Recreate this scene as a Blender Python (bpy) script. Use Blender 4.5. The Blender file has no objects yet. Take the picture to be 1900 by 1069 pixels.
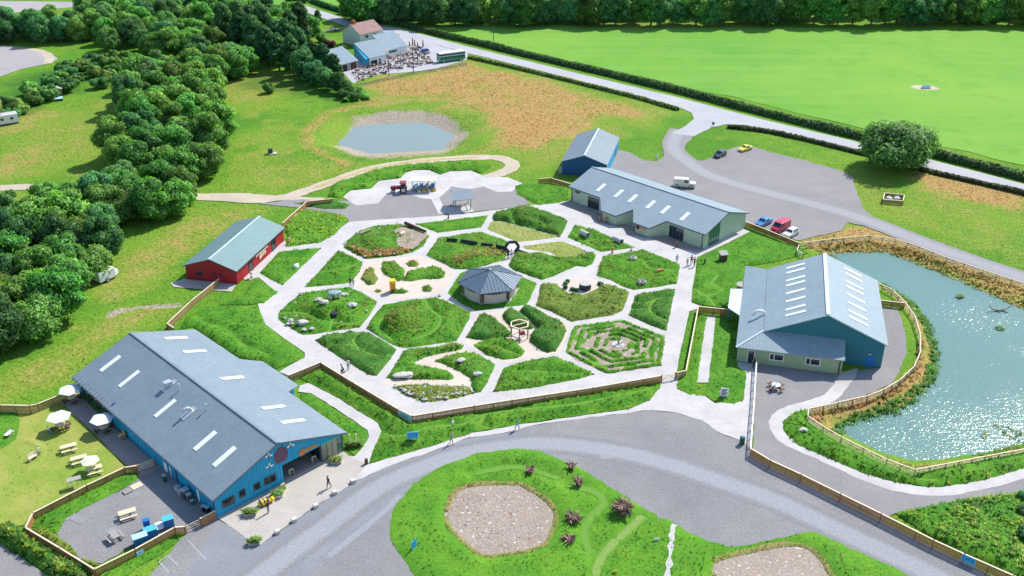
import bpy, bmesh, math, random
import numpy as np
from mathutils import Vector, Matrix
from mathutils.geometry import delaunay_2d_cdt, tessellate_polygon
rnd = random.Random(7)
nr = np.random.default_rng(11)
SC = bpy.context.scene
COL = SC.collection
# ------------------------------------------------------------------ camera, world, sun, exposure
F, TH, H = 1820.0, 0.472, 74.0                 # focal length (px of the 1900 wide photo), tilt, drone height
cam_d = bpy.data.cameras.new('camera'); cam = bpy.data.objects.new('camera', cam_d); COL.objects.link(cam)
cam_d.sensor_width = 36; cam_d.lens = 36*F/1900; cam_d.clip_start = 1; cam_d.clip_end = 6000
cam.location = (0, 0, H); cam.rotation_euler = (math.pi/2-TH, 0, 0)
SC.camera = cam
SUN_EL, SUN_AZ = math.radians(46.5), math.radians(42.5)    # azimuth measured from +Y towards +X
world = bpy.data.worlds.new('World'); SC.world = world; world.use_nodes = True
wn = world.node_tree.nodes; wl = world.node_tree.links; wn.clear()
sky = wn.new('ShaderNodeTexSky'); sky.sky_type = 'NISHITA'; sky.sun_disc = False
sky.sun_elevation = SUN_EL; sky.sun_rotation = SUN_AZ; sky.air_density = 1.0; sky.dust_density = 0.4
bg = wn.new('ShaderNodeBackground'); bg.inputs['Strength'].default_value = 0.15
wo = wn.new('ShaderNodeOutputWorld'); wl.new(sky.outputs[0], bg.inputs[0]); wl.new(bg.outputs[0], wo.inputs[0])
sun_d = bpy.data.lights.new('sun', 'SUN'); sun_d.energy = 4.2; sun_d.angle = math.radians(0.53); sun_d.color = (1.0, 0.95, 0.86)
sun = bpy.data.objects.new('sun', sun_d); COL.objects.link(sun)
sdir = Vector((math.sin(SUN_AZ)*math.cos(SUN_EL), math.cos(SUN_AZ)*math.cos(SUN_EL), math.sin(SUN_EL)))
sun.rotation_euler = sdir.to_track_quat('Z', 'Y').to_euler(); sun.location = (60, 160, 120)
SC.view_settings.view_transform = 'Standard'; SC.view_settings.look = 'None'
SC.view_settings.exposure = 0.52; SC.view_settings.gamma = 1.0; SC.view_settings.use_curve_mapping = False
SC.cycles.max_bounces = 6

# ------------------------------------------------------------------ survey: photo position -> place on the ground
CT, ST = math.cos(TH), math.sin(TH)
def G(u, v, h=0.0):
    a = (u-950)/F; b = -(v-534.5)/F
    dy = CT+b*ST; dz = -ST+b*CT; t = (h-H)/dz
    return (a*t, dy*t)
def Gs(pts, h=0.0): return [G(u, v, h) for u, v in pts]
def Z(ox, oy, s, pts): return [(ox+x/s, oy+y/s) for x, y in pts]
K = 1425/480
def Z1(p): return Z(0, 709, K, p)
def Z2(p): return Z(480, 709, K, p)
def Z3(p): return Z(950, 0, K, p)
def Z4(p): return Z(1420, 0, K, p)
def Z6(p): return Z(480, 350, K, p)
def Z7(p): return Z(950, 350, K, p)
def Z8(p): return Z(1420, 350, K, p)
def Z10(p): return Z(950, 709, K, p)
def Z12(p): return Z(1420, 709, K, p)
def ZU(p): return Z(480, 0, K, p)

# ------------------------------------------------------------------ numeric helpers
def _lat(ix, iy, seed):
    n = (ix*374761393+iy*668265263+seed*69069+12345) & 0x7fffffff
    n = ((n ^ (n >> 13))*1274126177) & 0x7fffffff
    return ((n ^ (n >> 16)) & 0xffff)/65535.0
def vnoise(x, y, s, seed=0):
    x = np.asarray(x, float)/s; y = np.asarray(y, float)/s
    ix = np.floor(x).astype(np.int64); iy = np.floor(y).astype(np.int64)
    fx = x-ix; fy = y-iy; fx = fx*fx*(3-2*fx); fy = fy*fy*(3-2*fy)
    a = _lat(ix, iy, seed); b = _lat(ix+1, iy, seed); c = _lat(ix, iy+1, seed); d = _lat(ix+1, iy+1, seed)
    return (a*(1-fx)+b*fx)*(1-fy)+(c*(1-fx)+d*fx)*fy
def fbm(x, y, s, seed=0, o=3):
    v = 0; a = .5; t = 0
    for k in range(o): v = v+a*vnoise(x, y, s/2**k, seed+k*17); t += a; a *= .5
    return v/t
def inside(P, x, y):
    x = np.asarray(x, float); y = np.asarray(y, float); r = np.zeros(x.shape, bool); n = len(P)
    xs = [p[0] for p in P]; ys = [p[1] for p in P]
    idx = (x > min(xs)) & (x < max(xs)) & (y > min(ys)) & (y < max(ys))
    if not idx.any(): return r
    X = x[idx]; Y = y[idx]; q = np.zeros(X.shape, bool)
    for i in range(n):
        x1, y1 = P[i]; x2, y2 = P[(i+1) % n]
        if y1 == y2: continue
        c = ((y1 > Y) != (y2 > Y)) & (X < (x2-x1)*(Y-y1)/(y2-y1)+x1); q ^= c
    r[idx] = q; return r
def dist_line(P, x, y, closed=True, cap=30.0):
    """distance to an outline, only worked out near it"""
    x = np.asarray(x, float); y = np.asarray(y, float); d = np.full(x.shape, cap)
    n = len(P)
    for i in range(n if closed else n-1):
        ax, ay = P[i]; bx, by = P[(i+1) % n]
        m = (x > min(ax, bx)-cap) & (x < max(ax, bx)+cap) & (y > min(ay, by)-cap) & (y < max(ay, by)+cap)
        if not m.any(): continue
        X = x[m]; Y = y[m]; L = (bx-ax)**2+(by-ay)**2+1e-9
        t = np.clip(((X-ax)*(bx-ax)+(Y-ay)*(by-ay))/L, 0, 1)
        dd = np.hypot(X-ax-t*(bx-ax), Y-ay-t*(by-ay)); d[m] = np.minimum(d[m], dd)
    return d
def sdf(P, x, y, cap=30.0):
    d = dist_line(P, x, y, True, cap); return np.where(inside(P, x, y), -d, d)
def sstep(a, b, v):
    t = np.clip((v-a)/(b-a), 0, 1); return t*t*(3-2*t)
def spline(P, closed=False, n=5):
    out = []; m = len(P)
    for i in range(m if closed else m-1):
        p0 = P[(i-1) % m] if closed or i > 0 else P[0]; p1 = P[i]; p2 = P[(i+1) % m]
        p3 = P[(i+2) % m] if closed or i+2 < m else P[-1]
        for k in range(n):
            t = k/n
            out.append(tuple(.5*(2*p1[j]+(p2[j]-p0[j])*t+(2*p0[j]-5*p1[j]+4*p2[j]-p3[j])*t*t+(-p0[j]+3*p1[j]-3*p2[j]+p3[j])*t**3) for j in (0, 1)))
    if not closed: out.append(tuple(P[-1]))
    return out
def ribbon(line, w):
    """outline of a strip of width w (number or list) along a line"""
    L = []; R = []; n = len(line)
    for i, p in enumerate(line):
        a = line[max(0, i-1)]; b = line[min(n-1, i+1)]
        dx, dy = b[0]-a[0], b[1]-a[1]; l = math.hypot(dx, dy) or 1
        ww = (w[i] if hasattr(w, '__len__') else w)/2
        L.append((p[0]-dy/l*ww, p[1]+dx/l*ww)); R.append((p[0]+dy/l*ww, p[1]-dx/l*ww))
    return L+R[::-1]
def rough_edge(P, step=1.0, amp=.1, closed=True):
    out = []; n = len(P)
    for i in range(n if closed else n-1):
        a = P[i]; b = P[(i+1) % n]; l = math.hypot(b[0]-a[0], b[1]-a[1]); k = max(1, int(l/step))
        k = min(k, 60)
        for j in range(k):
            t = j/k; out.append((a[0]+(b[0]-a[0])*t+rnd.uniform(-amp, amp), a[1]+(b[1]-a[1])*t+rnd.uniform(-amp, amp)))
    if not closed: out.append(P[-1])
    return out

# ------------------------------------------------------------------ materials
MATS = {}
def new_mat(name):
    m = bpy.data.materials.new(name); m.use_nodes = True; nt = m.node_tree; nt.nodes.clear()
    o = nt.nodes.new('ShaderNodeOutputMaterial'); b = nt.nodes.new('ShaderNodeBsdfPrincipled')
    nt.links.new(b.outputs[0], o.inputs[0]); MATS[name] = m; return m, nt, b
def C4(c): return (c[0], c[1], c[2], 1)
def noise_node(nt, scale, detail=3, rough=.6, coord=None):
    n = nt.nodes.new('ShaderNodeTexNoise'); n.inputs['Scale'].default_value = scale
    n.inputs['Detail'].default_value = detail; n.inputs['Roughness'].default_value = rough
    nt.links.new(coord, n.inputs['Vector']); return n.outputs['Fac']
def ramp(nt, fac, a, b, lo=0.0, hi=1.0):
    r = nt.nodes.new('ShaderNodeMapRange'); r.inputs[1].default_value = a; r.inputs[2].default_value = b
    r.inputs[3].default_value = lo; r.inputs[4].default_value = hi; nt.links.new(fac, r.inputs[0]); return r.outputs[0]
def mixc(nt, fac, a, b, mode='MIX'):
    m = nt.nodes.new('ShaderNodeMix'); m.data_type = 'RGBA'; m.blend_type = mode
    for i, v in ((0, fac), (6, a), (7, b)):
        if hasattr(v, 'links') or hasattr(v, 'is_linked'): nt.links.new(v, m.inputs[i])
        else: m.inputs[i].default_value = C4(v) if isinstance(v, tuple) else v
    return m.outputs[2]
def math_n(nt, op, a, b):
    m = nt.nodes.new('ShaderNodeMath'); m.operation = op
    for i, v in ((0, a), (1, b)):
        if hasattr(v, 'is_linked'): nt.links.new(v, m.inputs[i])
        else: m.inputs[i].default_value = v
    return m.outputs[0]
def pos_coord(nt):
    g = nt.nodes.new('ShaderNodeNewGeometry'); return g.outputs['Position']
def obj_coord(nt):
    g = nt.nodes.new('ShaderNodeTexCoord'); return g.outputs['Object']
def mat(name, c1, c2=None, s1=.3, s2=4.0, rough=.8, fine=.25, bump=0.0, bscale=6.0, metal=0.0, spec=.3, speck=None, world_pos=True):
    """two colours mixed over a broad noise, a finer value grain, and fine relief"""
    m, nt, b = new_mat(name); co = pos_coord(nt) if world_pos else obj_coord(nt)
    c2 = c2 or tuple(x*.86 for x in c1)
    col = mixc(nt, ramp(nt, noise_node(nt, s1, 4, .65, co), .35, .65), c1, c2)
    g = ramp(nt, noise_node(nt, s2, 3, .7, co), .25, .75, 1-fine, 1+fine)
    g = math_n(nt, 'MULTIPLY', g, ramp(nt, noise_node(nt, s1*3.7, 5, .8, co), .3, .7, .93, 1.07))
    comb = nt.nodes.new('ShaderNodeCombineColor')
    for i in range(3): nt.links.new(g, comb.inputs[i])
    col = mixc(nt, 1.0, col, comb.outputs[0], 'MULTIPLY')
    if speck:
        f = ramp(nt, noise_node(nt, speck[1], 1, .5, co), speck[2], speck[2]+.05)
        col = mixc(nt, f, col, speck[0])
    nt.links.new(col, b.inputs['Base Color']); b.inputs['Roughness'].default_value = rough
    b.inputs['Metallic'].default_value = metal; b.inputs['Specular IOR Level'].default_value = spec
    if bump:
        bn = nt.nodes.new('ShaderNodeBump'); bn.inputs['Strength'].default_value = bump; bn.inputs['Distance'].default_value = .1
        nt.links.new(noise_node(nt, bscale, 3, .7, co), bn.inputs['Height']); nt.links.new(bn.outputs[0], b.inputs['Normal'])
    return m
def leaf_mat(name, tint=(1, 1, 1), trans=.48, var=.34):
    """colour from the mesh's own leaf colours, shifted a little from plant to plant"""
    m, nt, b = new_mat(name)
    at = nt.nodes.new('ShaderNodeAttribute'); at.attribute_name = 'Col'
    oi = nt.nodes.new('ShaderNodeObjectInfo')
    v = ramp(nt, oi.outputs['Random'], 0, 1, 1-var, 1+var)
    hs = nt.nodes.new('ShaderNodeHueSaturation'); nt.links.new(v, hs.inputs['Value'])
    nt.links.new(ramp(nt, math_n(nt, 'FRACT', math_n(nt, 'MULTIPLY', oi.outputs['Random'], 7.31), 0.0), 0, 1, .465, .525), hs.inputs['Hue'])
    nt.links.new(mixc(nt, 1.0, at.outputs['Color'], tint, 'MULTIPLY'), hs.inputs['Color'])
    nt.links.new(hs.outputs[0], b.inputs['Base Color']); b.inputs['Roughness'].default_value = .6
    b.inputs['Specular IOR Level'].default_value = .25
    tr = nt.nodes.new('ShaderNodeBsdfTranslucent'); nt.links.new(mixc(nt, 1.0, hs.outputs[0], (1.3, 1.5, .5), 'MULTIPLY'), tr.inputs[0])
    mx = nt.nodes.new('ShaderNodeMixShader'); mx.inputs[0].default_value = trans
    nt.links.new(b.outputs[0], mx.inputs[1]); nt.links.new(tr.outputs[0], mx.inputs[2])
    out = [n for n in nt.nodes if n.type == 'OUTPUT_MATERIAL'][0]; nt.links.new(mx.outputs[0], out.inputs[0])
    return m
def plain(name, c, rough=.6, metal=0.0, spec=.4, fine=.08): return mat(name, c, tuple(x*.92 for x in c), .8, 9, rough, fine, 0, 6, metal, spec, world_pos=False)

# palette
M = {}
M['path'] = mat('pale_gravel_path', (.53, .51, .505), (.44, .425, .42), .22, 3, .9, .10, .3, 8)
M['concrete'] = mat('pale_concrete', (.47, .43, .39), (.41, .37, .335), .25, 3, .85, .08, .15, 5)
M['white_concrete'] = mat('white_concrete', (.53, .51, .51), (.43, .415, .415), .22, 3, .8, .08, .1, 5)
M['paving'] = mat('brown_grey_paving', (.36, .30, .27), (.30, .25, .23), .4, 4, .85, .1, .2, 6)
M['sand'] = mat('pink_sand', (.60, .51, .44), (.54, .455, .39), .2, 4, .9, .07, .2, 6)
M['asphalt'] = mat('blue_grey_road', (.205, .215, .24), (.245, .255, .275), .07, 3, .85, .12, .4, 7)
M['lane'] = mat('worn_lane', (.28, .285, .30), (.25, .255, .27), .09, 3, .85, .10, .3, 7)
M['gravel'] = mat('dark_gravel', (.215, .213, .222), (.265, .26, .265), .08, 3.5, .95, .2, .8, 6, speck=((.36, .35, .34), 3.0, .74))
M['gravel_brown'] = mat('brown_gravel', (.275, .262, .262), (.235, .228, .235), .06, 3.5, .95, .16, .7, 6, speck=((.36, .35, .34), 3.0, .74))
M['pit'] = mat('stony_pit_ground', (.37, .30, .245), (.30, .24, .195), .15, 3.0, .95, .35, .9, 4, speck=((.62, .58, .52), 2.2, .66))
M['highway'] = mat('sun_bleached_tarmac', (.42, .42, .45), (.37, .37, .395), .05, 2, .8, .07, .2, 6)
M['dirt'] = mat('pale_dirt_track', (.52, .44, .35), (.42, .37, .28), .2, 2.5, .95, .18, .5, 4)
M['paint'] = plain('white_road_paint', (.42, .43, .45), .7)
M['roof'] = mat('grey_metal_roof', (.20, .255, .30), (.225, .28, .325), .35, 2.5, .55, .09, 0, 6, .0, .35)
M['roof_teal'] = mat('pale_blue_metal_roof', (.25, .32, .37), (.275, .35, .395), .35, 2.5, .55, .09, 0, 6, .0, .35)
M['roof_green'] = mat('grey_green_metal_roof', (.155, .255, .26), (.17, .275, .28), .12, 1.5, .5, .06, 0, 6, .1, .4)
M['roof_dark'] = mat('dark_slate_blue_roof', (.10, .15, .21), (.12, .175, .24), .2, 1.5, .45, .08, 0, 6, .1, .45)
M['skylight'] = plain('white_rooflight', (.80, .84, .86), .35, fine=.04)
M['blue'] = mat('bright_blue_cladding', (.012, .31, .52), (.015, .34, .56), .3, 2, .5, .05, 0, 6, 0, .35)
M['teal'] = mat('dark_teal_cladding', (.025, .17, .22), (.03, .19, .24), .3, 2, .5, .06, 0, 6, 0, .35)
M['sage'] = mat('sage_green_cladding', (.47, .54, .40), (.44, .51, .385), .3, 2, .6, .05, 0, 6, 0, .3)
M['olive'] = mat('pale_green_cladding', (.34, .42, .25), (.32, .40, .24), .3, 2, .6, .05, 0, 6, 0, .3)
M['red'] = mat('barn_red_cladding', (.45, .028, .035), (.40, .022, .03), .3, 2, .6, .07, 0, 6, 0, .3)
M['navy'] = mat('navy_cladding', (.015, .09, .24), (.02, .10, .26), .3, 2, .5, .05, 0, 6, 0, .35)
M['trim'] = plain('dark_grey_trim', (.08, .10, .12), .5)
M['pale_trim'] = plain('pale_ridge_trim', (.55, .64, .68), .4)
M['glass'] = plain('dark_glass', (.02, .03, .04), .08, 0, .8)
M['green_glass'] = plain('green_tinted_glass', (.05, .16, .12), .08, 0, .8)
M['white'] = plain('white_paint', (.80, .80, .78), .5)
M['cream'] = plain('cream_render', (.80, .79, .77), .8)
M['wood'] = mat('orange_brown_fence_boards', (.42, .205, .085), (.35, .165, .065), .6, 5, .8, .16)
M['oldwood'] = mat('weathered_fence_boards', (.42, .28, .13), (.35, .22, .10), .6, 5, .8, .18)
M['cap'] = plain('fresh_timber', (.80, .66, .48), .7, fine=.12)
M['post'] = plain('brown_timber_post', (.24, .14, .07), .8, fine=.2)
M['pale_wood'] = plain('pale_bare_timber', (.72, .62, .42), .7, fine=.12)
M['dark_wood'] = plain('dark_stained_timber', (.10, .045, .03), .7, fine=.2)
M['grey_wood'] = plain('grey_weathered_timber', (.36, .34, .32), .8, fine=.2)
M['root'] = plain('purplish_dead_wood', (.15, .08, .065), .9, fine=.35)
M['root_pale'] = plain('bleached_dead_wood', (.36, .25, .19), .9, fine=.4)
M['black'] = plain('black_rubber', (.02, .02, .02), .7)
M['charcoal'] = plain('charcoal_boards', (.035, .045, .06), .6)
M['steel'] = plain('galvanised_steel', (.62, .65, .68), .35, .5)
M['brown'] = plain('rust_brown', (.20, .08, .05), .8, fine=.2)
M['stone'] = mat('pale_boulder', (.58, .55, .50), (.46, .43, .39), 1.5, 6, .9, .18, .5, 5)
M['blue_plastic'] = plain('blue_plastic', (.02, .16, .45), .4)
M['cyan_lid'] = plain('cyan_plastic_lid', (.08, .45, .72), .4)
M['yellow'] = plain('yellow_paint', (.85, .55, .02), .5)
M['orange'] = plain('orange_sign', (.75, .27, .03), .6)
M['orange_brown'] = plain('copper_orange_sign', (.55, .19, .06), .6)
M['sign_blue'] = plain('bright_blue_sign', (.05, .42, .72), .5)
M['sign_dark'] = plain('deep_blue_print', (.01, .12, .36), .5)
M['sign_pale'] = plain('pale_blue_sign', (.42, .64, .78), .5)
M['shop'] = plain('lit_interior_shop_glass', (.27, .26, .20), .1, 0, .8)  # pale tone of the lit interior put into the glass colour
M['ink'] = plain('dark_print', (.05, .05, .07), .6)
M['maroon'] = plain('maroon_print', (.24, .04, .05), .6)
M['bark'] = plain('bark', (.13, .10, .075), .9, fine=.3)
M['green_dark'] = plain('dark_green_paint', (.02, .09, .06), .5)
M['tile'] = mat('faded_pink_brown_tiles', (.38, .25, .22), (.31, .20, .18), .6, 3, .85, .15)
M['parasol'] = plain('white_canvas', (.80, .80, .84), .8)
M['parasol_cream'] = plain('cream_canvas', (.82, .78, .58), .8)
M['leaf'] = leaf_mat('tree_leaves', (1.25, 1.2, 1.2))
M['blade'] = leaf_mat('grass_and_herb_blades', var=.02, trans=.5)
def car_paint(n, c):
    m = plain(n, c, .3, 0, .5, .02)
    for x in m.node_tree.nodes:
        if x.type == 'BSDF_PRINCIPLED': x.inputs['Coat Weight'].default_value = .6
    return m

def grass_ground():
    m, nt, b = new_mat('meadow_ground'); co = pos_coord(nt)
    def att(n):
        a = nt.nodes.new('ShaderNodeAttribute'); a.attribute_name = n; return a.outputs['Fac']
    n1 = noise_node(nt, .035, 5, .62, co); n2 = noise_node(nt, .25, 4, .7, co); n3 = noise_node(nt, 1.6, 4, .75, co)
    col = mixc(nt, ramp(nt, n1, .36, .60), (.085, .235, .02), (.165, .30, .03))
    col = mixc(nt, ramp(nt, n2, .50, .72, 0, .6), col, (.06, .185, .022))
    jit = math_n(nt, 'MULTIPLY', math_n(nt, 'SUBTRACT', math_n(nt, 'ADD', n2, n3), 1.0), 1.0)
    dry = math_n(nt, 'ADD', att('dry'), jit)
    on = ramp(nt, att('dry'), .02, .2)
    col = mixc(nt, math_n(nt, 'MULTIPLY', ramp(nt, dry, .12, .42), on), col, (.20, .29, .04))
    col = mixc(nt, math_n(nt, 'MULTIPLY', ramp(nt, dry, .45, .8), on), col, (.42, .275, .105))
    col = mixc(nt, math_n(nt, 'MULTIPLY', ramp(nt, dry, .85, 1.15), on), col, (.40, .225, .085))
    lush = math_n(nt, 'ADD', att('lush'), math_n(nt, 'MULTIPLY', jit, .5))
    col = mixc(nt, ramp(nt, lush, .3, .8), col, (.035, .135, .02))
    soil = math_n(nt, 'ADD', att('soil'), math_n(nt, 'MULTIPLY', jit, .6))
    col = mixc(nt, ramp(nt, soil, .4, .7), col, (.38, .32, .255))
    g = ramp(nt, n3, .25, .75, .70, 1.30); comb = nt.nodes.new('ShaderNodeCombineColor')
    for i in range(3): nt.links.new(g, comb.inputs[i])
    col = mixc(nt, 1.0, col, comb.outputs[0], 'MULTIPLY')
    nt.links.new(col, b.inputs['Base Color']); b.inputs['Roughness'].default_value = .95; b.inputs['Specular IOR Level'].default_value = .1
    bn = nt.nodes.new('ShaderNodeBump'); bn.inputs['Strength'].default_value = .9; bn.inputs['Distance'].default_value = .35
    nt.links.new(n3, bn.inputs['Height']); nt.links.new(bn.outputs[0], b.inputs['Normal'])
    return m
M['meadow'] = grass_ground()
def field_mat():
    m, nt, b = new_mat('improved_pasture'); co = pos_coord(nt); mp = nt.nodes.new('ShaderNodeMapping'); mp.inputs['Rotation'].default_value = (0, 0, .45); mp.inputs['Scale'].default_value = (.08, 1, 1); nt.links.new(co, mp.inputs[0])
    col = mixc(nt, ramp(nt, noise_node(nt, .012, 4, .6, co), .35, .65), (.115, .315, .04), (.19, .375, .055))
    col = mixc(nt, ramp(nt, noise_node(nt, .22, 3, .6, mp.outputs[0]), .42, .68, 0, .55), col, (.21, .37, .07)); col = mixc(nt, ramp(nt, noise_node(nt, .09, 5, .75, co), .52, .75, 0, .6), col, (.085, .26, .03))
    nt.links.new(col, b.inputs['Base Color']); b.inputs['Roughness'].default_value = .95; b.inputs['Specular IOR Level'].default_value = .1; return m
M['field'] = field_mat()
M['lawn'] = mat('long_green_grass', (.05, .19, .018), (.11, .265, .024), .3, 2.5, .95, .38, 1.0, 3, spec=.1)
M['lawn_dark'] = mat('dark_leafy_growth', (.045, .145, .022), (.075, .19, .03), .3, 2.5, .95, .35, 1.0, 3, spec=.1)
M['lawn_olive'] = mat('olive_rough_growth', (.17, .22, .045), (.10, .18, .03), .35, 2.5, .95, .35, 1.0, 3, spec=.1)
M['lawn_yellow'] = mat('yellowed_mown_lawn', (.33, .33, .085), (.18, .30, .04), .13, 2.5, .95, .15, .5, 3, spec=.1)
M['trail'] = mat('mown_trail_grass', (.115, .27, .035), (.15, .29, .045), .6, 3, .95, .12, .3, 4, spec=.1)
M['straw'] = mat('straw_coloured_grass', (.50, .38, .18), (.42, .33, .13), .3, 2.5, .95, .3, .9, 3, spec=.1)
M['reclaim'] = mat('striped_thin_grass', (.30, .31, .10), (.20, .26, .06), .3, 3, .95, .25, .5, 3, spec=.1)
M['ploughed'] = mat('grey_stubble', (.38, .35, .36), (.32, .30, .31), .05, 1.2, .95, .12, .3, 3)

def water_mat(name, c, scale, strength, rough):
    m, nt, b = new_mat(name); co = pos_coord(nt)
    b.inputs['Base Color'].default_value = C4(c); b.inputs['Roughness'].default_value = rough; b.inputs['IOR'].default_value = 1.33
    b.inputs['Specular IOR Level'].default_value = .6
    mp = nt.nodes.new('ShaderNodeMapping'); mp.inputs['Scale'].default_value = (1.0, 1.7, 1); mp.inputs['Rotation'].default_value = (0, 0, .5)
    nt.links.new(co, mp.inputs[0])
    a = noise_node(nt, scale, 2, .5, mp.outputs[0]); c2 = noise_node(nt, scale*.35, 1, .5, mp.outputs[0])
    h = math_n(nt, 'ADD', a, math_n(nt, 'MULTIPLY', c2, 1.2))
    # calmer in the lee of the banks, choppier in the open
    bn = nt.nodes.new('ShaderNodeBump'); bn.inputs['Distance'].default_value = .054
    nt.links.new(ramp(nt, noise_node(nt, .045, 3, .6, co), .40, .60, strength*.55, strength), bn.inputs['Strength'])
    nt.links.new(h, bn.inputs['Height']); nt.links.new(bn.outputs[0], b.inputs['Normal'])
    return m
M['water'] = water_mat('milky_teal_water', (.115, .225, .20), 3.2, .8, .17)
M['water_pale'] = water_mat('still_grey_water', (.20, .255, .235), 1.6, .10, .15)

# ------------------------------------------------------------------ object helpers
def set_props(o, label=None, cat=None, group=None, kind=None):
    if label: o['label'] = label
    if cat: o['category'] = cat
    if group: o['group'] = group
    if kind: o['kind'] = kind
    return o
def link(name, me, m=None, parent=None, loc=None):
    o = bpy.data.objects.new(name, me); COL.objects.link(o)
    if m is not None and me is not None and len(me.materials) == 0: me.materials.append(m)
    if parent: o.parent = parent
    if loc: o.location = loc
    return o
def thing(name, label, cat, loc=(0, 0, 0), rz=0, group=None):
    o = bpy.data.objects.new(name, None); COL.objects.link(o); o.empty_display_size = .3
    o.location = loc; o.rotation_euler = (0, 0, rz); return set_props(o, label, cat, group)
def mesh_np(name, V, Fs, cols=None, smooth=False):
    """V (n,3); Fs (m,k) faces all of k corners; cols (n,3) point colours"""
    V = np.asarray(V, np.float32); Fs = np.asarray(Fs, np.int32); me = bpy.data.meshes.new(name)
    me.vertices.add(len(V)); me.vertices.foreach_set('co', V.ravel())
    k = Fs.shape[1]; me.loops.add(Fs.size); me.loops.foreach_set('vertex_index', Fs.ravel())
    me.polygons.add(len(Fs)); me.polygons.foreach_set('loop_start', np.arange(0, Fs.size, k, dtype=np.int32))
    me.polygons.foreach_set('loop_total', np.full(len(Fs), k, np.int32))
    if smooth: me.polygons.foreach_set('use_smooth', np.ones(len(Fs), bool))
    me.update(calc_edges=True)
    if cols is not None:
        a = me.color_attributes.new('Col', 'FLOAT_COLOR', 'POINT')
        a.data.foreach_set('color', np.concatenate([cols, np.ones((len(cols), 1))], 1).astype(np.float32).ravel())
    return me
class MB:
    """collects boxes, bars, prisms and tubes into one mesh"""
    def __init__(s): s.v = []; s.f = []
    def add(s, vs, fs):
        n = len(s.v); s.v += [tuple(v) for v in vs]; s.f += [tuple(i+n for i in f) for f in fs]; return s
    def box(s, x0, y0, z0, x1, y1, z1):
        return s.add([(x0, y0, z0), (x1, y0, z0), (x1, y1, z0), (x0, y1, z0), (x0, y0, z1), (x1, y0, z1), (x1, y1, z1), (x0, y1, z1)],
                     [(3, 2, 1, 0), (4, 5, 6, 7), (0, 1, 5, 4), (1, 2, 6, 5), (2, 3, 7, 6), (3, 0, 4, 7)])
    def obox(s, c, sx, sy, sz, rz=0, rx=0):
        """box centred at c, turned"""
        R = Matrix.Rotation(rz, 3, 'Z') @ Matrix.Rotation(rx, 3, 'X'); vs = []
        for z in (-.5, .5):
            for x, y in ((-.5, -.5), (.5, -.5), (.5, .5), (-.5, .5)): vs.append(Vector(c)+R @ Vector((x*sx, y*sy, z*sz)))
        return s.add(vs, [(3, 2, 1, 0), (4, 5, 6, 7), (0, 1, 5, 4), (1, 2, 6, 5), (2, 3, 7, 6), (3, 0, 4, 7)])
    def bar(s, a, b, w, h=None, n=4, w2=None):
        """a bar or tapered tube from a to b"""
        a = Vector(a); b = Vector(b); d = (b-a)
        if d.length < 1e-6: return s
        q = d.to_track_quat('Z', 'Y'); h = h or w; w2 = w if w2 is None else w2; r = w2/w; vs = []
        for p, k in ((a, 1), (b, r)):
            for i in range(n):
                t = 2*math.pi*(i+.5)/n; f = 1/math.cos(math.pi/n)/2
                vs.append(p+q @ Vector((math.cos(t)*w*f*k, math.sin(t)*h*f*k, 0)))
        return s.add(vs, [tuple(range(n))[::-1], tuple(range(n, 2*n))]+[(i, (i+1) % n, n+(i+1) % n, n+i) for i in range(n)])
    def prism(s, P, z0, z1):
        """polygon P (x,y) or (x,y,z) raised; z1 may be a function of x,y"""
        n = len(P); g = z1 if callable(z1) else (lambda x, y: z1); g0 = z0 if callable(z0) else (lambda x, y: z0)
        area = sum(P[i][0]*P[(i+1) % n][1]-P[(i+1) % n][0]*P[i][1] for i in range(n))
        if area < 0: P = P[::-1]
        vs = [(p[0], p[1], g0(p[0], p[1])) for p in P]+[(p[0], p[1], g(p[0], p[1])) for p in P]
        fs = [(i, (i+1) % n, n+(i+1) % n, n+i) for i in range(n)]
        tr = tessellate_polygon([[Vector((p[0], p[1], 0)) for p in P]])
        def up(t):
            a, b, c = [P[k] for k in t]
            return t if (b[0]-a[0])*(c[1]-a[1])-(b[1]-a[1])*(c[0]-a[0]) > 0 else (t[0], t[2], t[1])
        for t in tr:
            t = up(tuple(t)); fs.append((t[2], t[1], t[0])); fs.append(tuple(k+n for k in t))
        return s.add(vs, fs)
    def lathe(s, c, prof, n=10):
        b = len(s.v); c = Vector(c)
        for r, z in prof:
            for i in range(n):
                t = 2*math.pi*i/n; s.v.append((c.x+r*math.cos(t), c.y+r*math.sin(t), c.z+z))
        m = len(prof)
        for k in range(m-1):
            for i in range(n): s.f.append((b+k*n+i, b+k*n+(i+1) % n, b+(k+1)*n+(i+1) % n, b+(k+1)*n+i))
        s.f.append(tuple(b+i for i in range(n))[::-1]); s.f.append(tuple(b+(m-1)*n+i for i in range(n))); return s
    def blob(s, c, r, seed=0, sub=2, rough=.2, flat=1.0, sx=1, sy=1):
        bm = bmesh.new(); bmesh.ops.create_icosphere(bm, subdivisions=sub, radius=1)
        rr = random.Random(seed); off = [Vector((rr.uniform(-9, 9), rr.uniform(-9, 9), rr.uniform(-9, 9))) for _ in range(2)]
        from mathutils import noise as N
        vs = []
        for v in bm.verts:
            k = 1+rough*N.noise(v.co*1.3+off[0])*1.6+rough*.5*N.noise(v.co*3+off[1])
            vs.append((c[0]+v.co.x*r*k*sx, c[1]+v.co.y*r*k*sy, c[2]+v.co.z*r*k*flat))
        fs = [tuple(v.index for v in f.verts) for f in bm.faces]; bm.free(); return s.add(vs, fs)
    def mesh(s, name, smooth=False):
        me = bpy.data.meshes.new(name); me.from_pydata(s.v, [], s.f); me.update()
        if smooth: me.polygons.foreach_set('use_smooth', [True]*len(me.polygons))
        return me
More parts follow.
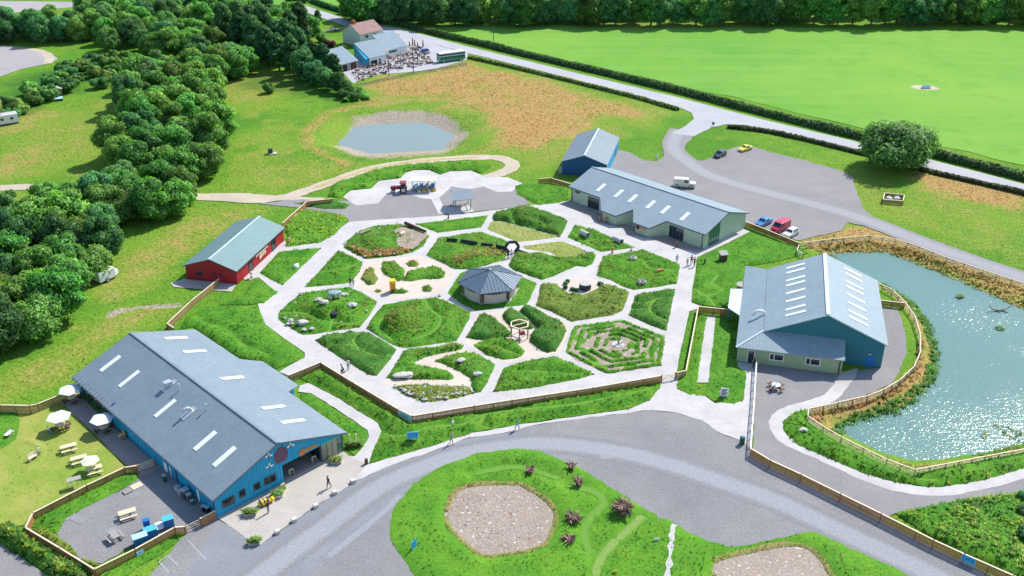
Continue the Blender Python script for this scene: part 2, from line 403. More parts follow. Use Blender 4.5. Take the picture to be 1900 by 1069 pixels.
    def build(s, name, m, parent=None, loc=None, smooth=False): return link(name, s.mesh(name, smooth), m, parent, loc)
def copy_tree(o, parent=None):
    c = o.copy(); COL.objects.link(c); c.parent = parent
    for ch in [x for x in KIDS.get(o.name, [])]: 
        k = copy_tree(ch, c); KIDS.setdefault(c.name, []).append(k)
    return c
KIDS = {}
def note_kids(root):
    KIDS[root.name] = []
    for o in COL.objects:
        if o.parent == root: KIDS[root.name].append(o); note_kids(o)
def clone(root, loc, rz, label=None, cat=None, group=None):
    if root.name not in KIDS: note_kids(root)
    c = copy_tree(root); c.location = loc; c.rotation_euler = (0, 0, rz)
    if label: c['label'] = label
    if cat: c['category'] = cat
    if group: c['group'] = group
    return c

# ------------------------------------------------------------------ ground shape (two dug ponds and the flat)
POND2_PX = [(1535, 466), (1600, 468), (1645, 466), (1680, 480), (1760, 512), (1840, 548), (1905, 575), (2010, 612), (2080, 690), (2010, 790), (1905, 815), (1850, 832), (1770, 848), (1700, 854),
            (1680, 851), (1640, 838), (1590, 815), (1556, 794), (1588, 781), (1629, 773), (1662, 766), (1696, 749), (1723, 719), (1733, 709), (1740, 670), (1735, 630), (1723, 599), (1706, 569),
            (1662, 539), (1620, 515), (1560, 490)]
POND1_PX = [(630, 266), (662, 237), (700, 231), (783, 228), (840, 249), (822, 276), (760, 281), (689, 284), (645, 272)]
D2, D1 = .8, 1.7
POND2 = rough_edge(Gs(POND2_PX, -D2), 2.5, .35); POND1 = rough_edge(Gs(POND1_PX, -D1), 3, .25)
def ground_z(x, y):
    x = np.asarray(x, float); y = np.asarray(y, float); z = np.zeros(x.shape)
    for P, D, bw in ((POND2, D2, 3.2), (POND1, D1, 8.0)):
        s = sdf(P, x, y, 12.0)
        b = np.where(s < 0, -D-np.clip(-s*.45, 0, 1.2), -D+D*sstep(0, 1, np.clip(s/bw, 0, 1)**.8))
        z = np.minimum(z, b)
    return z
DRY = [ # outline in the photo, strength, softness in metres
 ([(660, 160), (700, 148), (790, 125), (870, 108), (1000, 140), (1100, 165), (1222, 202), (1195, 235), (1120, 218), (1060, 238), (960, 262), (905, 255), (880, 215), (800, 190), (690, 188)], .80, 9),
 ([(880, 185), (960, 195), (1080, 215), (1085, 245), (1010, 275), (930, 268), (910, 235)], .95, 8),
 ([(30, 235), (230, 165), (240, 250), (200, 300), (100, 335), (0, 340), (-40, 260)], .44, 12),
 ([(395, 135), (500, 120), (560, 140), (560, 170), (430, 205), (392, 195)], .50, 5),
 ([(200, 485), (330, 405), (440, 385), (530, 380), (470, 400), (400, 440), (330, 500), (215, 560), (170, 545)], .52, 3),
 ([(235, 560), (160, 615), (0, 700), (-40, 740), (-20, 755), (120, 700), (215, 620), (250, 585)], .50, 2.5),
 ([(1680, 315), (1760, 320), (1920, 352), (1920, 400), (1780, 370), (1700, 345)], .85, 4),
 ([(1690, 360), (1780, 365), (1920, 410), (1920, 540), (1820, 470), (1740, 430)], .42, 8),
 ([(480, 300), (560, 292), (640, 300), (760, 305), (900, 290), (870, 300), (700, 318), (560, 355), (400, 355)], .42, 5),
 ([(590, 215), (640, 198), (740, 185), (850, 192), (915, 225), (900, 270), (850, 292), (740, 300), (640, 296), (575, 265)], .30, 4),
 ([(1485, 445), (1560, 415), (1620, 418), (1700, 452), (1905, 524), (1905, 560), (1760, 500), (1680, 470), (1560, 458), (1500, 466)], .78, 1.5),
 ([(0, 360), (60, 352), (30, 420), (0, 430)], .6, 5), ([(1130, 45), (1400, 47), (1390, 56), (1140, 55)], .6, 8),
 ([(620, 170), (700, 165), (700, 195), (610, 215)], .2, 6), ([(900, 245), (990, 268), (950, 330), (900, 300)], .35, 6),
 ([(0, 980), (60, 975), (150, 1010), (60, 1000)], .3, 3), ([(1520, 1060), (1560, 1000), (1640, 1030), (1620, 1075)], .25, 3),
]
DRY += [([(1622, 520), (1680, 545), (1730, 590), (1750, 650), (1735, 700), (1690, 750), (1600, 790), (1545, 805), (1640, 845), (1700, 862), (1780, 853), (1905, 825), (1905, 838), (1760, 862), (1700, 874), (1620, 845), (1505, 775), (1505, 758), (1610, 735), (1668, 710), (1702, 670), (1708, 619), (1685, 570), (1630, 528)], .75, .8)]
LUSH = [([(440, 130), (520, 130), (600, 150), (680, 185), (640, 200), (520, 175), (430, 170)], .6, 5), ([(1570, 295), (1640, 300), (1700, 340), (1730, 350), (1650, 380), (1590, 355)], .35, 4),
        ([(0, 150), (250, 90), (260, 130), (0, 230)], .7, 6), ([(400, 230), (470, 240), (460, 330), (400, 350)], .15, 5)]
SOIL = [([(612, 270), (640, 240), (650, 214), (700, 205), (790, 202), (850, 218), (874, 240), (860, 268), (830, 286), (760, 292), (690, 295), (640, 284)], .72, 2.2),
        ([(188, 585), (215, 570), (335, 562), (340, 568), (250, 575), (200, 592)], .75, .8), ([(190, 540), (225, 535), (230, 560), (200, 560)], .45, 1.5),
        ([(180, 500), (215, 495), (225, 520), (195, 530)], .3, 2)]
def terrain():
    def axis(a, b, fine_a, fine_b, st, coarse):
        return np.concatenate([np.linspace(a, fine_a, coarse, endpoint=False), np.arange(fine_a, fine_b, st), np.linspace(fine_b, b, coarse)])
    xs = axis(-1600, 1600, -215, 215, 1.15, 22); ys = axis(-300, 2600, 66, 400, 1.15, 22)
    X, Y = np.meshgrid(xs, ys); x = X.ravel(); y = Y.ravel()
    z = ground_z(x, y) + (fbm(x, y, 14, 3)-.5)*.10*(ground_z(x, y) > -.01)-.06
    # the land beyond the far trees rises gently to the horizon
    z = z + np.clip((y-470)/900, 0, 2)**1.5*14
    nx, ny = len(xs), len(ys); i = np.arange(nx*ny).reshape(ny, nx)
    Fq = np.stack([i[:-1, :-1], i[:-1, 1:], i[1:, 1:], i[1:, :-1]], -1).reshape(-1, 4)
    me = mesh_np('ground', np.stack([x, y, z], 1), Fq, smooth=True)
    for nm, L in (('dry', DRY), ('lush', LUSH), ('soil', SOIL)):
        a = np.zeros(len(x))
        for px, s, w in L:
            a = np.maximum(a, s*sstep(w, -w, sdf(Gs(px), x, y, w+1)+(fbm(x, y, 9, 5)-.5)*w*1.6))
        if nm == 'dry':   # worn ring round the reservoir and its spur, and broad tired patches in the rough meadows
            for line, s, wd in (([(640, 302), (590, 280), (568, 252), (598, 218), (650, 198), (740, 184), (850, 189), (912, 212), (930, 243), (905, 275), (860, 292)], .62, 1.3), ([(700, 196), (760, 186), (850, 186), (930, 198), (1010, 212), (1080, 232)], .6, 1.3)):
                a = np.maximum(a, s*sstep(wd+.9, wd-.9, dist_line(spline(Gs(line)), x, y, False, 6)+(fbm(x, y, 3, 8)-.5)*1.8))
            for px, s in (([(-60, 180), (240, 150), (240, 330), (-60, 345)], .55), ([(440, 140), (620, 200), (560, 350), (380, 350)], .38), ([(1280, 235), (1905, 365), (1905, 500), (1600, 400), (1300, 300)], .40), ([(130, 380), (520, 375), (330, 600), (0, 740), (0, 600)], .5), ([(950, 230), (1280, 205), (1150, 290), (940, 340)], .45)):
                a = np.maximum(a, s*sstep(2, -6, sdf(Gs(px), x, y, 8))*sstep(.42, .58, fbm(x, y, 11, 55, 4)))
        at = me.attributes.new(nm, 'FLOAT', 'POINT'); at.data.foreach_set('value', a.astype(np.float32))
        if nm == 'dry':
            global DRYV; DRYV = (xs, ys, a.reshape(ny, nx))
    o = link('ground', me, M['meadow']); set_props(o, kind='structure'); return o
terrain()
def dry_at(x, y):
    xs, ys, a = DRYV; ix = np.clip(np.searchsorted(xs, x), 0, len(xs)-1); iy = np.clip(np.searchsorted(ys, y), 0, len(ys)-1)
    return a[iy, ix]

HARD = []          # outlines where no grass grows
def sheet(name, P, z, m, label=None, cat=None, kind='structure', hard=True, edge=(1.0, .10)):
    """flat ground surface with a slightly uneven edge"""
    if edge: P = rough_edge(P, *edge)
    me = bpy.data.meshes.new(name); tr = tessellate_polygon([[Vector((p[0], p[1], 0)) for p in P]])
    fs = []
    for t in tr:
        a, b, c = [P[k] for k in t]
        fs.append(t if (b[0]-a[0])*(c[1]-a[1])-(b[1]-a[1])*(c[0]-a[0]) > 0 else (t[0], t[2], t[1]))
    me.from_pydata([(p[0], p[1], z) for p in P], [], fs); me.update()
    o = link(name, me, m); set_props(o, label, cat, None, kind)
    if hard: HARD.append(P)
    return o
GROUND_OBJS = []
def relief(name, P, m, z0=.03, rise=.35, ramp_w=.7, amp=.18, trails=(), tw=1.2, res=.55, mounds=(), seed=0, fld=None, smooth_edge=True, m2=None):
    """a planted surface with its own height: rises from its edge, bumps, mown trails cut into it"""
    P = rough_edge(P, res, .07)
    xs = [p[0] for p in P]; ys = [p[1] for p in P]
    gx, gy = np.meshgrid(np.arange(min(xs), max(xs), res), np.arange(min(ys), max(ys), res)); gx = gx.ravel()+nr.uniform(-.2, .2, gx.size)*res; gy = gy.ravel()+nr.uniform(-.2, .2, gy.size)*res
    s = sdf(P, gx, gy, 6.0); k = s < -res*.45; gx = gx[k]; gy = gy[k]
    V = [Vector(p) for p in P]+[Vector((a, b)) for a, b in zip(gx, gy)]
    n = len(P); r = delaunay_2d_cdt(V, [], [list(range(n))], 1, 1e-5)
    vx = np.array([v.x for v in r[0]]); vy = np.array([v.y for v in r[0]])
    def hf(x, y):
        d = -sdf(P, x, y, 6.0); z = rise*sstep(0, ramp_w, d)*(.75+.5*fbm(x, y, 2.6, seed))+amp*(fbm(x, y, 1.5, seed+5)-.5)*sstep(0, ramp_w, d)*2
        for (mx, my, mr, mh) in mounds: z = z+mh*np.exp(-((x-mx)**2+(y-my)**2)/(mr*mr))
        for t in trails:
            dt = dist_line(t, x, y, False, 5.0); z = z*(.05+.95*sstep(tw*.35, tw*.62, dt))
        return z0+z
    vz = hf(vx, vy)
    me = bpy.data.meshes.new(name); me.from_pydata(list(zip(vx.tolist(), vy.tolist(), vz.tolist())), [], [tuple(f) for f in r[2]]); me.update()
    bmn = bmesh.new(); bmn.from_mesh(me); bmesh.ops.recalc_face_normals(bmn, faces=bmn.faces)
    if bmn.faces and sum(f.normal.z for f in bmn.faces) < 0: bmesh.ops.reverse_faces(bmn, faces=bmn.faces)
    # a short skirt so the edge meets the ground
    bmn.to_mesh(me); bmn.free()
    me.polygons.foreach_set('use_smooth', [True]*len(me.polygons))
    o = link(name, me, m); set_props(o, kind='structure')
    for i, t in enumerate(trails):
        t2 = [p for p in t if inside(P, np.array([p[0]]), np.array([p[1]]))[0]]
        if len(t2) > 2:
            R2 = ribbon(t2, tw*.38); zz = [hf(np.array([p[0]]), np.array([p[1]]))[0]+.03 for p in t2]; zz = zz+zz[::-1]; m_ = len(t2)
            me2 = bpy.data.meshes.new('mown_trail'); me2.from_pydata([(p[0], p[1], z) for p, z in zip(R2, zz)], [], [(k+1, k, 2*m_-1-k, 2*m_-2-k) for k in range(m_-1)]); me2.update()
            if me2.polygons[0].normal.z < 0: me2.flip_normals()
            set_props(link('mown_trail', me2, M['trail']), kind='structure')
    REG.append((P, hf, trails, tw)); return (P, hf, trails, tw)
REG = []

# ------------------------------------------------------------------ grass tufts and herbs
def tuft_mesh(name, x, y, z, size, cols, blades=4, spread=.8, width=.28, up=1.0):
    up = up*.7; size = size*.85
    n = len(x); k = blades; x = np.repeat(x, k); y = np.repeat(y, k); z = np.repeat(z, k); s = np.repeat(size, k)
    a = nr.uniform(0, 2*np.pi, n*k); lean = nr.uniform(.15, spread, n*k); hh = s*nr.uniform(.6, 1.15, n*k)*up; w = s*width*nr.uniform(.7, 1.3, n*k)
    ox = np.cos(a)*s*.15; oy = np.sin(a)*s*.15; px = -np.sin(a)*w; py = np.cos(a)*w
    tx = x+ox+np.cos(a)*lean*s; ty = y+oy+np.sin(a)*lean*s
    V = np.empty((n*k, 3, 3), np.float32); lean = lean+.25
    tx = x+ox+np.cos(a)*lean*s; ty = y+oy+np.sin(a)*lean*s
    V[:, 0] = np.stack([x+ox-px, y+oy-py, z-.03], 1); V[:, 1] = np.stack([x+ox+px, y+oy+py, z-.03], 1); V[:, 2] = np.stack([tx, ty, z+hh], 1)
    g = np.cross(V[:, 1]-V[:, 0], V[:, 2]-V[:, 0]); sw = g[:, 2] < 0; V[sw] = V[sw][:, [1, 0, 2]]
    c = np.repeat(cols, k, 0)*nr.uniform(.8, 1.2, (n*k, 1)); c = np.repeat(c[:, None, :], 3, 1); c[:, 2] *= 1.1
    me = mesh_np(name, V.reshape(-1, 3), np.arange(n*k*3).reshape(-1, 3), c.reshape(-1, 3), smooth=True)
    # blades curve over, so they shade mostly like the sward they belong to
    nn = np.stack([np.cos(a)*.45, np.sin(a)*.45, np.ones(n*k)], 1); nn /= np.linalg.norm(nn, axis=1)[:, None]
    me.normals_split_custom_set_from_vertices(np.repeat(nn, 3, 0).astype(np.float32)); return me
PAL = {'flower2': [(.42, .44, .20), (.36, .33, .16), (.50, .50, .34), (.30, .36, .12)], 'green': [(.07, .24, .02), (.12, .30, .03), (.05, .18, .02)], 'dark': [(.04, .14, .025), (.07, .19, .035), (.05, .16, .04), (.10, .22, .06)],
       'olive': [(.16, .24, .04), (.24, .29, .07), (.10, .19, .03), (.30, .30, .10)], 'straw': [(.44, .30, .12), (.38, .25, .09), (.28, .28, .08), (.50, .36, .17)],
       'yellow': [(.26, .36, .05), (.34, .38, .07), (.16, .32, .03)], 'lime': [(.30, .44, .05), (.42, .50, .12), (.20, .36, .04)],
       'mixed': [(.07, .20, .03), (.13, .26, .04), (.20, .27, .06), (.10, .20, .05), (.27, .29, .11)], 'flower': [(.09, .25, .03), (.05, .17, .02), (.13, .29, .04), (.22, .34, .08)]}
def pick(pal, n, x=None, y=None):
    p = np.array(PAL[pal]); i = nr.integers(0, len(p), n)
    if x is not None:  # clumps of a kind stand together
        i2 = (fbm(x, y, 2.2, 31)*len(p)*1.6).astype(int) % len(p); i = np.where(nr.random(n) < .6, i2, i)
    return p[i]
def plant(region, name, pal, dens, size, label, cat='plants', blades=4, edge_pal=None, spread=.8, width=.28, keep_trails=True, where=None):
    P, hf, trails, tw = region
    xs = [p[0] for p in P]; ys = [p[1] for p in P]; A = (max(xs)-min(xs))*(max(ys)-min(ys)); n = int(A*dens)
    x = nr.uniform(min(xs), max(xs), n); y = nr.uniform(min(ys), max(ys), n); k = inside(P, x, y)
    x = x[k]; y = y[k]
    if where is not None: k = where(x, y); x = x[k]; y = y[k]
    if keep_trails:
        for t in trails: k = dist_line(t, x, y, False, 4.0) > tw*.6; x = x[k]; y = y[k]
    if not len(x): return
    s = size*nr.uniform(.6, 1.3, len(x))*(.6+.8*fbm(x, y, 3, 77)); cols = pick(pal, len(x), x, y)
    if edge_pal:
        d = -sdf(P, x, y, 3.0); e = (d < .45); c2 = pick(edge_pal, len(x)); cols = np.where(e[:, None], c2, cols)
    o = link(name, tuft_mesh(name, x, y, hf(x, y), s, cols, blades, spread, width), M['blade']); set_props(o, label, cat, None, 'stuff'); return o

def strip_mat(name, a, b):
    m, nt, bb = new_mat(name); co = pos_coord(nt); at = nt.nodes.new('ShaderNodeAttribute'); at.attribute_name = 'f'
    n = noise_node(nt, .5, 4, .7, co); n2 = noise_node(nt, 3.5, 3, .7, co)
    f = ramp(nt, math_n(nt, 'ADD', at.outputs['Fac'], math_n(nt, 'MULTIPLY', math_n(nt, 'SUBTRACT', math_n(nt, 'ADD', n, n2), 1.0), .5)), .25, .75)
    col = mixc(nt, f, a, b); g = ramp(nt, n2, .25, .75, .82, 1.18); cb_ = nt.nodes.new('ShaderNodeCombineColor')
    for i in range(3): nt.links.new(g, cb_.inputs[i])
    nt.links.new(mixc(nt, 1.0, col, cb_.outputs[0], 'MULTIPLY'), bb.inputs['Base Color']); bb.inputs['Roughness'].default_value = .9; bb.inputs['Specular IOR Level'].default_value = .2; return m
M['lane_g'] = strip_mat('worn_lane_in_gravel', (.22, .22, .23), (.29, .30, .32)); M['lane_b'] = strip_mat('worn_lane_in_brown_gravel', (.25, .242, .248), (.30, .305, .32)); M['foot_g'] = strip_mat('worn_line_in_grass', (.10, .26, .02), (.19, .30, .07)); M['foot_f'] = strip_mat('faint_line_in_grass', (.10, .26, .02), (.13, .275, .04))
M['streak'] = strip_mat('tyre_streak', (.22, .23, .255), (.275, .285, .305))
def soft_strip(name, line, w, z, m, zf=None):
    n = len(line); V = []; f = []; K_ = (-.5, -.3, -.12, .12, .3, .5)
    for i, p in enumerate(line):
        a = line[max(0, i-1)]; b = line[min(n-1, i+1)]; dx, dy = b[0]-a[0], b[1]-a[1]; l = math.hypot(dx, dy) or 1
        for k in K_:
            x, y = p[0]-dy/l*w*k, p[1]+dx/l*w*k; V.append((x, y, (float(zf(np.array([x]), np.array([y]))[0])+.03) if zf else z)); f.append((1-abs(k)*2) * (0 if i in (0, n-1) else 1))
    c = len(K_); Fq = [(i*c+k, i*c+k+1, (i+1)*c+k+1, (i+1)*c+k) for i in range(n-1) for k in range(c-1)]
    me = bpy.data.meshes.new(name); me.from_pydata(V, [], Fq); me.update()
    if me.polygons[0].normal.z < 0: me.flip_normals()
    at = me.attributes.new('f', 'FLOAT', 'POINT'); at.data.foreach_set('value', np.array(f, np.float32)*1.5-.1)
    return set_props(link(name, me, m), kind='structure')
# ------------------------------------------------------------------ PONDS
sheet('pond_water', spline(Gs([(1500, 455), (1600, 455), (1660, 455), (1780, 505), (1905, 560), (2040, 600), (2110, 690), (2030, 810), (1900, 835), (1770, 862), (1690, 866), (1600, 830), (1530, 795), (1590, 765), (1660, 750), (1700, 720), (1712, 690), (1715, 630), (1690, 580), (1640, 535), (1560, 500)], -D2)), -D2, M['water'], edge=None)
sheet('reservoir_water', Gs([(600, 275), (650, 226), (790, 218), (860, 250), (835, 288), (690, 296), (640, 288)], -D1), -D1, M['water_pale'], edge=None)
# ------------------------------------------------------------------ FAR FIELDS AND ROADS
sheet('pasture_field', Gs([(800, 50), (930, 40), (1130, 53), (1420, 50), (1640, 56), (2060, 58), (2150, 370), (1900, 308), (1740, 270), (1590, 235), (1400, 190), (1200, 145), (1000, 100), (870, 72)]), .02, M['field'], hard=False, edge=(6, .8))
sheet('far_pasture', Gs([(560, -8), (560, 4), (660, 22), (735, 40), (960, 20), (1900, 22), (2200, 18), (2200, -26), (560, -26)]), .015, M['field'], hard=False, edge=None)
sheet('far_meadow', Gs([(430, 5), (480, 10), (560, 30), (560, 15), (530, -4), (430, -10)]), .02, M['field'], hard=False, edge=None)
sheet('stubble_field', Gs([(-140, 82), (0, 84), (50, 88), (95, 98), (108, 110), (90, 118), (40, 128), (0, 142), (-140, 150)]), .02, M['ploughed'], hard=True)
sheet('far_stubble_field', Gs([(-150, 0), (150, 4), (150, 12), (20, 24), (-150, 28)]), .02, M['ploughed'], hard=True, edge=None)
sheet('farm_track', ribbon(spline(Gs([(30, 92), (60, 92), (80, 97), (92, 108), (88, 118)])), 2.6), .03, M['dirt'])
road_up = [(540, 2), (608, 24), (652, 38), (741, 53), (817, 73), (890, 92), (960, 109), (1100, 143), (1250, 179), (1420, 223), (1580, 261), (1740, 300), (1905, 343), (2150, 404)]
road_lo = [(2150, 420), (1905, 355), (1740, 317), (1580, 275), (1420, 240), (1384, 232), (1347, 231), (1320, 237), (1287, 253), (1246, 248), (1273, 234), (1287, 221), (1283, 210), (1263, 200), (1215, 186), (1100, 156), (960, 121), (866, 98), (740, 64), (640, 48), (530, 10)]
sheet('main_road', Gs(road_up+road_lo), .035, M['highway'], edge=(3, .12))
sheet('roadside_yard', Gs([(630, 128), (655, 155), (690, 140), (800, 130), (865, 112), (868, 99), (812, 84), (745, 62), (700, 95)]), .02, M['highway'])
cp = [(1130, 300), (1149, 278), (1169, 283), (1196, 298), (1219, 300), (1233, 290), (1228, 263), (1246, 248), (1287, 253), (1272, 269), (1268, 283), (1290, 298), (1307, 298), (1324, 291), (1354, 277), (1371, 272),
      (1394, 271), (1430, 283), (1487, 296), (1555, 315), (1582, 328), (1590, 357), (1602, 387), (1622, 404), (1689, 434), (1757, 461), (1824, 488), (1905, 510), (2100, 570), (2100, 590), (1905, 525), (1824, 500), (1757, 480), (1706, 456), (1656, 440), (1622, 426), (1602, 419), (1573, 413), (1560, 428), (1480, 447), (1385, 412), (1350, 400), (1110, 320)]
sheet('car_park_gravel', Gs(cp), .02, M['gravel_brown'], edge=(1.2, .15))
soft_strip('worn_lane', spline(Gs([(1262, 240), (1250, 262), (1252, 280), (1275, 300), (1310, 322), (1360, 340), (1430, 359), (1490, 374), (1560, 393), (1622, 414), (1700, 445), (1800, 482), (1905, 517), (2000, 548)])), 5.0, .027, M['lane_b'])
for nm, pts, w in (('dirt_track', [(-60, 352), (0, 349), (60, 347), (140, 352), (250, 362)], 3.2), ('dirt_track', [(355, 364), (420, 368), (480, 371), (530, 366), (565, 355), (620, 336), (671, 318), (715, 308), (771, 300), (830, 295), (880, 292), (925, 293), (947, 301), (949, 312), (925, 323), (885, 334)], 3.3),
                   ('dirt_track', [(355, 364), (440, 363), (520, 368), (600, 372)], 2.6)):
    sheet(nm, ribbon(spline(Gs(pts)), w), .014+.004*(w < 3)+.008*(w > 3.25), M['dirt'], edge=(1.2, .2))
for off in (0,):
    sheet('track_centre_grass', ribbon(spline(Gs([(580, 350), (620, 336), (671, 318), (715, 308), (771, 300), (830, 295), (890, 292)])), .8), .028, M['straw'], edge=(.8, .15), hard=False)
M['rim'] = strip_mat('bare_rim_in_grass', (.13, .26, .03), (.28, .27, .11))
# ------------------------------------------------------------------ GARDEN SURFACES
gpath = [(648, 412), (700, 408), (800, 402), (880, 395), (960, 384), (1010, 379), (1045, 374), (1060, 372), (1150, 380), (1304, 455), (1380, 425), (1392, 430), (1340, 456), (1293, 478), (1290, 508), (1284, 539), (1283, 562), (1300, 568), (1296, 573), (1279, 578), (1270, 619),
         (1260, 663), (1256, 690), (1228, 702), (764, 782), (656, 714), (597, 678), (540, 700), (518, 690), (566, 663), (566, 655), (530, 630), (493, 602), (480, 572), (478, 562), (515, 545), (480, 515), (455, 520), (449, 514), (462, 498), (517, 452), (590, 452)]
sheet('garden_path', Gs(gpath), .03, M['path'], edge=(1.0, .05))
sheet('gravel_bank', Gs([(478, 378), (540, 384), (600, 392), (640, 400), (648, 412), (800, 402), (960, 384), (985, 378), (955, 352), (880, 345), (800, 350), (720, 355), (655, 372), (610, 374), (560, 370), (520, 372)]), .022, M['gravel_brown'])
wp = Z(620, 300, 5.278, [(85, 350), (160, 285), (360, 265), (440, 190), (650, 165), (700, 110), (780, 85), (930, 85), (1040, 130), (1140, 95), (1340, 90), (1480, 150), (1700, 155), (1850, 215), (1740, 295), (1600, 300), (1460, 245), (1340, 270), (1150, 245), (1030, 355), (1060, 420), (1110, 505), (1020, 510), (950, 365), (850, 360), (730, 315), (500, 330), (430, 410), (220, 430)])
sheet('concrete_pad', Gs(wp), .034, M['white_concrete'], edge=(1.5, .05))
sheet('shelter_apron', Gs(Z(620, 300, 5.278, [(1100, 500), (1060, 430), (1190, 455), (1330, 430), (1370, 490), (1120, 525)])), .036, M['path'], edge=None)
sheet('paved_forecourt', Gs(Z7([(265, 85), (330, 60), (430, 110), (560, 170), (690, 220), (880, 260), (1060, 335), (1030, 352), (880, 320), (760, 275), (640, 255), (600, 215), (470, 190), (420, 150), (350, 120)])), .036, M['paving'], edge=None)
# plaza, aprons, forecourt of the cafe
sheet('plaza', Gs([(1226, 700), (1258, 690), (1262, 705), (1290, 735), (1300, 735), (1309, 735), (1326, 748), (1378, 746), (1386, 690), (1368, 682), (1368, 672), (1404, 676), (1398, 760), (1394, 832), (1375, 818), (1337, 805), (1304, 781), (1253, 766), (1206, 761), (1085, 776), (984, 790), (960, 799), (867, 813), (783, 844), (716, 867), (658, 894), (584, 941), (514, 989), (480, 1012), (466, 1004), (403, 961),
                  (465, 927), (527, 893), (580, 865), (637, 836), (646, 846), (660, 848), (684, 861), (783, 834), (877, 804), (960, 789), (1061, 774), (1166, 760), (1206, 743)]), .032, M['path'], edge=(1.0, .10))
sheet('cafe_forecourt', Gs([(405, 961), (466, 926), (527, 893), (580, 866), (636, 838), (646, 846), (680, 862), (656, 893), (584, 940), (514, 987), (480, 1010), (466, 1002)]), .037, M['concrete'], edge=(1.2, .08))
sheet('curved_path', Gs([(553, 727), (556, 716), (572, 711), (620, 735), (700, 785), (708, 800), (695, 830), (684, 861), (658, 847), (672, 832), (686, 810), (682, 798), (630, 763), (578, 730)]), .036, M['path'], edge=(1, .06))
sheet('straight_path', Gs(Z7([(1075, 700), (1122, 705), (1085, 1069), (1008, 1069)])), .034, M['path'], edge=(1, .05))
sheet('entrance_path', Gs([(1366, 672), (1404, 676), (1400, 700), (1384, 692)]), .035, M['path'], edge=None)
sheet('front_gravel', Gs([(250, 1100), (300, 1045), (342, 990), (345, 982), (403, 962), (480, 1012), (514, 989), (584, 941), (658, 894), (716, 867), (783, 844), (867, 813), (960, 799), (984, 790), (1085, 776), (1206, 761), (1253, 766), (1304, 781), (1337, 805), (1375, 818), (1394, 820), (1396, 845), (1500, 898), (1640, 965), (1740, 1018), (1900, 1100)]), .022, M['gravel'], edge=(1.2, .08))
sheet('tarmac_road', Gs([(330, 1100), (380, 1010), (403, 964), (480, 1014), (514, 990), (584, 943), (658, 896), (716, 869), (783, 846), (867, 815), (960, 801), (1000, 797), (960, 825), (884, 840), (803, 874), (739, 925), (669, 982), (571, 1069), (540, 1100)]), .027, M['asphalt'], edge=(1.2, .12))
lane_c = [(430, 1110), (520, 1040), (620, 965), (700, 906), (790, 866), (870, 840), (950, 827), (1017, 823), (1118, 834), (1219, 855), (1320, 888), (1430, 926), (1510, 962), (1600, 1005), (1700, 1052), (1780, 1095)]
soft_strip('worn_lane', spline(Gs(lane_c)), 4.2, .031, M['lane_g'])
for k, pts in enumerate(([(600, 1040), (700, 960), (745, 915)],)):
    soft_strip('tyre_streak', spline(Gs(pts)), 1.3, .034, M['streak'])
# parking marks
for a, b in (((349, 1003), (382, 1038)), ((311, 1031), (330, 1049)), ((295, 1043), (313, 1062)), ((311, 1031), (295, 1043))):
    sheet('parking_line', ribbon([G(*a), G(*b)], .10), .035, M['paint'], edge=None, hard=False)
# cafe yard, terrace and lawn
sheet('yard_gravel', Gs([(104, 992), (122, 962), (200, 921), (252, 893), (268, 880), (290, 862), (300, 868), (404, 960), (345, 984), (250, 1012), (186, 1048), (150, 1035)]), .022, M['gravel'], edge=(1, .2))
sheet('terrace_paving', Gs([(111, 746), (135, 722), (175, 760), (300, 868), (258, 886), (236, 866), (170, 800)]), .028, M['paving'], edge=(1.5, .04))
sheet('corner_gravel', Gs([(-60, 1010), (0, 1013), (34, 1031), (97, 1072), (60, 1100), (-80, 1100)]), .02, M['gravel_brown'], edge=(1, .2))
# yard by the teal building and its band of pale path
sheet('side_yard_gravel', Gs([(1404, 676), (1367, 672), (1450, 660), (1560, 690), (1634, 683), (1641, 620), (1628, 570), (1666, 572), (1679, 613), (1683, 653), (1669, 690), (1652, 714), (1600, 736), (1552, 750), (1500, 760), (1470, 772), (1450, 790), (1458, 812), (1500, 842), (1560, 872), (1640, 898), (1720, 909), (1800, 904), (1905, 878), (2000, 850), (2000, 885), (1905, 912), (1757, 935), (1656, 953), (1640, 965), (1396, 838)]), .022, M['gravel_brown'], edge=(1, .12))
band = [(1575, 697), (1560, 716), (1541, 737), (1504, 750), (1464, 762), (1442, 778), (1443, 800), (1467, 823), (1521, 846), (1588, 877), (1656, 902), (1740, 912), (1824, 898), (1905, 876), (2000, 850)]
sheet('pale_band_path', ribbon(spline(Gs(band)), 1.75), .032, M['path'], edge=(.9, .10))
sheet('door_slab', Gs([(1560, 692), (1592, 683), (1588, 700), (1572, 716), (1548, 712)]), .034, M['concrete'], edge=None)
for k in range(8):   # scuffed pale patches
    u, v = rnd.choice([(130, 958), (145, 962), (215, 985), (1340, 420), (1375, 415), (1270, 330), (1530, 800), (1120, 850)]); p = G(u+rnd.uniform(-8, 8), v+rnd.uniform(-4, 4))
    sheet('scuffed_patch', [(p[0]+math.cos(t/9*6.28)*rnd.uniform(.4, 1.1), p[1]+math.sin(t/9*6.28)*rnd.uniform(.3, .7)) for t in range(9)], .0400+k*.002, M['lane'], edge=None, hard=False)

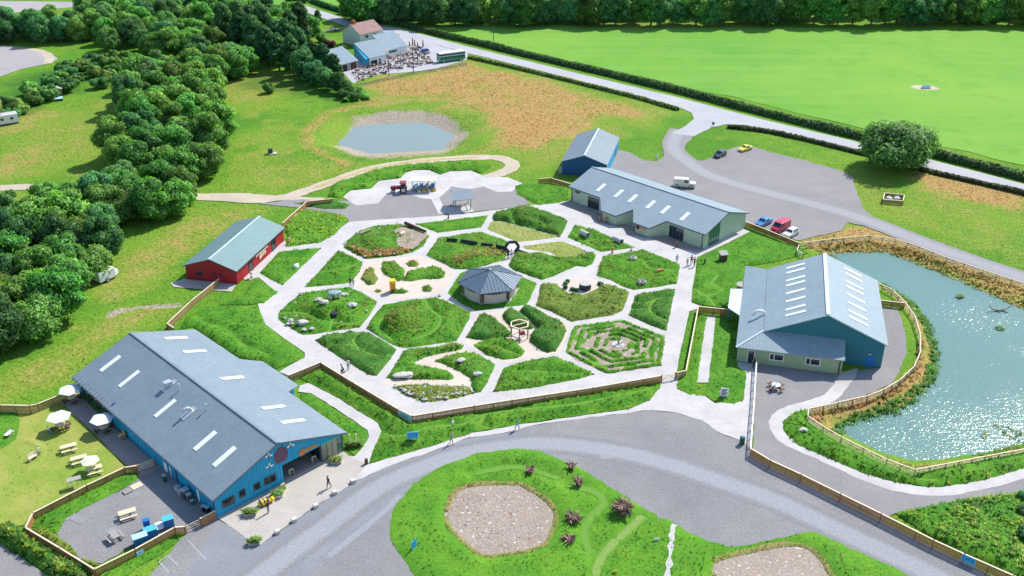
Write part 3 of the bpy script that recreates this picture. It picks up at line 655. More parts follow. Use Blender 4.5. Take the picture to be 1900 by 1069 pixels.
# ------------------------------------------------------------------ HEXAGONAL GARDEN BEDS
def G7(p): return Gs(Z7(p))
def G6(p): return Gs(Z6(p))
def trail(conv, pts): return spline(conv(pts))
def mound(conv, pt, r, h): a = conv([pt])[0]; return (a[0], a[1], r, h)
def bed(P, base, pal, label, dens=5.5, size=.26, rise=.42, seed=0, edge_pal='olive', nm='bed_planting', **kw):
    r = relief('garden_bed', P, M[base], rise=rise, seed=seed, **kw)
    plant(r, nm, pal, max(dens, 5.5), min(size, .28), label, 'planting', edge_pal=edge_pal)
    if rise > .2:
        wild = {'green': 'olive', 'dark': 'mixed', 'mixed': 'olive', 'olive': 'straw', 'yellow': 'green'}[pal]; o1, o2 = seed*13.7, seed*7.1
        plant(r, 'tall_herbs', wild, 5.0, .30, 'taller clumps in the '+label, 'planting', blades=5, where=lambda x, y: fbm(x+o1, y+o2, 3.2, seed+200) > .56)
        plant(r, 'seed_heads', 'flower2', 2.2, .22, 'pale seed heads in the '+label, 'planting', blades=3, where=lambda x, y: fbm(x-o1, y+o2, 4.0, seed+300) > .58)
    return r
# quarry-like play bed with driftwood, north west
b1 = bed(G6([(465, 325), (490, 285), (560, 230), (640, 205), (770, 197), (860, 210), (940, 262), (905, 320), (850, 352), (760, 372), (600, 390), (530, 360)]), 'lawn', 'mixed', 'rough planting in the bed with the bare stony corner', seed=1, rise=.22, dens=2.4,
         mounds=[mound(G6, (650, 300), 3.0, .7)])
sheet('bare_stony_ground', G6([(735, 240), (790, 225), (930, 265), (890, 320), (845, 348), (790, 340), (735, 330), (760, 290)]), .62, M['pit'], edge=(.8, .1), hard=False) if False else None
bed(G6([(860, 195), (1265, 148), (1225, 215), (985, 245)]), 'lawn', 'green', 'short green grass of the long bed below the shelter', seed=2, rise=.15, size=.22, dens=3)
b3 = bed(G6([(920, 370), (990, 270), (1225, 240), (1370, 290), (1360, 390), (1180, 445), (1080, 445), (1000, 405)]), 'lawn', 'mixed', 'grass and rust coloured herbs in front of the dark curved wall', seed=3, rise=.35, mounds=[mound(G6, (1180, 380), 3, .6)])
bed(G6([(250, 545), (435, 345), (480, 360), (575, 405), (555, 460), (505, 520), (380, 535)]), 'lawn', 'green', 'lush green grass bed crossed by a mown trail beside the wide path', seed=4, rise=.4, trails=[trail(G6, [(250, 470), (400, 460), (480, 445), (560, 405)])])
b5sand = sheet('sandy_play_surface', G6([(590, 402), (760, 385), (880, 372), (935, 385), (1050, 440), (1075, 470), (1040, 530), (985, 585), (850, 605), (740, 610), (660, 590), (520, 540), (520, 515)]), .036, M['sand'], edge=(1, .05))
for k, (pts, pal, base) in enumerate((([(680, 405), (750, 403), (805, 450), (800, 500), (770, 515), (700, 480), (675, 455)], 'green', 'lawn'), ([(790, 512), (820, 458), (960, 430), (1000, 440), (1028, 462), (1020, 492), (980, 500), (900, 500), (850, 512)], 'yellow', 'lawn'),
        ([(805, 412), (850, 400), (885, 412), (875, 435), (830, 432)], 'olive', 'lawn_olive'), ([(560, 495), (580, 465), (600, 445), (640, 442), (632, 465), (662, 495), (640, 530), (600, 535)], 'olive', 'lawn_olive'), ([(632, 565), (655, 556), (682, 566), (655, 578)], 'olive', 'lawn_olive'),
        ([(722, 580), (735, 562), (800, 556), (828, 568), (800, 582)], 'dark', 'lawn_dark'), ([(900, 545), (925, 533), (958, 548), (950, 570), (905, 570)], 'dark', 'lawn_dark'))):
    bed(G6(pts), base, pal, ['square grass island north of the yellow booth', 'long curved grass island east of the yellow booth', 'small olive island at the top of the sandy bed', 'ragged olive islands at the west of the sandy bed',
        'tiny flat green island at the foot of the sandy bed', 'low shrubby island beside the yellow booth', 'round dark island south east of the yellow booth'][k], seed=10+k, rise=.4, dens=4, res=.45, ramp_w=.45)
b6 = bed(G6([(105, 690), (165, 630), (240, 575), (500, 545), (570, 575), (655, 625), (610, 700), (560, 765), (290, 805), (235, 805), (110, 725)]), 'lawn', 'green', 'grassy hexagon with the dolmen mound and pale boulders', seed=6, rise=.3,
         trails=[trail(G6, [(110, 690), (250, 690), (350, 730), (450, 745), (560, 735), (640, 640)]), trail(G6, [(385, 790), (400, 740), (420, 700)])], mounds=[mound(G6, (410, 665), 3.6, 1.15)])
b7 = bed(G6([(595, 770), (640, 700), (690, 640), (850, 612), (980, 600), (1080, 640), (1165, 680), (1160, 720), (1125, 780), (1090, 840), (930, 865), (800, 880), (740, 865)]), 'lawn', 'green', 'grassy hexagon around the brown ringed mound', seed=7, rise=.3,
         trails=[trail(G6, [(735, 840), (680, 790), (665, 750), (690, 710), (740, 680)]), trail(G6, [(905, 600), (940, 660), (1000, 720), (960, 790), (860, 830)])], mounds=[mound(G6, (770, 740), 3.2, 1.3), mound(G6, (1000, 745), 1.0, .4)])
b8 = bed(G6([(305, 835), (400, 800), (560, 790), (610, 795), (690, 840), (760, 885), (720, 950), (650, 1035), (600, 1025), (450, 935)]), 'lawn_dark', 'dark', 'dense grey green growth of the bed beside the path walkers', seed=8, rise=.55, dens=4.5,
         trails=[trail(G6, [(400, 870), (500, 860), (560, 890), (640, 920), (730, 920)]), trail(G6, [(560, 890), (520, 840), (560, 790)])], tw=1.0)
b9 = bed(Gs(Z(830, 430, 6.683, [(0, 765), (80, 640), (160, 515), (250, 480), (640, 410), (930, 565), (1110, 640), (1060, 760), (985, 910), (700, 940), (360, 985), (180, 900)])), 'lawn', 'green', 'short lawn hexagon around the dark roofed pavilion', seed=9, rise=.10, size=.18, dens=3, amp=.05)
sheet('pavilion_floor', [(-3.6+4.9*math.cos(math.radians(13+60*k)), 143.45+4.9*math.sin(math.radians(13+60*k))) for k in range(6)], .20, M['path'], edge=None)
sheet('sandy_play_surface', Gs([(884, 585), (985, 570), (1060, 603), (1040, 655), (1010, 660), (970, 668), (940, 674), (900, 660), (862, 635)]), .036, M['sand'], edge=(1, .05))
G78 = lambda p: Gs(Z(930, 570, 8.908, p))
bed(G78([(15, 130), (60, 70), (180, 30), (240, 60), (400, 170), (555, 335), (500, 372), (300, 365), (170, 340), (60, 230)]), 'lawn_dark', 'dark', 'dark shrubby bed behind the hexagonal timber frame', seed=21, rise=.8, dens=5, amp=.3, res=.5, trails=[trail(G78, [(240, 60), (400, 170), (540, 320)])], tw=.9)
bed(G78([(265, 55), (420, 0), (600, 60), (750, 160), (1000, 260), (1080, 380), (1010, 560), (900, 730), (760, 765), (640, 700), (460, 560), (480, 470), (620, 380), (570, 330), (430, 180)]), 'lawn_dark', 'dark', 'tall bushy bed on the right of the hexagonal timber frame', seed=22, rise=1.0, dens=5, amp=.4, res=.5)
bed(G6([(1140, 825), (1180, 755), (1215, 700), (1260, 695), (1330, 740), (1388, 790), (1385, 815), (1250, 840)]), 'lawn_dark', 'dark', 'dark bushy bed on the left of the hexagonal timber frame', seed=23, rise=.7, dens=5, amp=.3, res=.5)
bed(Gs([(873, 639), (930, 626), (955, 632), (974, 652), (968, 663), (935, 669), (905, 660)]), 'lawn', 'green', 'striped green bed below the hexagonal timber frame', seed=24, rise=.55, dens=4.5, res=.5, trails=[spline(Gs([(880, 640), (920, 645), (965, 660)]))], tw=.9)
GS = lambda p: Gs(Z(700, 630, 7.917, p))
sheet('serpentine_sand_path', GS([(60, 620), (150, 585), (300, 590), (560, 330), (740, 250), (1000, 200), (1200, 150), (1290, 120), (1330, 190), (1000, 260), (850, 330), (1000, 370), (1300, 500), (1400, 590), (1360, 690), (850, 690), (380, 680), (200, 690)]), .034, M['sand'], edge=None)
bed(GS([(130, 570), (250, 390), (380, 180), (600, 120), (800, 120), (1150, 60), (1265, 90), (1240, 150), (1000, 200), (740, 250), (560, 330), (560, 375), (820, 420), (1040, 470), (1160, 570), (1060, 600), (700, 590), (300, 590)]), 'lawn', 'mixed', 'herb bed on the inner side of the serpentine sand path', seed=25, rise=.5, dens=4.5, res=.5)
bed(GS([(830, 320), (1000, 250), (1290, 190), (1500, 230), (1740, 370), (1660, 540), (1600, 680), (1520, 780), (1430, 790), (1380, 700), (1375, 590), (1200, 470), (1000, 375)]), 'lawn', 'mixed', 'herb bed on the outer side of the serpentine sand path', seed=26, rise=.5, dens=4.5, res=.5)
rb = bed(GS([(235, 700), (380, 668), (700, 660), (850, 680), (1340, 690), (1420, 800), (1150, 870), (900, 905), (780, 925), (600, 900), (430, 820)]), 'lawn_olive', 'olive', 'rocky planting at the southern tip of the garden', seed=27, rise=.35, dens=3, res=.5)
b12 = bed(Gs([(914, 728), (935, 683), (950, 678), (990, 668), (1031, 662), (1058, 673), (1105, 695), (1068, 705), (990, 720)]), 'lawn', 'green', 'lush bed left of the maze along the south path', seed=12, rise=.5, dens=4.5, trails=[spline(Gs([(935, 690), (1000, 690), (1080, 697)]))], tw=.9)
b13 = relief('maze_bed', G7([(295, 900), (315, 830), (340, 765), (600, 728), (720, 770), (840, 820), (832, 890), (820, 955), (750, 990), (520, 1020), (350, 945)]), M['pit'], rise=.06, amp=.04, seed=13)
# the maze: planted rings broken by gaps, around a little stone court
mc = G7([(585, 862)])[0]; mo = b13[0]
mzp = G7([(295, 900), (340, 765), (600, 728), (840, 820), (820, 975), (520, 1020)])
for q, (sc_, wd, gaps) in enumerate(((.97, .55, ()), (.79, .72, ((.30, .33), (.83, .87))), (.61, .72, ((.05, .09), (.55, .58))), (.43, .68, ((.15, .20), (.7, .74))), (.25, .6, ((.40, .48),)))):
    ring = [(mc[0]+(p[0]-mc[0])*sc_, mc[1]+(p[1]-mc[1])*sc_) for p in mzp]; pts = rough_edge(ring, .7, .12); n = len(pts); seg = []
    cuts = [i for i in range(n) if not any(a < i/n < b for a, b in gaps)]; run = []
    for i in cuts+[10**6]:
        if run and i != run[-1]+1:
            if len(run) > 4:
                line = [pts[j] for j in run]+([pts[0], pts[1]] if not gaps else [])
                R = relief('maze_hedge', ribbon(line, wd), M['lawn'], z0=.08, rise=.34, ramp_w=.2, res=.35, seed=40+q)
                plant(R, 'maze_planting', 'green' if q % 2 else 'yellow', 12, .17, 'yellow green growth of one ring of the hexagonal maze', 'planting', blades=4)
            run = []
        run.append(i)
G75 = lambda p: Gs(Z(960, 500, 8.636, p))
sheet('sandy_play_surface', G75([(480, 240), (700, 180), (980, 110), (1180, 140), (1380, 230), (1300, 330), (1050, 400), (850, 380), (700, 290)]), .036, M['sand'], edge=None)
b14 = bed(G75([(290, 590), (340, 420), (370, 240), (520, 235), (620, 240), (700, 300), (830, 390), (1050, 405), (1280, 310), (1400, 240), (1550, 280), (1790, 370), (1740, 520), (1680, 670), (1500, 740), (860, 845), (550, 680)]), 'lawn_olive', 'mixed', 'varied olive and green planting below the stone drum', seed=14, rise=.6, dens=5, amp=.35,
         trails=[trail(G75, [(600, 290), (760, 430), (900, 470), (1100, 430), (1300, 350)])], tw=1.1)
bed(G7([(645, 700), (660, 645), (680, 590), (790, 570), (900, 553), (875, 670), (850, 787), (750, 750)]), 'lawn_dark', 'dark', 'dark clipped looking bed with loop trails by the east path', seed=15, rise=.55, dens=4.5, trails=[trail(G7, [(690, 630), (740, 635), (790, 610), (900, 600)]), trail(G7, [(790, 610), (760, 650), (770, 690), (850, 730)]), trail(G7, [(660, 670), (740, 665), (765, 660)])], tw=1.0)
b16 = bed(G7([(465, 480), (480, 430), (500, 375), (600, 358), (720, 340), (820, 375), (925, 420), (918, 470), (910, 525), (790, 545), (670, 560), (620, 545), (540, 505)]), 'lawn', 'green', 'bright green play bed with logs east of the striped bed', seed=16, rise=.35, trails=[trail(G7, [(640, 380), (720, 400), (760, 440), (900, 450)])], mounds=[mound(G7, (720, 430), 1.8, .5)])
b17 = bed(G7([(305, 270), (325, 235), (345, 200), (450, 225), (570, 280), (680, 325), (590, 338), (490, 350), (400, 310)]), 'lawn', 'green', 'grass bed with two concrete pipes in front of the visitor building', seed=17, rise=.3, trails=[trail(G7, [(330, 240), (400, 290), (470, 330)]), trail(G7, [(400, 290), (480, 285), (560, 290)])], tw=.9)
G4 = lambda p: Gs(Z(890, 380, 6.552, p))
bed(G4([(160, 200), (165, 120), (330, 80), (430, 55), (540, 40), (680, 70), (840, 120), (1070, 200), (1030, 300), (990, 375), (850, 355), (640, 300), (420, 240), (300, 200)]), 'lawn_dark', 'green', 'tall green half of the northern bed with dark bushes', seed=18, rise=.7, dens=4, amp=.3, mounds=[mound(G4, (560, 160), 3, .7)], trails=[trail(G4, [(400, 120), (430, 230), (620, 280), (800, 270), (740, 200)])], tw=1.0)
def striped(P, label, ang, seed):
    r = relief('thin_grass_bed', P, M['reclaim'], rise=.07, amp=.03, seed=seed)
    c, s = math.cos(ang), math.sin(ang)
    plant(r, 'row_planting', 'olive', 6, .2, label, 'planting', where=lambda x, y: (np.mod(x*c+y*s, .95) < .42))
striped(G4([(90, 300), (130, 220), (160, 205), (300, 205), (420, 245), (640, 305), (850, 360), (980, 380), (990, 390), (720, 430), (460, 455), (280, 380)]), 'thin grass in rows on the front half of the northern bed', .2, 19)
striped(G4([(510, 505), (760, 475), (1000, 445), (1150, 500), (1290, 560), (1240, 610), (1150, 650), (950, 640), (850, 580), (700, 560), (560, 540)]), 'thin grass in rows east of the steel arch', .2, 20)
bed(G4([(350, 740), (430, 590), (560, 600), (760, 600), (880, 640), (960, 660), (1150, 665), (1300, 590), (1415, 610), (1370, 720), (1300, 760), (1180, 745), (1050, 800), (920, 860), (760, 920), (560, 850), (400, 790)]), 'lawn', 'mixed', 'bushy bed with an orange patch south east of the steel arch', seed=28, rise=.7, dens=4.5, amp=.4)
# ------------------------------------------------------------------ BERMS, VERGES AND LAWNS ROUND THE GARDEN
def lawn(name, P, base, pal, label, rise=.35, dens=4.5, size=.24, seed=0, **kw):
    r = relief(name, P, M[base], rise=rise, seed=seed, **kw); plant(r, 'long_grass', pal, dens, size, label, 'grass', edge_pal='yellow'); return r
lawn('grass_bed', G6([(5, 465), (60, 405), (110, 350), (345, 328), (240, 430), (130, 535), (60, 500)]), 'lawn', 'green', 'grass bed with the white bin by the red barn', seed=31)
lawn('grass_verge', [*G6([(-95, 600), (-60, 545), (-20, 505), (0, 505), (50, 535), (105, 570), (30, 632), (-60, 640), (-220, 640)])], 'lawn', 'green', 'strip of long grass below the red barn', seed=32, dens=2.5)
lawn('grass_verge', Gs([(330, 612), (350, 585), (400, 568), (478, 568), (493, 603), (530, 632), (566, 656), (563, 665), (512, 684), (487, 672), (445, 664), (358, 606)]), 'lawn', 'green', 'lawn with winding mown trails behind the blue cafe', seed=33, res=.7, rise=.4,
     trails=[spline(Gs([(375, 588), (400, 580), (440, 575), (478, 568)])), spline(Gs([(370, 590), (380, 600), (420, 612), (450, 640), (500, 660)])), spline(Gs([(440, 600), (500, 610), (520, 640)]))], tw=1.0)
lawn('rough_grass', Gs([(526, 418), (545, 395), (575, 390), (640, 402), (644, 408), (625, 432), (596, 450), (530, 459), (534, 440)]), 'lawn', 'lime', 'rough yellow green growth behind the red barn', seed=34, dens=3, size=.5, rise=.35)
lawn('rough_grass', Gs([(543, 376), (570, 377), (617, 372), (650, 380), (640, 388), (600, 388), (575, 384)]), 'lawn_dark', 'green', 'grass patch behind the top end of the north fence', seed=35)
lawn('rough_grass', Z and Gs(Z(620, 300, 5.278, [(-20, 235), (100, 190), (250, 135), (400, 88), (640, 45), (900, 18), (1200, 0), (1500, 12), (1545, 38), (1500, 80), (1440, 110), (1340, 85), (1140, 90), (1040, 125), (940, 80), (780, 80), (690, 108), (640, 160), (430, 185), (350, 262), (150, 280), (60, 350), (-60, 345)])), 'lawn', 'yellow', 'raised grass verge behind the concrete pads', seed=36, dens=1.6, size=.45, rise=.6, res=1.0)
lawn('rough_grass', Gs([(955, 345), (985, 340), (1030, 345), (1056, 350), (1058, 368), (1040, 376), (1000, 381), (985, 372), (960, 362)]), 'lawn', 'green', 'grass triangle at the west end of the visitor building', seed=37, rise=.3)
lawn('berm', Gs([(556, 700), (597, 681), (656, 717), (764, 786), (860, 768), (960, 750), (1100, 729), (1226, 709), (1225, 720), (1206, 743), (1166, 759), (1061, 773), (960, 788), (877, 803), (783, 833), (684, 860), (692, 838), (708, 800), (700, 784), (620, 734), (572, 710)]), 'lawn', 'flower', 'long grass berm between the garden fence and the road', seed=38, res=.55, rise=.6, ramp_w=1.6, dens=6, size=.27,
     trails=[spline(Gs([(714, 806), (740, 812), (770, 803), (800, 793), (860, 788), (900, 770), (960, 762), (1060, 752), (1150, 735), (1210, 722)])), spline(Gs([(900, 770), (890, 790), (905, 796)]))], tw=1.3)
lawn('grass_island', Gs([(558, 731), (578, 731), (630, 765), (681, 799), (685, 811), (672, 830), (657, 846), (645, 835), (636, 812), (600, 775), (560, 745)]), 'lawn', 'green', 'lawn strip between the blue cafe and the curved path', seed=39, rise=.15, size=.2)
lawn('east_lawn', Gs([(1284, 560), (1285, 535), (1291, 509), (1294, 480), (1340, 458), (1393, 432), (1440, 448), (1484, 462), (1500, 470), (1440, 486), (1384, 494), (1379, 520), (1372, 570), (1340, 571), (1300, 566)]), 'lawn', 'green', 'lawn with mown trails between the garden and the teal hangar', seed=50, rise=.35, res=.7, dens=2.6,
     trails=[spline(Gs(Z(1100, 460, 6.333, [(1190, 490), (1340, 575), (1430, 690)]))), spline(Gs(Z(1100, 460, 6.333, [(1340, 575), (1520, 500), (1400, 420), (1480, 320)])))], tw=1.25)
lawn('grass_strip', Gs([(1257, 688), (1262, 655), (1272, 615), (1280, 580), (1293, 577), (1285, 620), (1274, 686)]), 'lawn', 'green', 'narrow grass strip inside the white capped fence', seed=51, rise=.2)
lawn('grass_strip', Gs([(1256, 722), (1258, 700), (1276, 694), (1286, 650), (1298, 580), (1312, 586), (1302, 650), (1291, 728), (1282, 734)]), 'lawn', 'green', 'narrow grass strip left of the straight white path', seed=52, rise=.2)
lawn('grass_strip', Gs([(1328, 588), (1368, 596), (1367, 650), (1368, 680), (1385, 690), (1380, 742), (1362, 750), (1328, 746), (1309, 734), (1315, 700), (1322, 640)]), 'lawn', 'green', 'lawn with the white notice board beside the teal hangar', seed=53, rise=.12, size=.2)
lawn('pond_bank', Gs([(1503, 757), (1475, 765), (1452, 783), (1454, 800), (1480, 826), (1540, 852), (1600, 878), (1660, 895), (1740, 905), (1820, 893), (1905, 868), (2000, 840), (2000, 812), (1905, 838), (1760, 866), (1702, 878), (1640, 860), (1560, 822), (1500, 788)]), 'lawn', 'green', 'green grass bank between the pale path and the pond fence', seed=54, rise=.5, dens=3, size=.4,
     trails=[spline(Gs([(1492, 775), (1530, 805), (1600, 845), (1690, 886), (1740, 892)]))], tw=1.25)
# the big roadside island with two stony pits
isl = [(722.5, 972), (731, 941), (766, 898), (817, 867), (884, 842), (960, 832), (1000, 837), (1068, 864), (1139, 908), (1203, 948), (1253, 972), (1287, 992), (1347, 1017), (1388, 1012), (1430, 1003), (1504, 987), (1531, 995), (1588, 1022), (1656, 1052), (1690, 1072), (1720, 1100), (1400, 1120), (1000, 1120), (790, 1100), (770, 1069), (736, 1022), (722, 995)]
pit1 = spline(Gs([(825, 950), (844, 911), (875, 900), (901, 897), (960, 897), (980, 905), (1005, 920), (1027, 940), (1034, 962), (1022, 1000), (1000, 1020), (950, 1030), (895, 1034), (862, 1010), (832, 980)]), True, 3)
pit2 = spline(Gs([(1325, 1045), (1335, 1035), (1390, 1022), (1450, 1010), (1490, 1012), (1520, 1030), (1540, 1060), (1545, 1100), (1340, 1100)]), True, 3)
def punch(P, holes, name, m, z0, rise, seed, trails, mounds=()):
    """planted surface with pits left open"""
    P = rough_edge(P, .8, .1); x0, x1 = min(p[0] for p in P), max(p[0] for p in P); y0, y1 = min(p[1] for p in P), max(p[1] for p in P)
    gx, gy = np.meshgrid(np.arange(x0, x1, .8), np.arange(y0, y1, .8)); gx = gx.ravel()+nr.uniform(-.15, .15, gx.size); gy = gy.ravel()+nr.uniform(-.15, .15, gy.size)
    k = sdf(P, gx, gy, 4) < -.4
    for h in holes: k &= sdf(h, gx, gy, 4) > .3
    V = [Vector(p) for p in P]; faces = [list(range(len(P)))]
    for h in holes:
        n0 = len(V); V += [Vector(p) for p in h]; faces.append(list(range(n0, n0+len(h))))
    V += [Vector((a, b)) for a, b in zip(gx[k], gy[k])]
    r = delaunay_2d_cdt(V, [], faces, 1, 1e-5); vx = np.array([v.x for v in r[0]]); vy = np.array([v.y for v in r[0]])
    def hf(x, y):
        d = -sdf(P, x, y, 6); 
        z = rise*sstep(0, .8, d)*(.7+.6*fbm(x, y, 3, seed))+.14*(fbm(x, y, 1.4, seed+3)-.5)
        for h in holes: z = z*sstep(-.1, 1.2, sdf(h, x, y, 4))+.22*np.exp(-((sdf(h, x, y, 4)-.7)/.6)**2)
        for t in trails: z = z*(.15+.85*sstep(.3, 1.0, dist_line(t, x, y, False, 4)))
        return z0+z
    vz = hf(vx, vy); fs = []
    for f in r[2]:
        c = (sum(vx[i] for i in f)/len(f), sum(vy[i] for i in f)/len(f))
        if not any(inside(h, np.array([c[0]]), np.array([c[1]]))[0] for h in holes): fs.append(tuple(f))
    me = bpy.data.meshes.new(name); me.from_pydata(list(zip(vx.tolist(), vy.tolist(), vz.tolist())), [], fs); me.update(); me.polygons.foreach_set('use_smooth', [True]*len(me.polygons))
    bmn = bmesh.new(); bmn.from_mesh(me)
    if sum(f.normal.z for f in bmn.faces) < 0: bmesh.ops.reverse_faces(bmn, faces=bmn.faces)
    bmn.to_mesh(me); bmn.free()
    set_props(link(name, me, m), kind='structure'); return (P, hf, trails, .9)
tr_i = [spline(Gs([(1100, 1090), (1112, 1045), (1130, 1018), (1165, 985), (1200, 952)])), spline(Gs([(1100, 1030), (1085, 1000), (1090, 970), (1120, 935), (1105, 915), (1050, 900)])), spline(Gs([(880, 880), (960, 868), (1040, 890)]))]
M['rim_straw'] = mat('tan_rim_grass', (.30, .23, .10), (.17, .22, .045), .5, 2.5, .95, .3, .8, 3, spec=.1)
M['island'] = mat('island_grass', (.12, .285, .025), (.075, .225, .02), .22, 2.5, .95, .25, .8, 3, spec=.1)
isle = punch(Gs(isl), [pit1, pit2], 'roadside_island', M['island'], .035, .32, 60, tr_i)
_hole = lambda x, y: (~inside(pit1, x, y)) & (~inside(pit2, x, y))
plant(isle, 'long_grass', 'green', 3.6, .2, 'green grass covering the roadside island round both pits', 'grass', where=_hole)
for pt_ in (pit1, pit2):
    rr_ = relief('dry_rim', ribbon(pt_, .85), M['rim_straw'], z0=.06, rise=.16, ramp_w=.4, res=.4, amp=.1, seed=71)
    plant(rr_, 'dry_grass', 'straw', 7, .14, 'dry tan grass on the rim of '+('the round stony pit' if pt_ is pit1 else 'the pit at the bottom edge'), 'grass'); plant(rr_, 'rim_grass', 'green', 9, .16, 'yellow green grass on the rim of '+('the round stony pit' if pt_ is pit1 else 'the pit at the bottom edge'), 'grass')
plant(isle, 'yellow_grass', 'yellow', 2.5, .22, 'yellowish grass patches on the roadside island', 'grass', where=lambda x, y: _hole(x, y) & ((fbm(x, y, 7, 70) > .55) | (x > 26)))
for pt in (pit1, pit2): sheet('stony_pit', pt, .026, M['pit'], edge=None)
for k, t in enumerate(tr_i): soft_strip('worn_footpath', [p for p in t if inside(isle[0], np.array([p[0]]), np.array([p[1]]))[0]], (1.5, 1.2, 1.0)[k], .1, M['foot_g' if k == 0 else 'foot_f'], isle[1])
sheet('worn_footpath', ribbon(spline(Gs([(1236, 1100), (1240, 1060), (1246, 1010), (1250, 978)])), .55), .42, M['path'], edge=(.8, .2), hard=False)
def strew(name, P, n, rmin, rmax, z, m, label, cat='stones', hole=None):
    """loose stones lying over a patch of ground, one mesh"""
    xs = [p[0] for p in P]; ys = [p[1] for p in P]; mb = MB(); k = 0
    oc = [(1, 0, 0), (0, 1, 0), (-1, 0, 0), (0, -1, 0), (0, 0, .8), (0, 0, -.4)]; of = [(0, 1, 4), (1, 2, 4), (2, 3, 4), (3, 0, 4), (1, 0, 5), (2, 1, 5), (3, 2, 5), (0, 3, 5)]
    while k < n:
        x = rnd.uniform(min(xs), max(xs)); y = rnd.uniform(min(ys), max(ys))
        if not inside(P, np.array([x]), np.array([y]))[0]: continue
        r = rnd.uniform(rmin, rmax); a = rnd.uniform(0, 3); c, s = math.cos(a), math.sin(a)
        mb.add([(x+(v[0]*c-v[1]*s)*r*rnd.uniform(.7, 1.2), y+(v[0]*s+v[1]*c)*r*rnd.uniform(.7, 1.2), z+v[2]*r*.7) for v in oc], of); k += 1
    o = mb.build(name, m); set_props(o, label, cat, None, 'stuff')
strew('loose_stones', pit1, 900, .05, .13, .03, M['stone'], 'pale loose stones scattered over the round stony pit'); strew('loose_stones', [p for p in pit2], 450, .05, .13, .03, M['stone'], 'pale loose stones in the pit at the bottom edge')
strew('rockery_stones', rb[0], 90, .14, .38, .30, M['stone'], 'jumbled rocks in the southern tip bed')
strew('scattered_stones', b6[0], 16, .2, .5, .35, M['stone'], 'small boulders strewn over the dolmen mound'); strew('scattered_stones', b1[0], 40, .12, .4, .35, M['stone'], 'stones lying about the driftwood bed')
# yard edges, terrace lawn
lawn('yard_bank', Gs([(66, 958), (120, 926), (180, 892), (228, 874), (254, 868), (258, 884), (252, 893), (200, 922), (150, 946), (122, 963), (105, 992), (80, 982), (56, 977)]), 'lawn', 'green', 'bright grass bank inside the north west yard fence', seed=61, rise=.25)
yb = lawn('yard_bank', Gs([(58, 980), (80, 984), (105, 994), (125, 1008), (150, 1036), (186, 1049), (172, 1050), (120, 1020)]), 'lawn_olive', 'lime', 'feathery yellow green growth inside the west yard fence', seed=62, rise=.5, size=.42, dens=9)
lawn('yard_verge', Gs([(176, 1062), (240, 1030), (330, 985), (341, 984), (343, 994), (300, 1028), (255, 1052), (215, 1085), (180, 1100)]), 'lawn', 'green', 'grass verge outside the yard fence by the parking', seed=63, rise=.2)
sheet('mown_lawn', Gs([(-60, 770), (0, 768), (40, 760), (112, 748), (170, 803), (235, 867), (225, 874), (60, 953), (46, 975), (0, 985), (-60, 990)]), .012, M['lawn_yellow'], edge=(1.5, .2), hard=False)
relief('lawn_ridge', ribbon(spline(Gs([(36, 812), (75, 830), (74, 850), (40, 878)])), 1.2), M['lawn_yellow'], z0=.0, rise=.22, seed=66)
lawn('mown_green', Gs([(-50, 765), (30, 762), (38, 780), (30, 815), (0, 835), (-50, 850)]), 'lawn', 'green', 'greener grass at the left end of the terrace lawn', seed=67, rise=.06, size=.15)
hb = relief('rough_bank', Gs([(-40, 990), (30, 975), (44, 985), (60, 1000), (120, 1034), (172, 1060), (165, 1100), (95, 1100), (96, 1070), (34, 1029), (0, 1010), (-40, 1008)]), M['lawn_dark'], rise=.7, amp=.5, seed=68)
plant(hb, 'weedy_growth', 'lime', 5, .38, 'pale weedy bushes outside the yard fence corner', 'weeds', blades=6); plant(hb, 'dark_growth', 'dark', 5, .45, 'dark undergrowth outside the yard fence corner', 'weeds', blades=6)
rbk = relief('rough_bank', Gs([(1660, 952), (1700, 945), (1757, 933), (1860, 918), (1905, 912), (2000, 880), (2050, 1100), (1950, 1100), (1885, 1068), (1740, 1004)]), M['lawn'], rise=.5, amp=.3, seed=69)
plant(rbk, 'rough_growth', 'green', 5, .40, 'tall mixed grass filling the bottom right corner', 'grass', blades=5); plant(rbk, 'weedy_growth', 'lime', 6, .34, 'pale feathery weeds in the bottom right corner', 'weeds', blades=7, where=lambda x, y: fbm(x, y, 4, 80) > .44)
# reeds and rank growth round the pond
shore = Gs([(1634, 528), (1662, 545), (1692, 572), (1712, 605), (1722, 650), (1712, 690), (1690, 722), (1650, 745), (1600, 765), (1520, 785), (1508, 766), (1560, 752), (1620, 738), (1672, 712), (1700, 680), (1710, 650), (1708, 615), (1695, 585), (1665, 555), (1630, 535)])
def bankplant(name, P, pal, dens, size, label, cat, **kw): plant((P, lambda x, y: ground_z(x, y), (), 1), name, pal, dens, size, label, cat, **kw)
wat = lambda x, y: sdf(POND2, x, y, 8) > -.15
bankplant('straw_bank_grass', Gs([(1622, 520), (1680, 545), (1730, 590), (1750, 650), (1735, 700), (1690, 750), (1600, 790), (1530, 800), (1495, 775), (1505, 758), (1610, 735), (1668, 710), (1702, 670), (1708, 619), (1685, 570), (1630, 528)]), 'straw', 7, .5, 'straw coloured grass on the near bank inside the pond fence', 'grass', where=lambda x, y: sdf(POND2, x, y, 8) > 1.5, blades=5)
bankplant('reeds', Gs([(1640, 520), (1700, 555), (1745, 610), (1752, 660), (1735, 715), (1690, 765), (1610, 798), (1540, 800), (1560, 770), (1660, 740), (1715, 700), (1728, 650), (1712, 600), (1680, 555), (1630, 525)]), 'green', 9, .55, 'green reeds along the curved near shore of the pond', 'reeds', where=lambda x, y: (sdf(POND2, x, y, 8) > -.3) & (sdf(POND2, x, y, 8) < 1.7), blades=5)
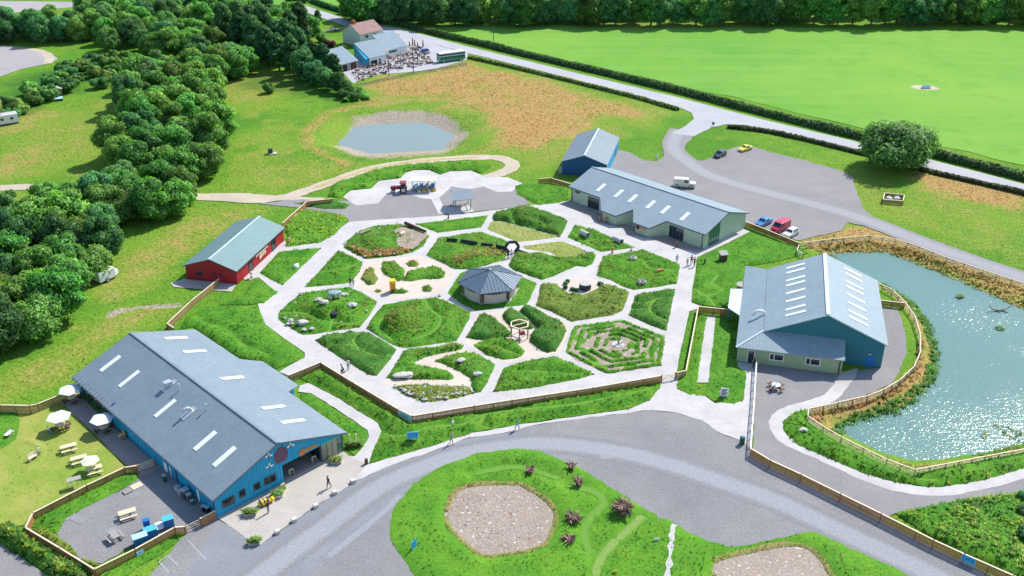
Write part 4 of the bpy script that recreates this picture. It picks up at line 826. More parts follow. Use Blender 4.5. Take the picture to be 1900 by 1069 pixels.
bankplant('straw_bank_grass', Gs([(1482, 455), (1560, 440), (1615, 438), (1662, 446), (1760, 482), (1905, 530), (2080, 590), (2080, 650), (1905, 585), (1840, 556), (1760, 518), (1680, 486), (1640, 470), (1535, 470)]), 'straw', 5, .5, 'straw coloured grass on the far bank below the roadside pond fence', 'grass', where=wat, blades=5)
bankplant('reeds', Gs([(1500, 470), (1600, 465), (1650, 468), (1760, 510), (1905, 570), (1905, 590), (1760, 530), (1640, 485), (1520, 485)]), 'dark', 6, .5, 'dark green growth at the far waterline of the pond', 'reeds', where=lambda x, y: (sdf(POND2, x, y, 8) > -.4) & (sdf(POND2, x, y, 8) < 1.4), blades=5)
bankplant('straw_bank_grass', Gs([(1545, 800), (1640, 842), (1700, 860), (1780, 852), (1905, 824), (2000, 800), (2000, 815), (1905, 838), (1760, 866), (1700, 875), (1620, 848), (1540, 808)]), 'straw', 7, .28, 'dry grass along the southern shore of the pond', 'grass', where=wat)
bankplant('reeds', Gs([(1800, 838), (1860, 825), (1905, 812), (1990, 790), (1990, 815), (1905, 828), (1850, 842)]), 'green', 8, .45, 'green reed patch at the right end of the southern shore', 'reeds', blades=5)
# general meadow tufts over the open ground, thicker and paler where it is dry
n = 210000; x = nr.uniform(-175, 175, n); y = 72+(300-72)*nr.random(n)**1.15; k = (np.abs(x) < y*.62+14)
x = x[k]; y = y[k]; k = np.ones(len(x), bool)
for P in HARD+[r[0] for r in REG]+[isle[0]]: k &= ~inside(P, x, y)
k &= (sdf(POND2, x, y, 6) > .2) & (sdf(POND1, x, y, 6) > 5.0); k &= ~inside(Gs([(560, 10), (740, 64), (868, 98), (1590, 276), (2200, 430), (2200, 0), (560, 0)]), x, y)
x = x[k]; y = y[k]; d = dry_at(x, y); k = nr.random(len(x)) < (.35+.65*np.clip(d*1.5, 0, 1)+.3*(fbm(x, y, 12, 90) > .55)); x = x[k]; y = y[k]; d = d[k]
s = np.where(d > .6, .33, .22)*(.6+.8*fbm(x, y, 5, 91))*nr.uniform(.7, 1.3, len(x)); cols = pick('green', len(x), x, y)
j = d+nr.uniform(-.25, .25, len(x)); cols = np.where((j > .3)[:, None], pick('yellow', len(x)), cols); cols = np.where((j > .62)[:, None], pick('straw', len(x)), cols)
set_props(link('meadow_grass', tuft_mesh('meadow_grass', x, y, ground_z(x, y)-.04, s, cols, 3), M['blade']), 'tufts of meadow grass over the open ground', 'grass', None, 'stuff')

# ------------------------------------------------------------------ BUILDINGS
def clip_line(P, c0, axis):
    """where the line axis=c0 crosses polygon P: list of (lo, hi) on the other axis"""
    o = 1-axis; t = []; n = len(P)
    for i in range(n):
        a, b = P[i], P[(i+1) % n]
        if (a[axis] > c0) != (b[axis] > c0): t.append(a[o]+(c0-a[axis])/(b[axis]-a[axis])*(b[o]-a[o]))
    t.sort(); return [(t[i], t[i+1]) for i in range(0, len(t)-1, 2)]
def roof_plane(parent, P, hf, m, axis=1, spacing=.5, th=.14, rib=.05, name='roof', label=None, w=.06):
    """a metal roof slope over polygon P with raised ribs running down it (axis: the coordinate that stays fixed along a rib)"""
    r = MB().prism(P, lambda x, y: hf(x, y)-th, hf).build(name, m, parent)
    if label: r['label'] = label
    lo = min(p[axis] for p in P); hi = max(p[axis] for p in P); mb = MB(); c = lo+spacing*.5
    while c < hi:
        for a, b in clip_line(P, c, axis):
            if b-a < .2: continue
            if axis == 1: q = [(a, c-w/2), (b, c-w/2), (b, c+w/2), (a, c+w/2)]
            else: q = [(c-w/2, a), (c+w/2, a), (c+w/2, b), (c-w/2, b)]
            mb.prism(q, lambda x, y: hf(x, y)+.002, lambda x, y: hf(x, y)+rib)
        c += spacing
    if mb.v: set_props(mb.build('seam', m, r), kind='stuff')
    return r
def on_plane(parent, name, m, P, hf, lift, th=.05, label=None):
    o = MB().prism(P, lambda x, y: hf(x, y)+lift-th, lambda x, y: hf(x, y)+lift).build(name, m, parent)
    if label: o['label'] = label
    return o
def wall_ribs(parent, a, b, top, m, spacing=.5, out=.04, z0=.1, holes=(), name='cladding_rib'):
    """upright ribs on the outside of a wall running from a to b (outside on the right hand)"""
    dx, dy = b[0]-a[0], b[1]-a[1]; L = math.hypot(dx, dy); ux, uy = dx/L, dy/L; nx, ny = uy, -ux; mb = MB(); s = spacing*.5
    while s < L:
        t = top(s) if callable(top) else top; segs = [(z0, t-.05)]
        for (s0, s1, h0, h1) in holes:
            if s0-.05 < s < s1+.05: segs = [q for (p0, p1) in segs for q in ((p0, min(p1, h0-.05)), (max(p0, h1+.05), p1)) if q[1]-q[0] > .08]
        x, y = a[0]+ux*s, a[1]+uy*s; q = [(x-ux*.04, y-uy*.04), (x+ux*.04, y+uy*.04), (x+ux*.04+nx*out, y+uy*.04+ny*out), (x-ux*.04+nx*out, y-uy*.04+ny*out)]
        for p0, p1 in segs: mb.prism(q, p0, p1)
        s += spacing
    if mb.v: set_props(mb.build(name, m, parent), kind='stuff')
def wall_panel(parent, name, m, a, b, s0, s1, z0, z1, out=.03, th=.05, frame=None, fw=.07, label=None, mull=0):
    """a flat thing on a wall face, s measured from a; with an optional frame part and mullions"""
    dx, dy = b[0]-a[0], b[1]-a[1]; L = math.hypot(dx, dy); ux, uy = dx/L, dy/L; nx, ny = uy, -ux
    def quad(u0, u1, o0, o1): return [(a[0]+ux*u0+nx*o0, a[1]+uy*u0+ny*o0), (a[0]+ux*u1+nx*o0, a[1]+uy*u1+ny*o0), (a[0]+ux*u1+nx*o1, a[1]+uy*u1+ny*o1), (a[0]+ux*u0+nx*o1, a[1]+uy*u0+ny*o1)]
    o = MB().prism(quad(s0, s1, out-th, out), z0, z1).build(name, m, parent)
    if label: o['label'] = label
    if frame:
        mb = MB(); e = out+.03
        for q in ((s0-fw, s1+fw, z0-fw, z0), (s0-fw, s1+fw, z1, z1+fw), (s0-fw, s0, z0, z1), (s1, s1+fw, z0, z1)): mb.prism(quad(q[0], q[1], 0, e), q[2], q[3])
        for k in range(mull):
            u = s0+(s1-s0)*(k+1)/(mull+1); mb.prism(quad(u-fw/2, u+fw/2, out+.002, e), z0, z1)
        mb.build('frame', frame, o)
    return o
def solid(parent, name, m, P, top, z0=0.0):
    return MB().prism(P, z0, top).build(name, m, parent)
R_ = math.radians
# ---- the long blue cafe
cafe = thing('cafe_building', 'long bright blue metal clad cafe with grey roof, nearest building on the left', 'building', (-33.51, 87.51, 0), R_(45.2))
hL = lambda x, y: 2.80+(x+.3)*.371
hR = lambda x, y: 6.10-(x-8.6)*.351
W_ = 17.65
# walls: front gable with the covered entrance cut in, shop glass at its right
def gable(x): return min(hL(x, 0), hR(x, 0))-.16
LB = 36.3
walls = MB()
def slabwall(mb, xa, xb, z0, z1, y0=0.0, y1=.25, n=1):
    for i in range(n):
        a = xa+(xb-xa)*i/n; b = xa+(xb-xa)*(i+1)/n
        mb.prism([(a, y0), (b, y0), (b, y1), (a, y1)], z0, (z1 if not callable(z1) else (lambda x, y: z1(x))))
slabwall(walls, 0, 8.6, 0, gable); slabwall(walls, 8.6, 8.92, 0, gable); slabwall(walls, 8.92, W_, 2.5, gable)
walls.prism([(0, .25), (.25, .25), (.25, 25.8), (0, 25.8)], 0, lambda x, y: hL(x, y)-.16)
walls.prism([(0, 25.8), (.25, 25.8), (.25, LB), (0, LB)], 2.1, lambda x, y: hL(x, y)-.16)
walls.prism([(8.92, .25), (8.92, 4.4), (8.7, 4.4), (8.7, .25)], 0, 2.5)
walls.prism([(8.7, 4.4), (W_, 4.4), (W_, 4.6), (8.7, 4.6)], 0, 2.7)
walls.prism([(W_-.25, .25), (W_, .25), (W_, 4.4), (W_-.25, 4.4)], 2.4, lambda x, y: hR(x, y)-.16); walls.prism([(W_-.25, 4.6), (W_, 4.6), (W_, 13.4), (W_-.25, 13.4)], 0, lambda x, y: hR(x, y)-.16)
P = [(W_, 13.4), (20.4, 14.8), (20.4, 22.9), (W_, 24.2)]
for a, b in ((0, 1), (1, 2), (2, 3)):
    q0, q1 = P[a], P[b]; dx, dy = q1[0]-q0[0], q1[1]-q0[1]; l = math.hypot(dx, dy); nx, ny = -dy/l*.2, dx/l*.2
    walls.prism([q0, q1, (q1[0]+nx, q1[1]+ny), (q0[0]+nx, q0[1]+ny)], 0, lambda x, y: hR(x, y)-.16)
walls.prism([(W_-.25, 24.2), (W_, 24.2), (W_, LB), (W_-.25, LB)], 0, lambda x, y: hR(x, y)-.16)
slabwall(walls, .25, 8.6, 0, gable, LB-.25, LB); slabwall(walls, 8.6, W_-.25, 0, gable, LB-.25, LB)
walls.build('wall', M['blue'], cafe)
# recessed seating bay at the back of the terrace side
MB().prism([(2.6, 25.8), (2.8, 25.8), (2.8, LB-.25), (2.6, LB-.25)], 0, 3.6).prism([(.25, 25.6), (2.8, 25.6), (2.8, 25.8), (.25, 25.8)], 0, 3.2).build('recess_wall', M['navy'], cafe)
MB().prism([(8.92, .0), (14.4, .0), (14.4, 4.4), (8.92, 4.4)], .02, .16).build('porch_floor', M['paving'], cafe)
MB().prism([(8.95, .3), (W_-.3, .3), (W_-.3, 4.35), (8.95, 4.35)], 2.42, 2.49).build('soffit', M['trim'], cafe)
wall_ribs(cafe, (0, 0), (W_, 0), lambda s: gable(s), M['blue'], .42, .05, holes=((8.8, W_+.1, 0, 2.5), (.8, 2.45, .8, 1.95), (2.95, 3.85, 1.0, 2.1), (4.85, 5.85, 1.0, 1.95), (6.3, 8.0, .95, 2.0)))
wall_ribs(cafe, (0, 25.8), (0, 0), lambda s: 2.72, M['blue'], .5, .04)
wall_ribs(cafe, (W_, .5), (W_, 13.3), lambda s: 2.7, M['blue'], .5, .04, z0=2.4) if False else None
roof_plane(cafe, [(-.35, -.32), (8.6, -.32), (8.6, 36.5), (-.35, 36.5)], hL, M['roof'], 1, .42, rib=.032, label='grey metal slope facing the terrace')
roof_plane(cafe, [(8.6, -.32), (18.2, -.32), (18.35, 12.8), (20.95, 14.4), (20.95, 23.2), (18.2, 24.6), (18.1, 36.6), (8.6, 36.5)], hR, M['roof'], 1, .42, rib=.014, label='grey metal slope facing the garden with a chamfered bay')
rd = MB(); rd.bar((8.6, -.34, 6.14), (8.6, 36.52, 6.14), .34, .10); rd.build('ridge_cap', M['roof'], cafe)
tr = MB()
for a, b in (((-.37, -.33, hL(-.37, 0)-.10), (8.6, -.33, 6.0)), ((8.6, -.33, 6.0), (18.2, -.33, hR(18.2, 0)-.10)), ((-.40, -.32, 2.66), (-.40, 36.5, 2.66))): tr.bar(a, b, .05, .22)
tr.build('edge_trim', M['roof_dark'], cafe)
for y0, y1 in ((33.0, 33.8), (27.6, 28.3), (17.8, 18.5), (7.95, 8.75), (3.55, 4.35)):
    on_plane(cafe, 'rooflight', M['skylight'], [(2.4, y0), (5.4, y0), (5.4, y1), (2.4, y1)], hL, .075)
for y0, y1 in ((33.1, 33.95), (27.9, 28.7), (18.1, 18.95), (8.35, 9.15), (4.0, 4.75)):
    on_plane(cafe, 'rooflight', M['skylight'], [(12.05, y0), (15.3, y0), (15.3, y1), (12.05, y1)], hR, .075)
for (x, y) in ((6.2, 21.3), (5.1, 14.4)):
    v = on_plane(cafe, 'roof_vent', M['steel'], [(x-1.0, y-.45), (x+1.0, y-.45), (x+1.0, y+.45), (x-1.0, y+.45)], hL, .10, .08)
    z = hL(x, y); mb = MB()
    if y > 20: mb.obox((x-.1, y, z+.45), 1.0, .8, .6, 0, .0)
    else:
        for k in range(6): mb.bar((x-.2+.65*math.cos(k*.5), y+.1, z+.25+.55*math.sin(k*.5)), (x-.2+.65*math.cos(k*.5+.5), y+.1, z+.25+.55*math.sin(k*.5+.5)), .38, n=8)
        mb.bar((x+.45, y+.1, z), (x+.45, y+.1, z+.4), .38, n=8)
    mb.build('duct', M['steel'], v)
for (x, y) in ((6.6, 19.2), (6.7, 12.6)):
    MB().bar((x, y, hL(x, y)), (x, y, hL(x, y)+.75), .12, n=6).bar((x, y, hL(x, y)+.75), (x, y, hL(x, y)+.95), .26, n=6).build('flue', M['steel'], cafe)
A, B = (0, 0), (W_, 0)
for s0, s1, z0, z1, mu in ((.87, 2.36, .85, 1.85, 1), (3.05, 3.75, 1.05, 2.0, 0), (4.97, 5.73, 1.05, 1.87, 0), (6.40, 7.88, 1.0, 1.95, 1)):
    wall_panel(cafe, 'window', M['glass'], A, B, s0, s1, z0, z1, .03, .05, M['trim'], .07, mull=mu)
# shop window at the right of the front, glazed bays between black posts
for k in range(4):
    a = 14.55+k*.78; wall_panel(cafe, 'shop_glass', M['green_glass'] if k == 3 else M['shop'], A, B, a, a+.68, .12, 2.3+.03*k, -.02, .04, M['trim'], .05)
wall_panel(cafe, 'entrance_door', M['glass'], (14.4, 0.0), (14.4, 4.0), .3, 3.6, .15, 2.3, .03, .05, M['trim'], .1, mull=2)
MB().box(14.38, -.02, 0, 14.52, .12, 2.5).build('post', M['trim'], cafe); MB().box(17.52, -.04, 0, 17.66, .1, 2.45).build('post', M['trim'], cafe)
# paintings on the front: striped round flower, small white bees, orange sign with a hexagon badge
disc = MB(); 
for k in range(7):
    z = 3.05+k*.31; hw = math.sqrt(max(0, 1.0-((z+.13-4.05)/1.12)**2))*.98
    disc.box(8.94-hw, -.075, z, 8.94+hw, -.055, z+.2)
disc.build('striped_disc_mural', M['maroon'], cafe)
for (x, z) in ((7.35, 4.7), (7.25, 3.25), (10.35, 4.6)):
    mb = MB(); mb.obox((x-.28, -.07, z+.1), .42, .03, .24, 0, 0); mb.obox((x+.3, -.07, z+.02), .42, .03, .24); mb.obox((x+.02, -.07, z+.36), .2, .03, .34)
    b_ = mb.build('bee_mural', M['white'], cafe); MB().obox((x, -.075, z-.05), .2, .03, .3).build('bee_body', M['ink'], b_)
sg = wall_panel(cafe, 'sign', M['orange'], A, B, 11.9, 13.95, 2.78, 3.16, .09, .05)
hx = MB(); hx.add([(11.75+.52*math.cos(R_(60*k)), -.10, 2.97+.52*math.sin(R_(60*k))) for k in range(6)]+[(11.75+.52*math.cos(R_(60*k)), -.05, 2.97+.52*math.sin(R_(60*k))) for k in range(6)],
    [(0, 1, 2, 3, 4, 5)]+[(i, i+6, (i+1) % 6+6, (i+1) % 6) for i in range(6)]); hx.build('hexagon_badge', M['orange_brown'], sg)
mb = MB()
for k in range(8): mb.box(12.45+k*.17, -.1, 2.88, 12.54+k*.17, -.092, 3.04)
set_props(mb.build('lettering', M['maroon'], sg), kind='stuff')
# terrace side: letters on boards, menu boards, louvre rods over the bay
def text_part(s, parent, name, m, size, loc, rot, ext=.01):
    cu = bpy.data.curves.new(name, 'FONT'); cu.body = s; cu.size = size; cu.extrude = ext; cu.align_x = 'CENTER'; cu.align_y = 'CENTER'
    o = bpy.data.objects.new('t', cu); COL.objects.link(o); dg = bpy.context.evaluated_depsgraph_get(); me = bpy.data.meshes.new_from_object(o.evaluated_get(dg))
    bpy.data.objects.remove(o); me.name = name; me.materials.clear(); o = link(name, me, m, parent); o.location = loc; o.rotation_euler = rot; return o
for k, ch in enumerate('CAFE'):
    p = wall_panel(cafe, 'letter_board', M['sign_blue'], (0, 25), (0, 0), 4.0+k*1.1, 4.9+k*1.1, .9, 1.9, .07, .04)
    text_part(ch, p, 'letter', M['sign_dark'], 1.0, (-.085, 25-4.45-k*1.1, 1.4), (math.pi/2, 0, -math.pi/2))
mb = MB()
for k in range(13): y = 25.9+k*.82; mb.bar((-.8, y, 2.62), (.6, y, 3.1), .05)
mb.build('eaves_rod', M['dark_wood'], cafe)
for k in range(5): MB().box(-.06, 26.0+k*2.45, 0, .1, 26.14+k*2.45, 2.6).build('post', M['navy'], cafe)
for k in range(9): MB().blob((-.12, 26.6+k*1.15, 2.2-.15*(k % 2)), .13, k, 1, 0).build('festoon_bulb', M['white'], cafe)
for y0, y1, z0, z1, n_, m_ in ((11.2, 12.0, .3, 1.6, 'leaning_white_board', 'white'), (10.2, 10.5, .2, 1.7, 'leaning_white_board', 'white'), (3.6, 4.0, .2, 1.9, 'white_door', 'white')):
    wall_panel(cafe, n_, M[m_], (0, 25), (0, 0), 25-y1, 25-y0, z0, z1, .12, .05)
for y in (.25, 8.9): MB().bar((-.12, y, .05), (-.12, y, 2.65), .12, n=6).build('downpipe', M['trim'], cafe)

# ---- pale green visitor building
vis = thing('visitor_building', 'long sage green clad building with grey roof and notched front beside the car park', 'building', (34.34, 160.43, 0), R_(44.3))
# local x runs towards the back right (depth), local y along the ridge to the back left
def vq(P): return [(b, a) for a, b in P]          # measured as (along, depth)
hF = lambda x, y: 3.0+(x+.2)*.3406
hB = lambda x, y: 5.35-(x-6.7)*.303
front = [(-.02, 0), (0, 8.3), (-2.95, 10.1), (-2.95, 13.4), (0, 16.2), (-2.95, 18.1), (-2.95, 21.5), (0, 24.3), (0, 32.2)]
vw = MB()
for a, b in zip(front[:-1], front[1:]):
    dx, dy = b[0]-a[0], b[1]-a[1]; l = math.hypot(dx, dy); nx, ny = dy/l*.22, -dx/l*.22
    vw.prism([a, b, (b[0]+nx, b[1]+ny), (a[0]+nx, a[1]+ny)], 0, lambda x, y: hF(x, y)-.16)
for y0, y1 in ((-.0, .22), (32.0, 32.2)):
    vw.prism([(.22, y0), (6.7, y0), (6.7, y1), (.22, y1)], 0, lambda x, y: hF(x, y)-.16); vw.prism([(6.7, y0), (13.0, y0), (13.0, y1), (6.7, y1)], 0, lambda x, y: hB(x, y)-.16)
vw.prism([(13.0, 0), (13.2, 0), (13.2, 32.2), (13.0, 32.2)], 0, 3.2); vw.build('wall', M['sage'], vis)
wall_ribs(vis, (13.2, 0), (0, 0), lambda s: (hF(13.2-s, 0) if 13.2-s < 6.7 else hB(13.2-s, 0))-.16, M['sage'], .5, .03, holes=((8.3, 11.8, 0, 5),)) if False else None
roofF = [(-.2, -.45), (6.7, -.45), (6.7, 32.8), (-.2, 32.8), (-.2, 24.4), (-3.15, 21.6), (-3.2, 17.9), (-.2, 16.15), (-3.2, 13.65), (-3.25, 9.85), (-.2, 8.3)]
roof_plane(vis, roofF, hF, M['roof_teal'], 1, .5, rib=.014, label='notched front roof slope'); roof_plane(vis, [(6.7, -.45), (13.25, -.6), (13.3, 33.0), (6.7, 32.8)], hB, M['roof_teal'], 1, .5, rib=.014, label='rear roof slope')
MB().bar((6.7, -.46, 5.38), (6.7, 32.8, 5.38), .3, .08).build('ridge_cap', M['roof_teal'], vis)
tb = MB(); rf = [(-.2, -.45), (-.2, 8.3), (-3.25, 9.85), (-3.2, 13.65), (-.2, 16.15), (-3.2, 17.9), (-3.15, 21.6), (-.2, 24.4), (-.2, 32.8)]
for a, b in zip(rf[:-1], rf[1:]): tb.bar((a[0]-.04, a[1], hF(*a)-.13), (b[0]-.04, b[1], hF(*b)-.13), .09, .14)
tb.bar((-.2, -.47, 2.9), (6.7, -.47, 5.25), .06, .14).bar((6.7, -.47, 5.25), (13.25, -.62, 3.25), .06, .14); tb.build('gutter', M['trim'], vis)
for y in (25.95, 21.45, 17.95, 13.6, 10.1, 5.6): on_plane(vis, 'rooflight', M['skylight'], [(1.05, y), (3.45, y), (3.45, y+.82), (1.05, y+.82)], hF, .07)
# the front runs down in y here: outside is -x, so walls are given from high y to low y
for s0, s1 in ((4.5, 7.6), (24.9, 27.6)):
    wall_panel(vis, 'glazed_door', M['glass'], (0, 32), (0, 0), 32-s1, 32-s0, .12, 2.3, .03, .05, M['trim'], .09, mull=3)
wall_panel(vis, 'high_window', M['glass'], (0, 32), (0, 0), .9, 2.1, 2.2, 2.5, .03, .05, M['trim'], .06)
gw = wall_panel(vis, 'gable_window', M['green_glass'], (13.2, 0), (0, 0) if False else (0, 0), 8.5, 11.6, .1, 2.9, .03, .05) if False else None
for k in range(4):
    x0 = 1.65+k*.78; MB().prism([(x0, -.05), (x0+.68, -.05), (x0+.68, -.01), (x0, -.01)], .1, lambda x, y: hF(x, y)-.55).build('gable_window', M['green_glass'], vis)
mb = MB()
for k in range(5): x0 = 1.58+k*.78; mb.prism([(x0-.02, -.09), (x0+.05, -.09), (x0+.05, -.005), (x0-.02, -.005)], .05, lambda x, y: hF(x, y)-.5)
mb.build('mullion', M['trim'], vis)
for (x, y) in ((-.12, .25), (-.14, 16.5), (-3.08, 13.4), (-3.08, 21.5), (-.14, 31.9)): MB().bar((x, y, .05), (x, y, min(2.8, hF(x, y)-.1)), .14, n=6).build('downpipe', M['trim'], vis)
sg = wall_panel(vis, 'sign', M['orange_brown'], (-2.95, 13.4), (-2.95, 10.1), .75, 2.7, 1.05, 1.45, .07, .04)
hx = MB(); hx.add([(-3.04-.01*q, 13.4-.75+.42*math.cos(R_(60*k)), 1.25+.42*math.sin(R_(60*k))) for q in (1, 0) for k in range(6)], [(5, 4, 3, 2, 1, 0), (0, 1, 2, 3, 4, 5), ]+[(i, (i+1) % 6, (i+1) % 6+6, i+6) for i in range(6)]); hx.build('hexagon_badge', M['brown'], sg)
mb = MB()
for k in range(8): mb.box(-3.03, 12.1-k*.17, 1.17, -3.022, 12.19-k*.17, 1.33)
set_props(mb.build('lettering', M['cap'], sg), kind='stuff')

# ---- teal hangar with its pale green lean-to
T_ = thing('teal_hangar', 'big teal hangar with many rooflights beside the pond', 'building', (52.74, 119.78, 0), R_(75.5-90))
# local x: towards the right along the front is +x; measured numbers ran to the left, so flip sign
hTR = lambda x, y: 4.0+(-x+.3)*.435
hTL = lambda x, y: 7.74-(-x-8.3)*.45
def tq(P): return [(-a, b) for a, b in P]
tw_ = MB()
for y0, y1 in ((0, .25), (20.1, 20.35)):
    tw_.prism([(0, y0), (0, y1), (-8.3, y1), (-8.3, y0)], 0, lambda x, y: hTR(x, y)-.18); tw_.prism([(-8.3, y0), (-8.3, y1), (-16.5, y1), (-16.5, y0)], 0, lambda x, y: hTL(x, y)-.18)
tw_.prism([(-.25, .25), (0, .25), (0, 20.1), (-.25, 20.1)], 0, 3.9); tw_.build('wall', M['teal'], T_)
wall_ribs(T_, (-16.5, 0), (0, 0), lambda s: (hTR(s-16.5, 0) if s > 8.2 else hTL(s-16.5, 0))-.2, M['teal'], .45, .05, holes=((14.2, 15.6, 0, 1.9),))
roof_plane(T_, [(.35, -.3), (.35, 20.75), (-8.3, 20.75), (-8.3, -.3)], hTR, M['roof_teal'], 1, .5, rib=.014, label='roof slope facing the pond'); roof_plane(T_, [(-8.3, -.3), (-8.3, 20.75), (-16.75, 20.75), (-16.75, -.3)], hTL, M['roof_teal'], 1, .5, rib=.014, label='roof slope facing the garden')
MB().bar((-8.3, -.32, 7.76), (-8.3, 20.77, 7.76), .55, .10).build('ridge_cap', M['pale_trim'], T_)
tb = MB(); tb.bar((.36, -.32, hTR(.36, 0)-.09), (-8.3, -.32, 7.66), .07, .20).bar((-8.3, -.32, 7.66), (-16.75, -.32, hTL(-16.75, 0)-.09), .07, .20); tb.build('bargeboard', M['pale_trim'], T_)
for y in (18.6, 16.8, 14.0, 12.2, 9.5, 6.8, 4.1, 2.25):
    on_plane(T_, 'rooflight', M['skylight'], [(-13.9, y), (-11.2, y), (-11.2, y+.62), (-13.9, y+.62)], hTL, .07); on_plane(T_, 'rooflight', M['skylight'], [(-5.15, y), (-2.4, y), (-2.4, y+.62), (-5.15, y+.62)], hTR, .07)
wall_panel(T_, 'door', M['blue_plastic'], (-16.5, 0), (0, 0), 14.3, 15.5, .02, 1.75, .05, .05)
wall_panel(T_, 'door_light', M['white'], (-16.5, 0), (0, 0), 14.5, 14.9, 1.95, 2.05, .08, .05)
hA = lambda x, y: 3.92-(-x-16.6)*.385      # side aisle
hN = lambda x, y: 3.92+y*.385              # front lean-to
lw = MB()
lw.prism([(-20.1, -3.2), (-5.6, -3.2), (-5.6, -3.0), (-20.1, -3.0)], 0, 2.52).prism([(-5.8, -3.0), (-5.6, -3.0), (-5.6, 0), (-5.8, 0)], 0, lambda x, y: hN(x, y)-.14)
lw.prism([(-20.1, -3.0), (-19.9, -3.0), (-19.9, 23.6), (-20.1, 23.6)], 0, 2.4).prism([(-19.9, 23.4), (-19.9, 23.6), (-16.6, 20.6), (-16.6, 20.4)], 0, 2.5); lw.build('lean_to_wall', M['olive'], T_)
wall_ribs(T_, (-20.1, -3.2), (-5.6, -3.2), 2.5, M['olive'], .40, .035, holes=((1.3, 2.5, 0, 2.1), (4.5, 6.5, .9, 2.05), (9.5, 11.5, .9, 2.05)), name='lean_to_rib')
roof_plane(T_, [(-16.78, -.02), (-16.78, 20.8), (-20.25, 24.2), (-20.4, -3.6)], hA, M['roof_teal'], 1, .5, th=.1, rib=.016, label='side aisle roof'); roof_plane(T_, [(-16.6, -.0), (-20.35, -3.62), (-5.4, -3.62), (-5.4, -.02)], hN, M['roof_teal'], 0, .42, th=.1, rib=.04, label='front lean-to roof')
MB().bar((-16.7, -.1, hN(0, -.1)+.03), (-20.35, -3.62, hN(0, -3.62)+.03), .3, .07).build('hip_cap', M['pale_trim'], T_)
a_, b_ = (-20.1, -3.2), (-5.6, -3.2)
wall_panel(T_, 'painted_dark_doorway', M['glass'], a_, b_, 1.55, 2.35, .02, 2.0, .02, .04, M['cream'], .09)  # dark panel on the solid wall stands in for shade inside the doorway
for s0 in (4.6, 9.6):
    wdw = wall_panel(T_, 'window', M['glass'], a_, b_, s0, s0+1.8, 1.02, 1.92, .03, .05, M['white'], .12)
    wall_panel(T_, 'window_bar', M['white'], a_, b_, s0+.5, s0+.62, 1.02, 1.92, .06, .03)
MB().bar((-5.95, -3.3, .05), (-5.95, -3.3, 2.5), .14, n=6).build('downpipe', M['black'], T_)
cw = MB(); 
for k in range(6): cw.bar((-17.6-.9*math.cos(k*.45), 4.2+.15*k, 3.75+.7*math.sin(k*.45)), (-17.6-.9*math.cos(k*.45+.45), 4.35+.15*k, 3.75+.7*math.sin(k*.45+.45)), .42, n=8)
cw.build('curved_duct', M['white'], T_)
# entrance canopy of the hangar on blue posts
can = MB().prism([(-22.2, 8.4), (-20.12, 6.1), (-20.12, 15.5), (-22.2, 15.0)], 2.35, 2.47).build('entrance_canopy', M['pale_trim'], T_)
mb = MB()
for y in (8.7, 14.7): mb.bar((-22.05, y, 0), (-22.05, y, 2.35), .16)
mb.bar((-22.1, 8.5, 2.28), (-20.15, 6.3, 2.28), .12).bar((-22.1, 8.6, 2.28), (-22.1, 15, 2.28), .1); mb.build('canopy_frame', M['blue_plastic'], T_)
MB().prism([(-21.3, 16.8), (-20.12, 16.2), (-20.12, 18.6), (-21.3, 18.2)], 2.1, 2.3).build('side_canopy', M['grey_wood'], T_)

# ---- red barn
red = thing('red_barn', 'small barn red clad building with grey green roof on the left of the garden', 'building', (-45.86, 146.35, 0), R_(77-90))
hD = lambda x, y: 2.58+(-x*-1*0+(-x)+.2)*.357
hD = lambda x, y: 2.55+(-x+.2)*.36
hE = lambda x, y: 4.24-(-x-4.5)*.33
rw = MB()
for y0, y1 in ((0, .2), (18.0, 18.2)):
    rw.prism([(0, y0), (0, y1), (-4.5, y1), (-4.5, y0)], 0, lambda x, y: hD(x, y)-.14); rw.prism([(-4.5, y0), (-4.5, y1), (-9.3, y1), (-9.3, y0)], 0, lambda x, y: hE(x, y)-.14)
rw.prism([(-.2, .2), (0, .2), (0, 18), (-.2, 18)], 0, 2.42).prism([(-9.3, .2), (-9.1, .2), (-9.1, 18), (-9.3, 18)], 0, 2.42); rw.build('wall', M['red'], red)
roof_plane(red, [(.25, -.25), (.25, 18.6), (-4.5, 18.6), (-4.5, -.25)], hD, M['roof_green'], 1, .5, th=.1, rib=.014, label='roof slope facing the garden'); roof_plane(red, [(-4.5, -.25), (-4.5, 18.6), (-9.6, 18.9), (-9.6, -.25)], hE, M['roof_green'], 1, .5, th=.1, rib=.014, label='roof slope facing the woods')
MB().bar((-4.5, -.27, 4.27), (-4.5, 18.62, 4.27), .35, .07).build('ridge_cap', M['pale_trim'], red)
MB().bar((.26, -.27, 2.38), (.26, 18.6, 2.38), .08, .1).bar((.26, -.27, 2.42), (-4.5, -.27, 4.12), .05, .1).bar((-4.5, -.27, 4.12), (-9.6, -.27, 2.45), .05, .1).build('edge_trim', M['trim'], red)
wall_ribs(red, (-9.3, 0), (0, 0), lambda s: (hD(s-9.3, 0) if s > 4.8 else hE(s-9.3, 0))-.16, M['red'], .4, .025); wall_ribs(red, (0, 0), (0, 18.2), 2.38, M['red'], .4, .025, holes=((4.2, 5.9, 0, 2.1), (13.0, 14.9, 0, 2.1)))
for s0 in (4.35, 13.25): wall_panel(red, 'glazed_door', M['glass'], (0, 0), (0, 18.2), s0, s0+1.4, .05, 2.0, .03, .05, M['black'], .09)
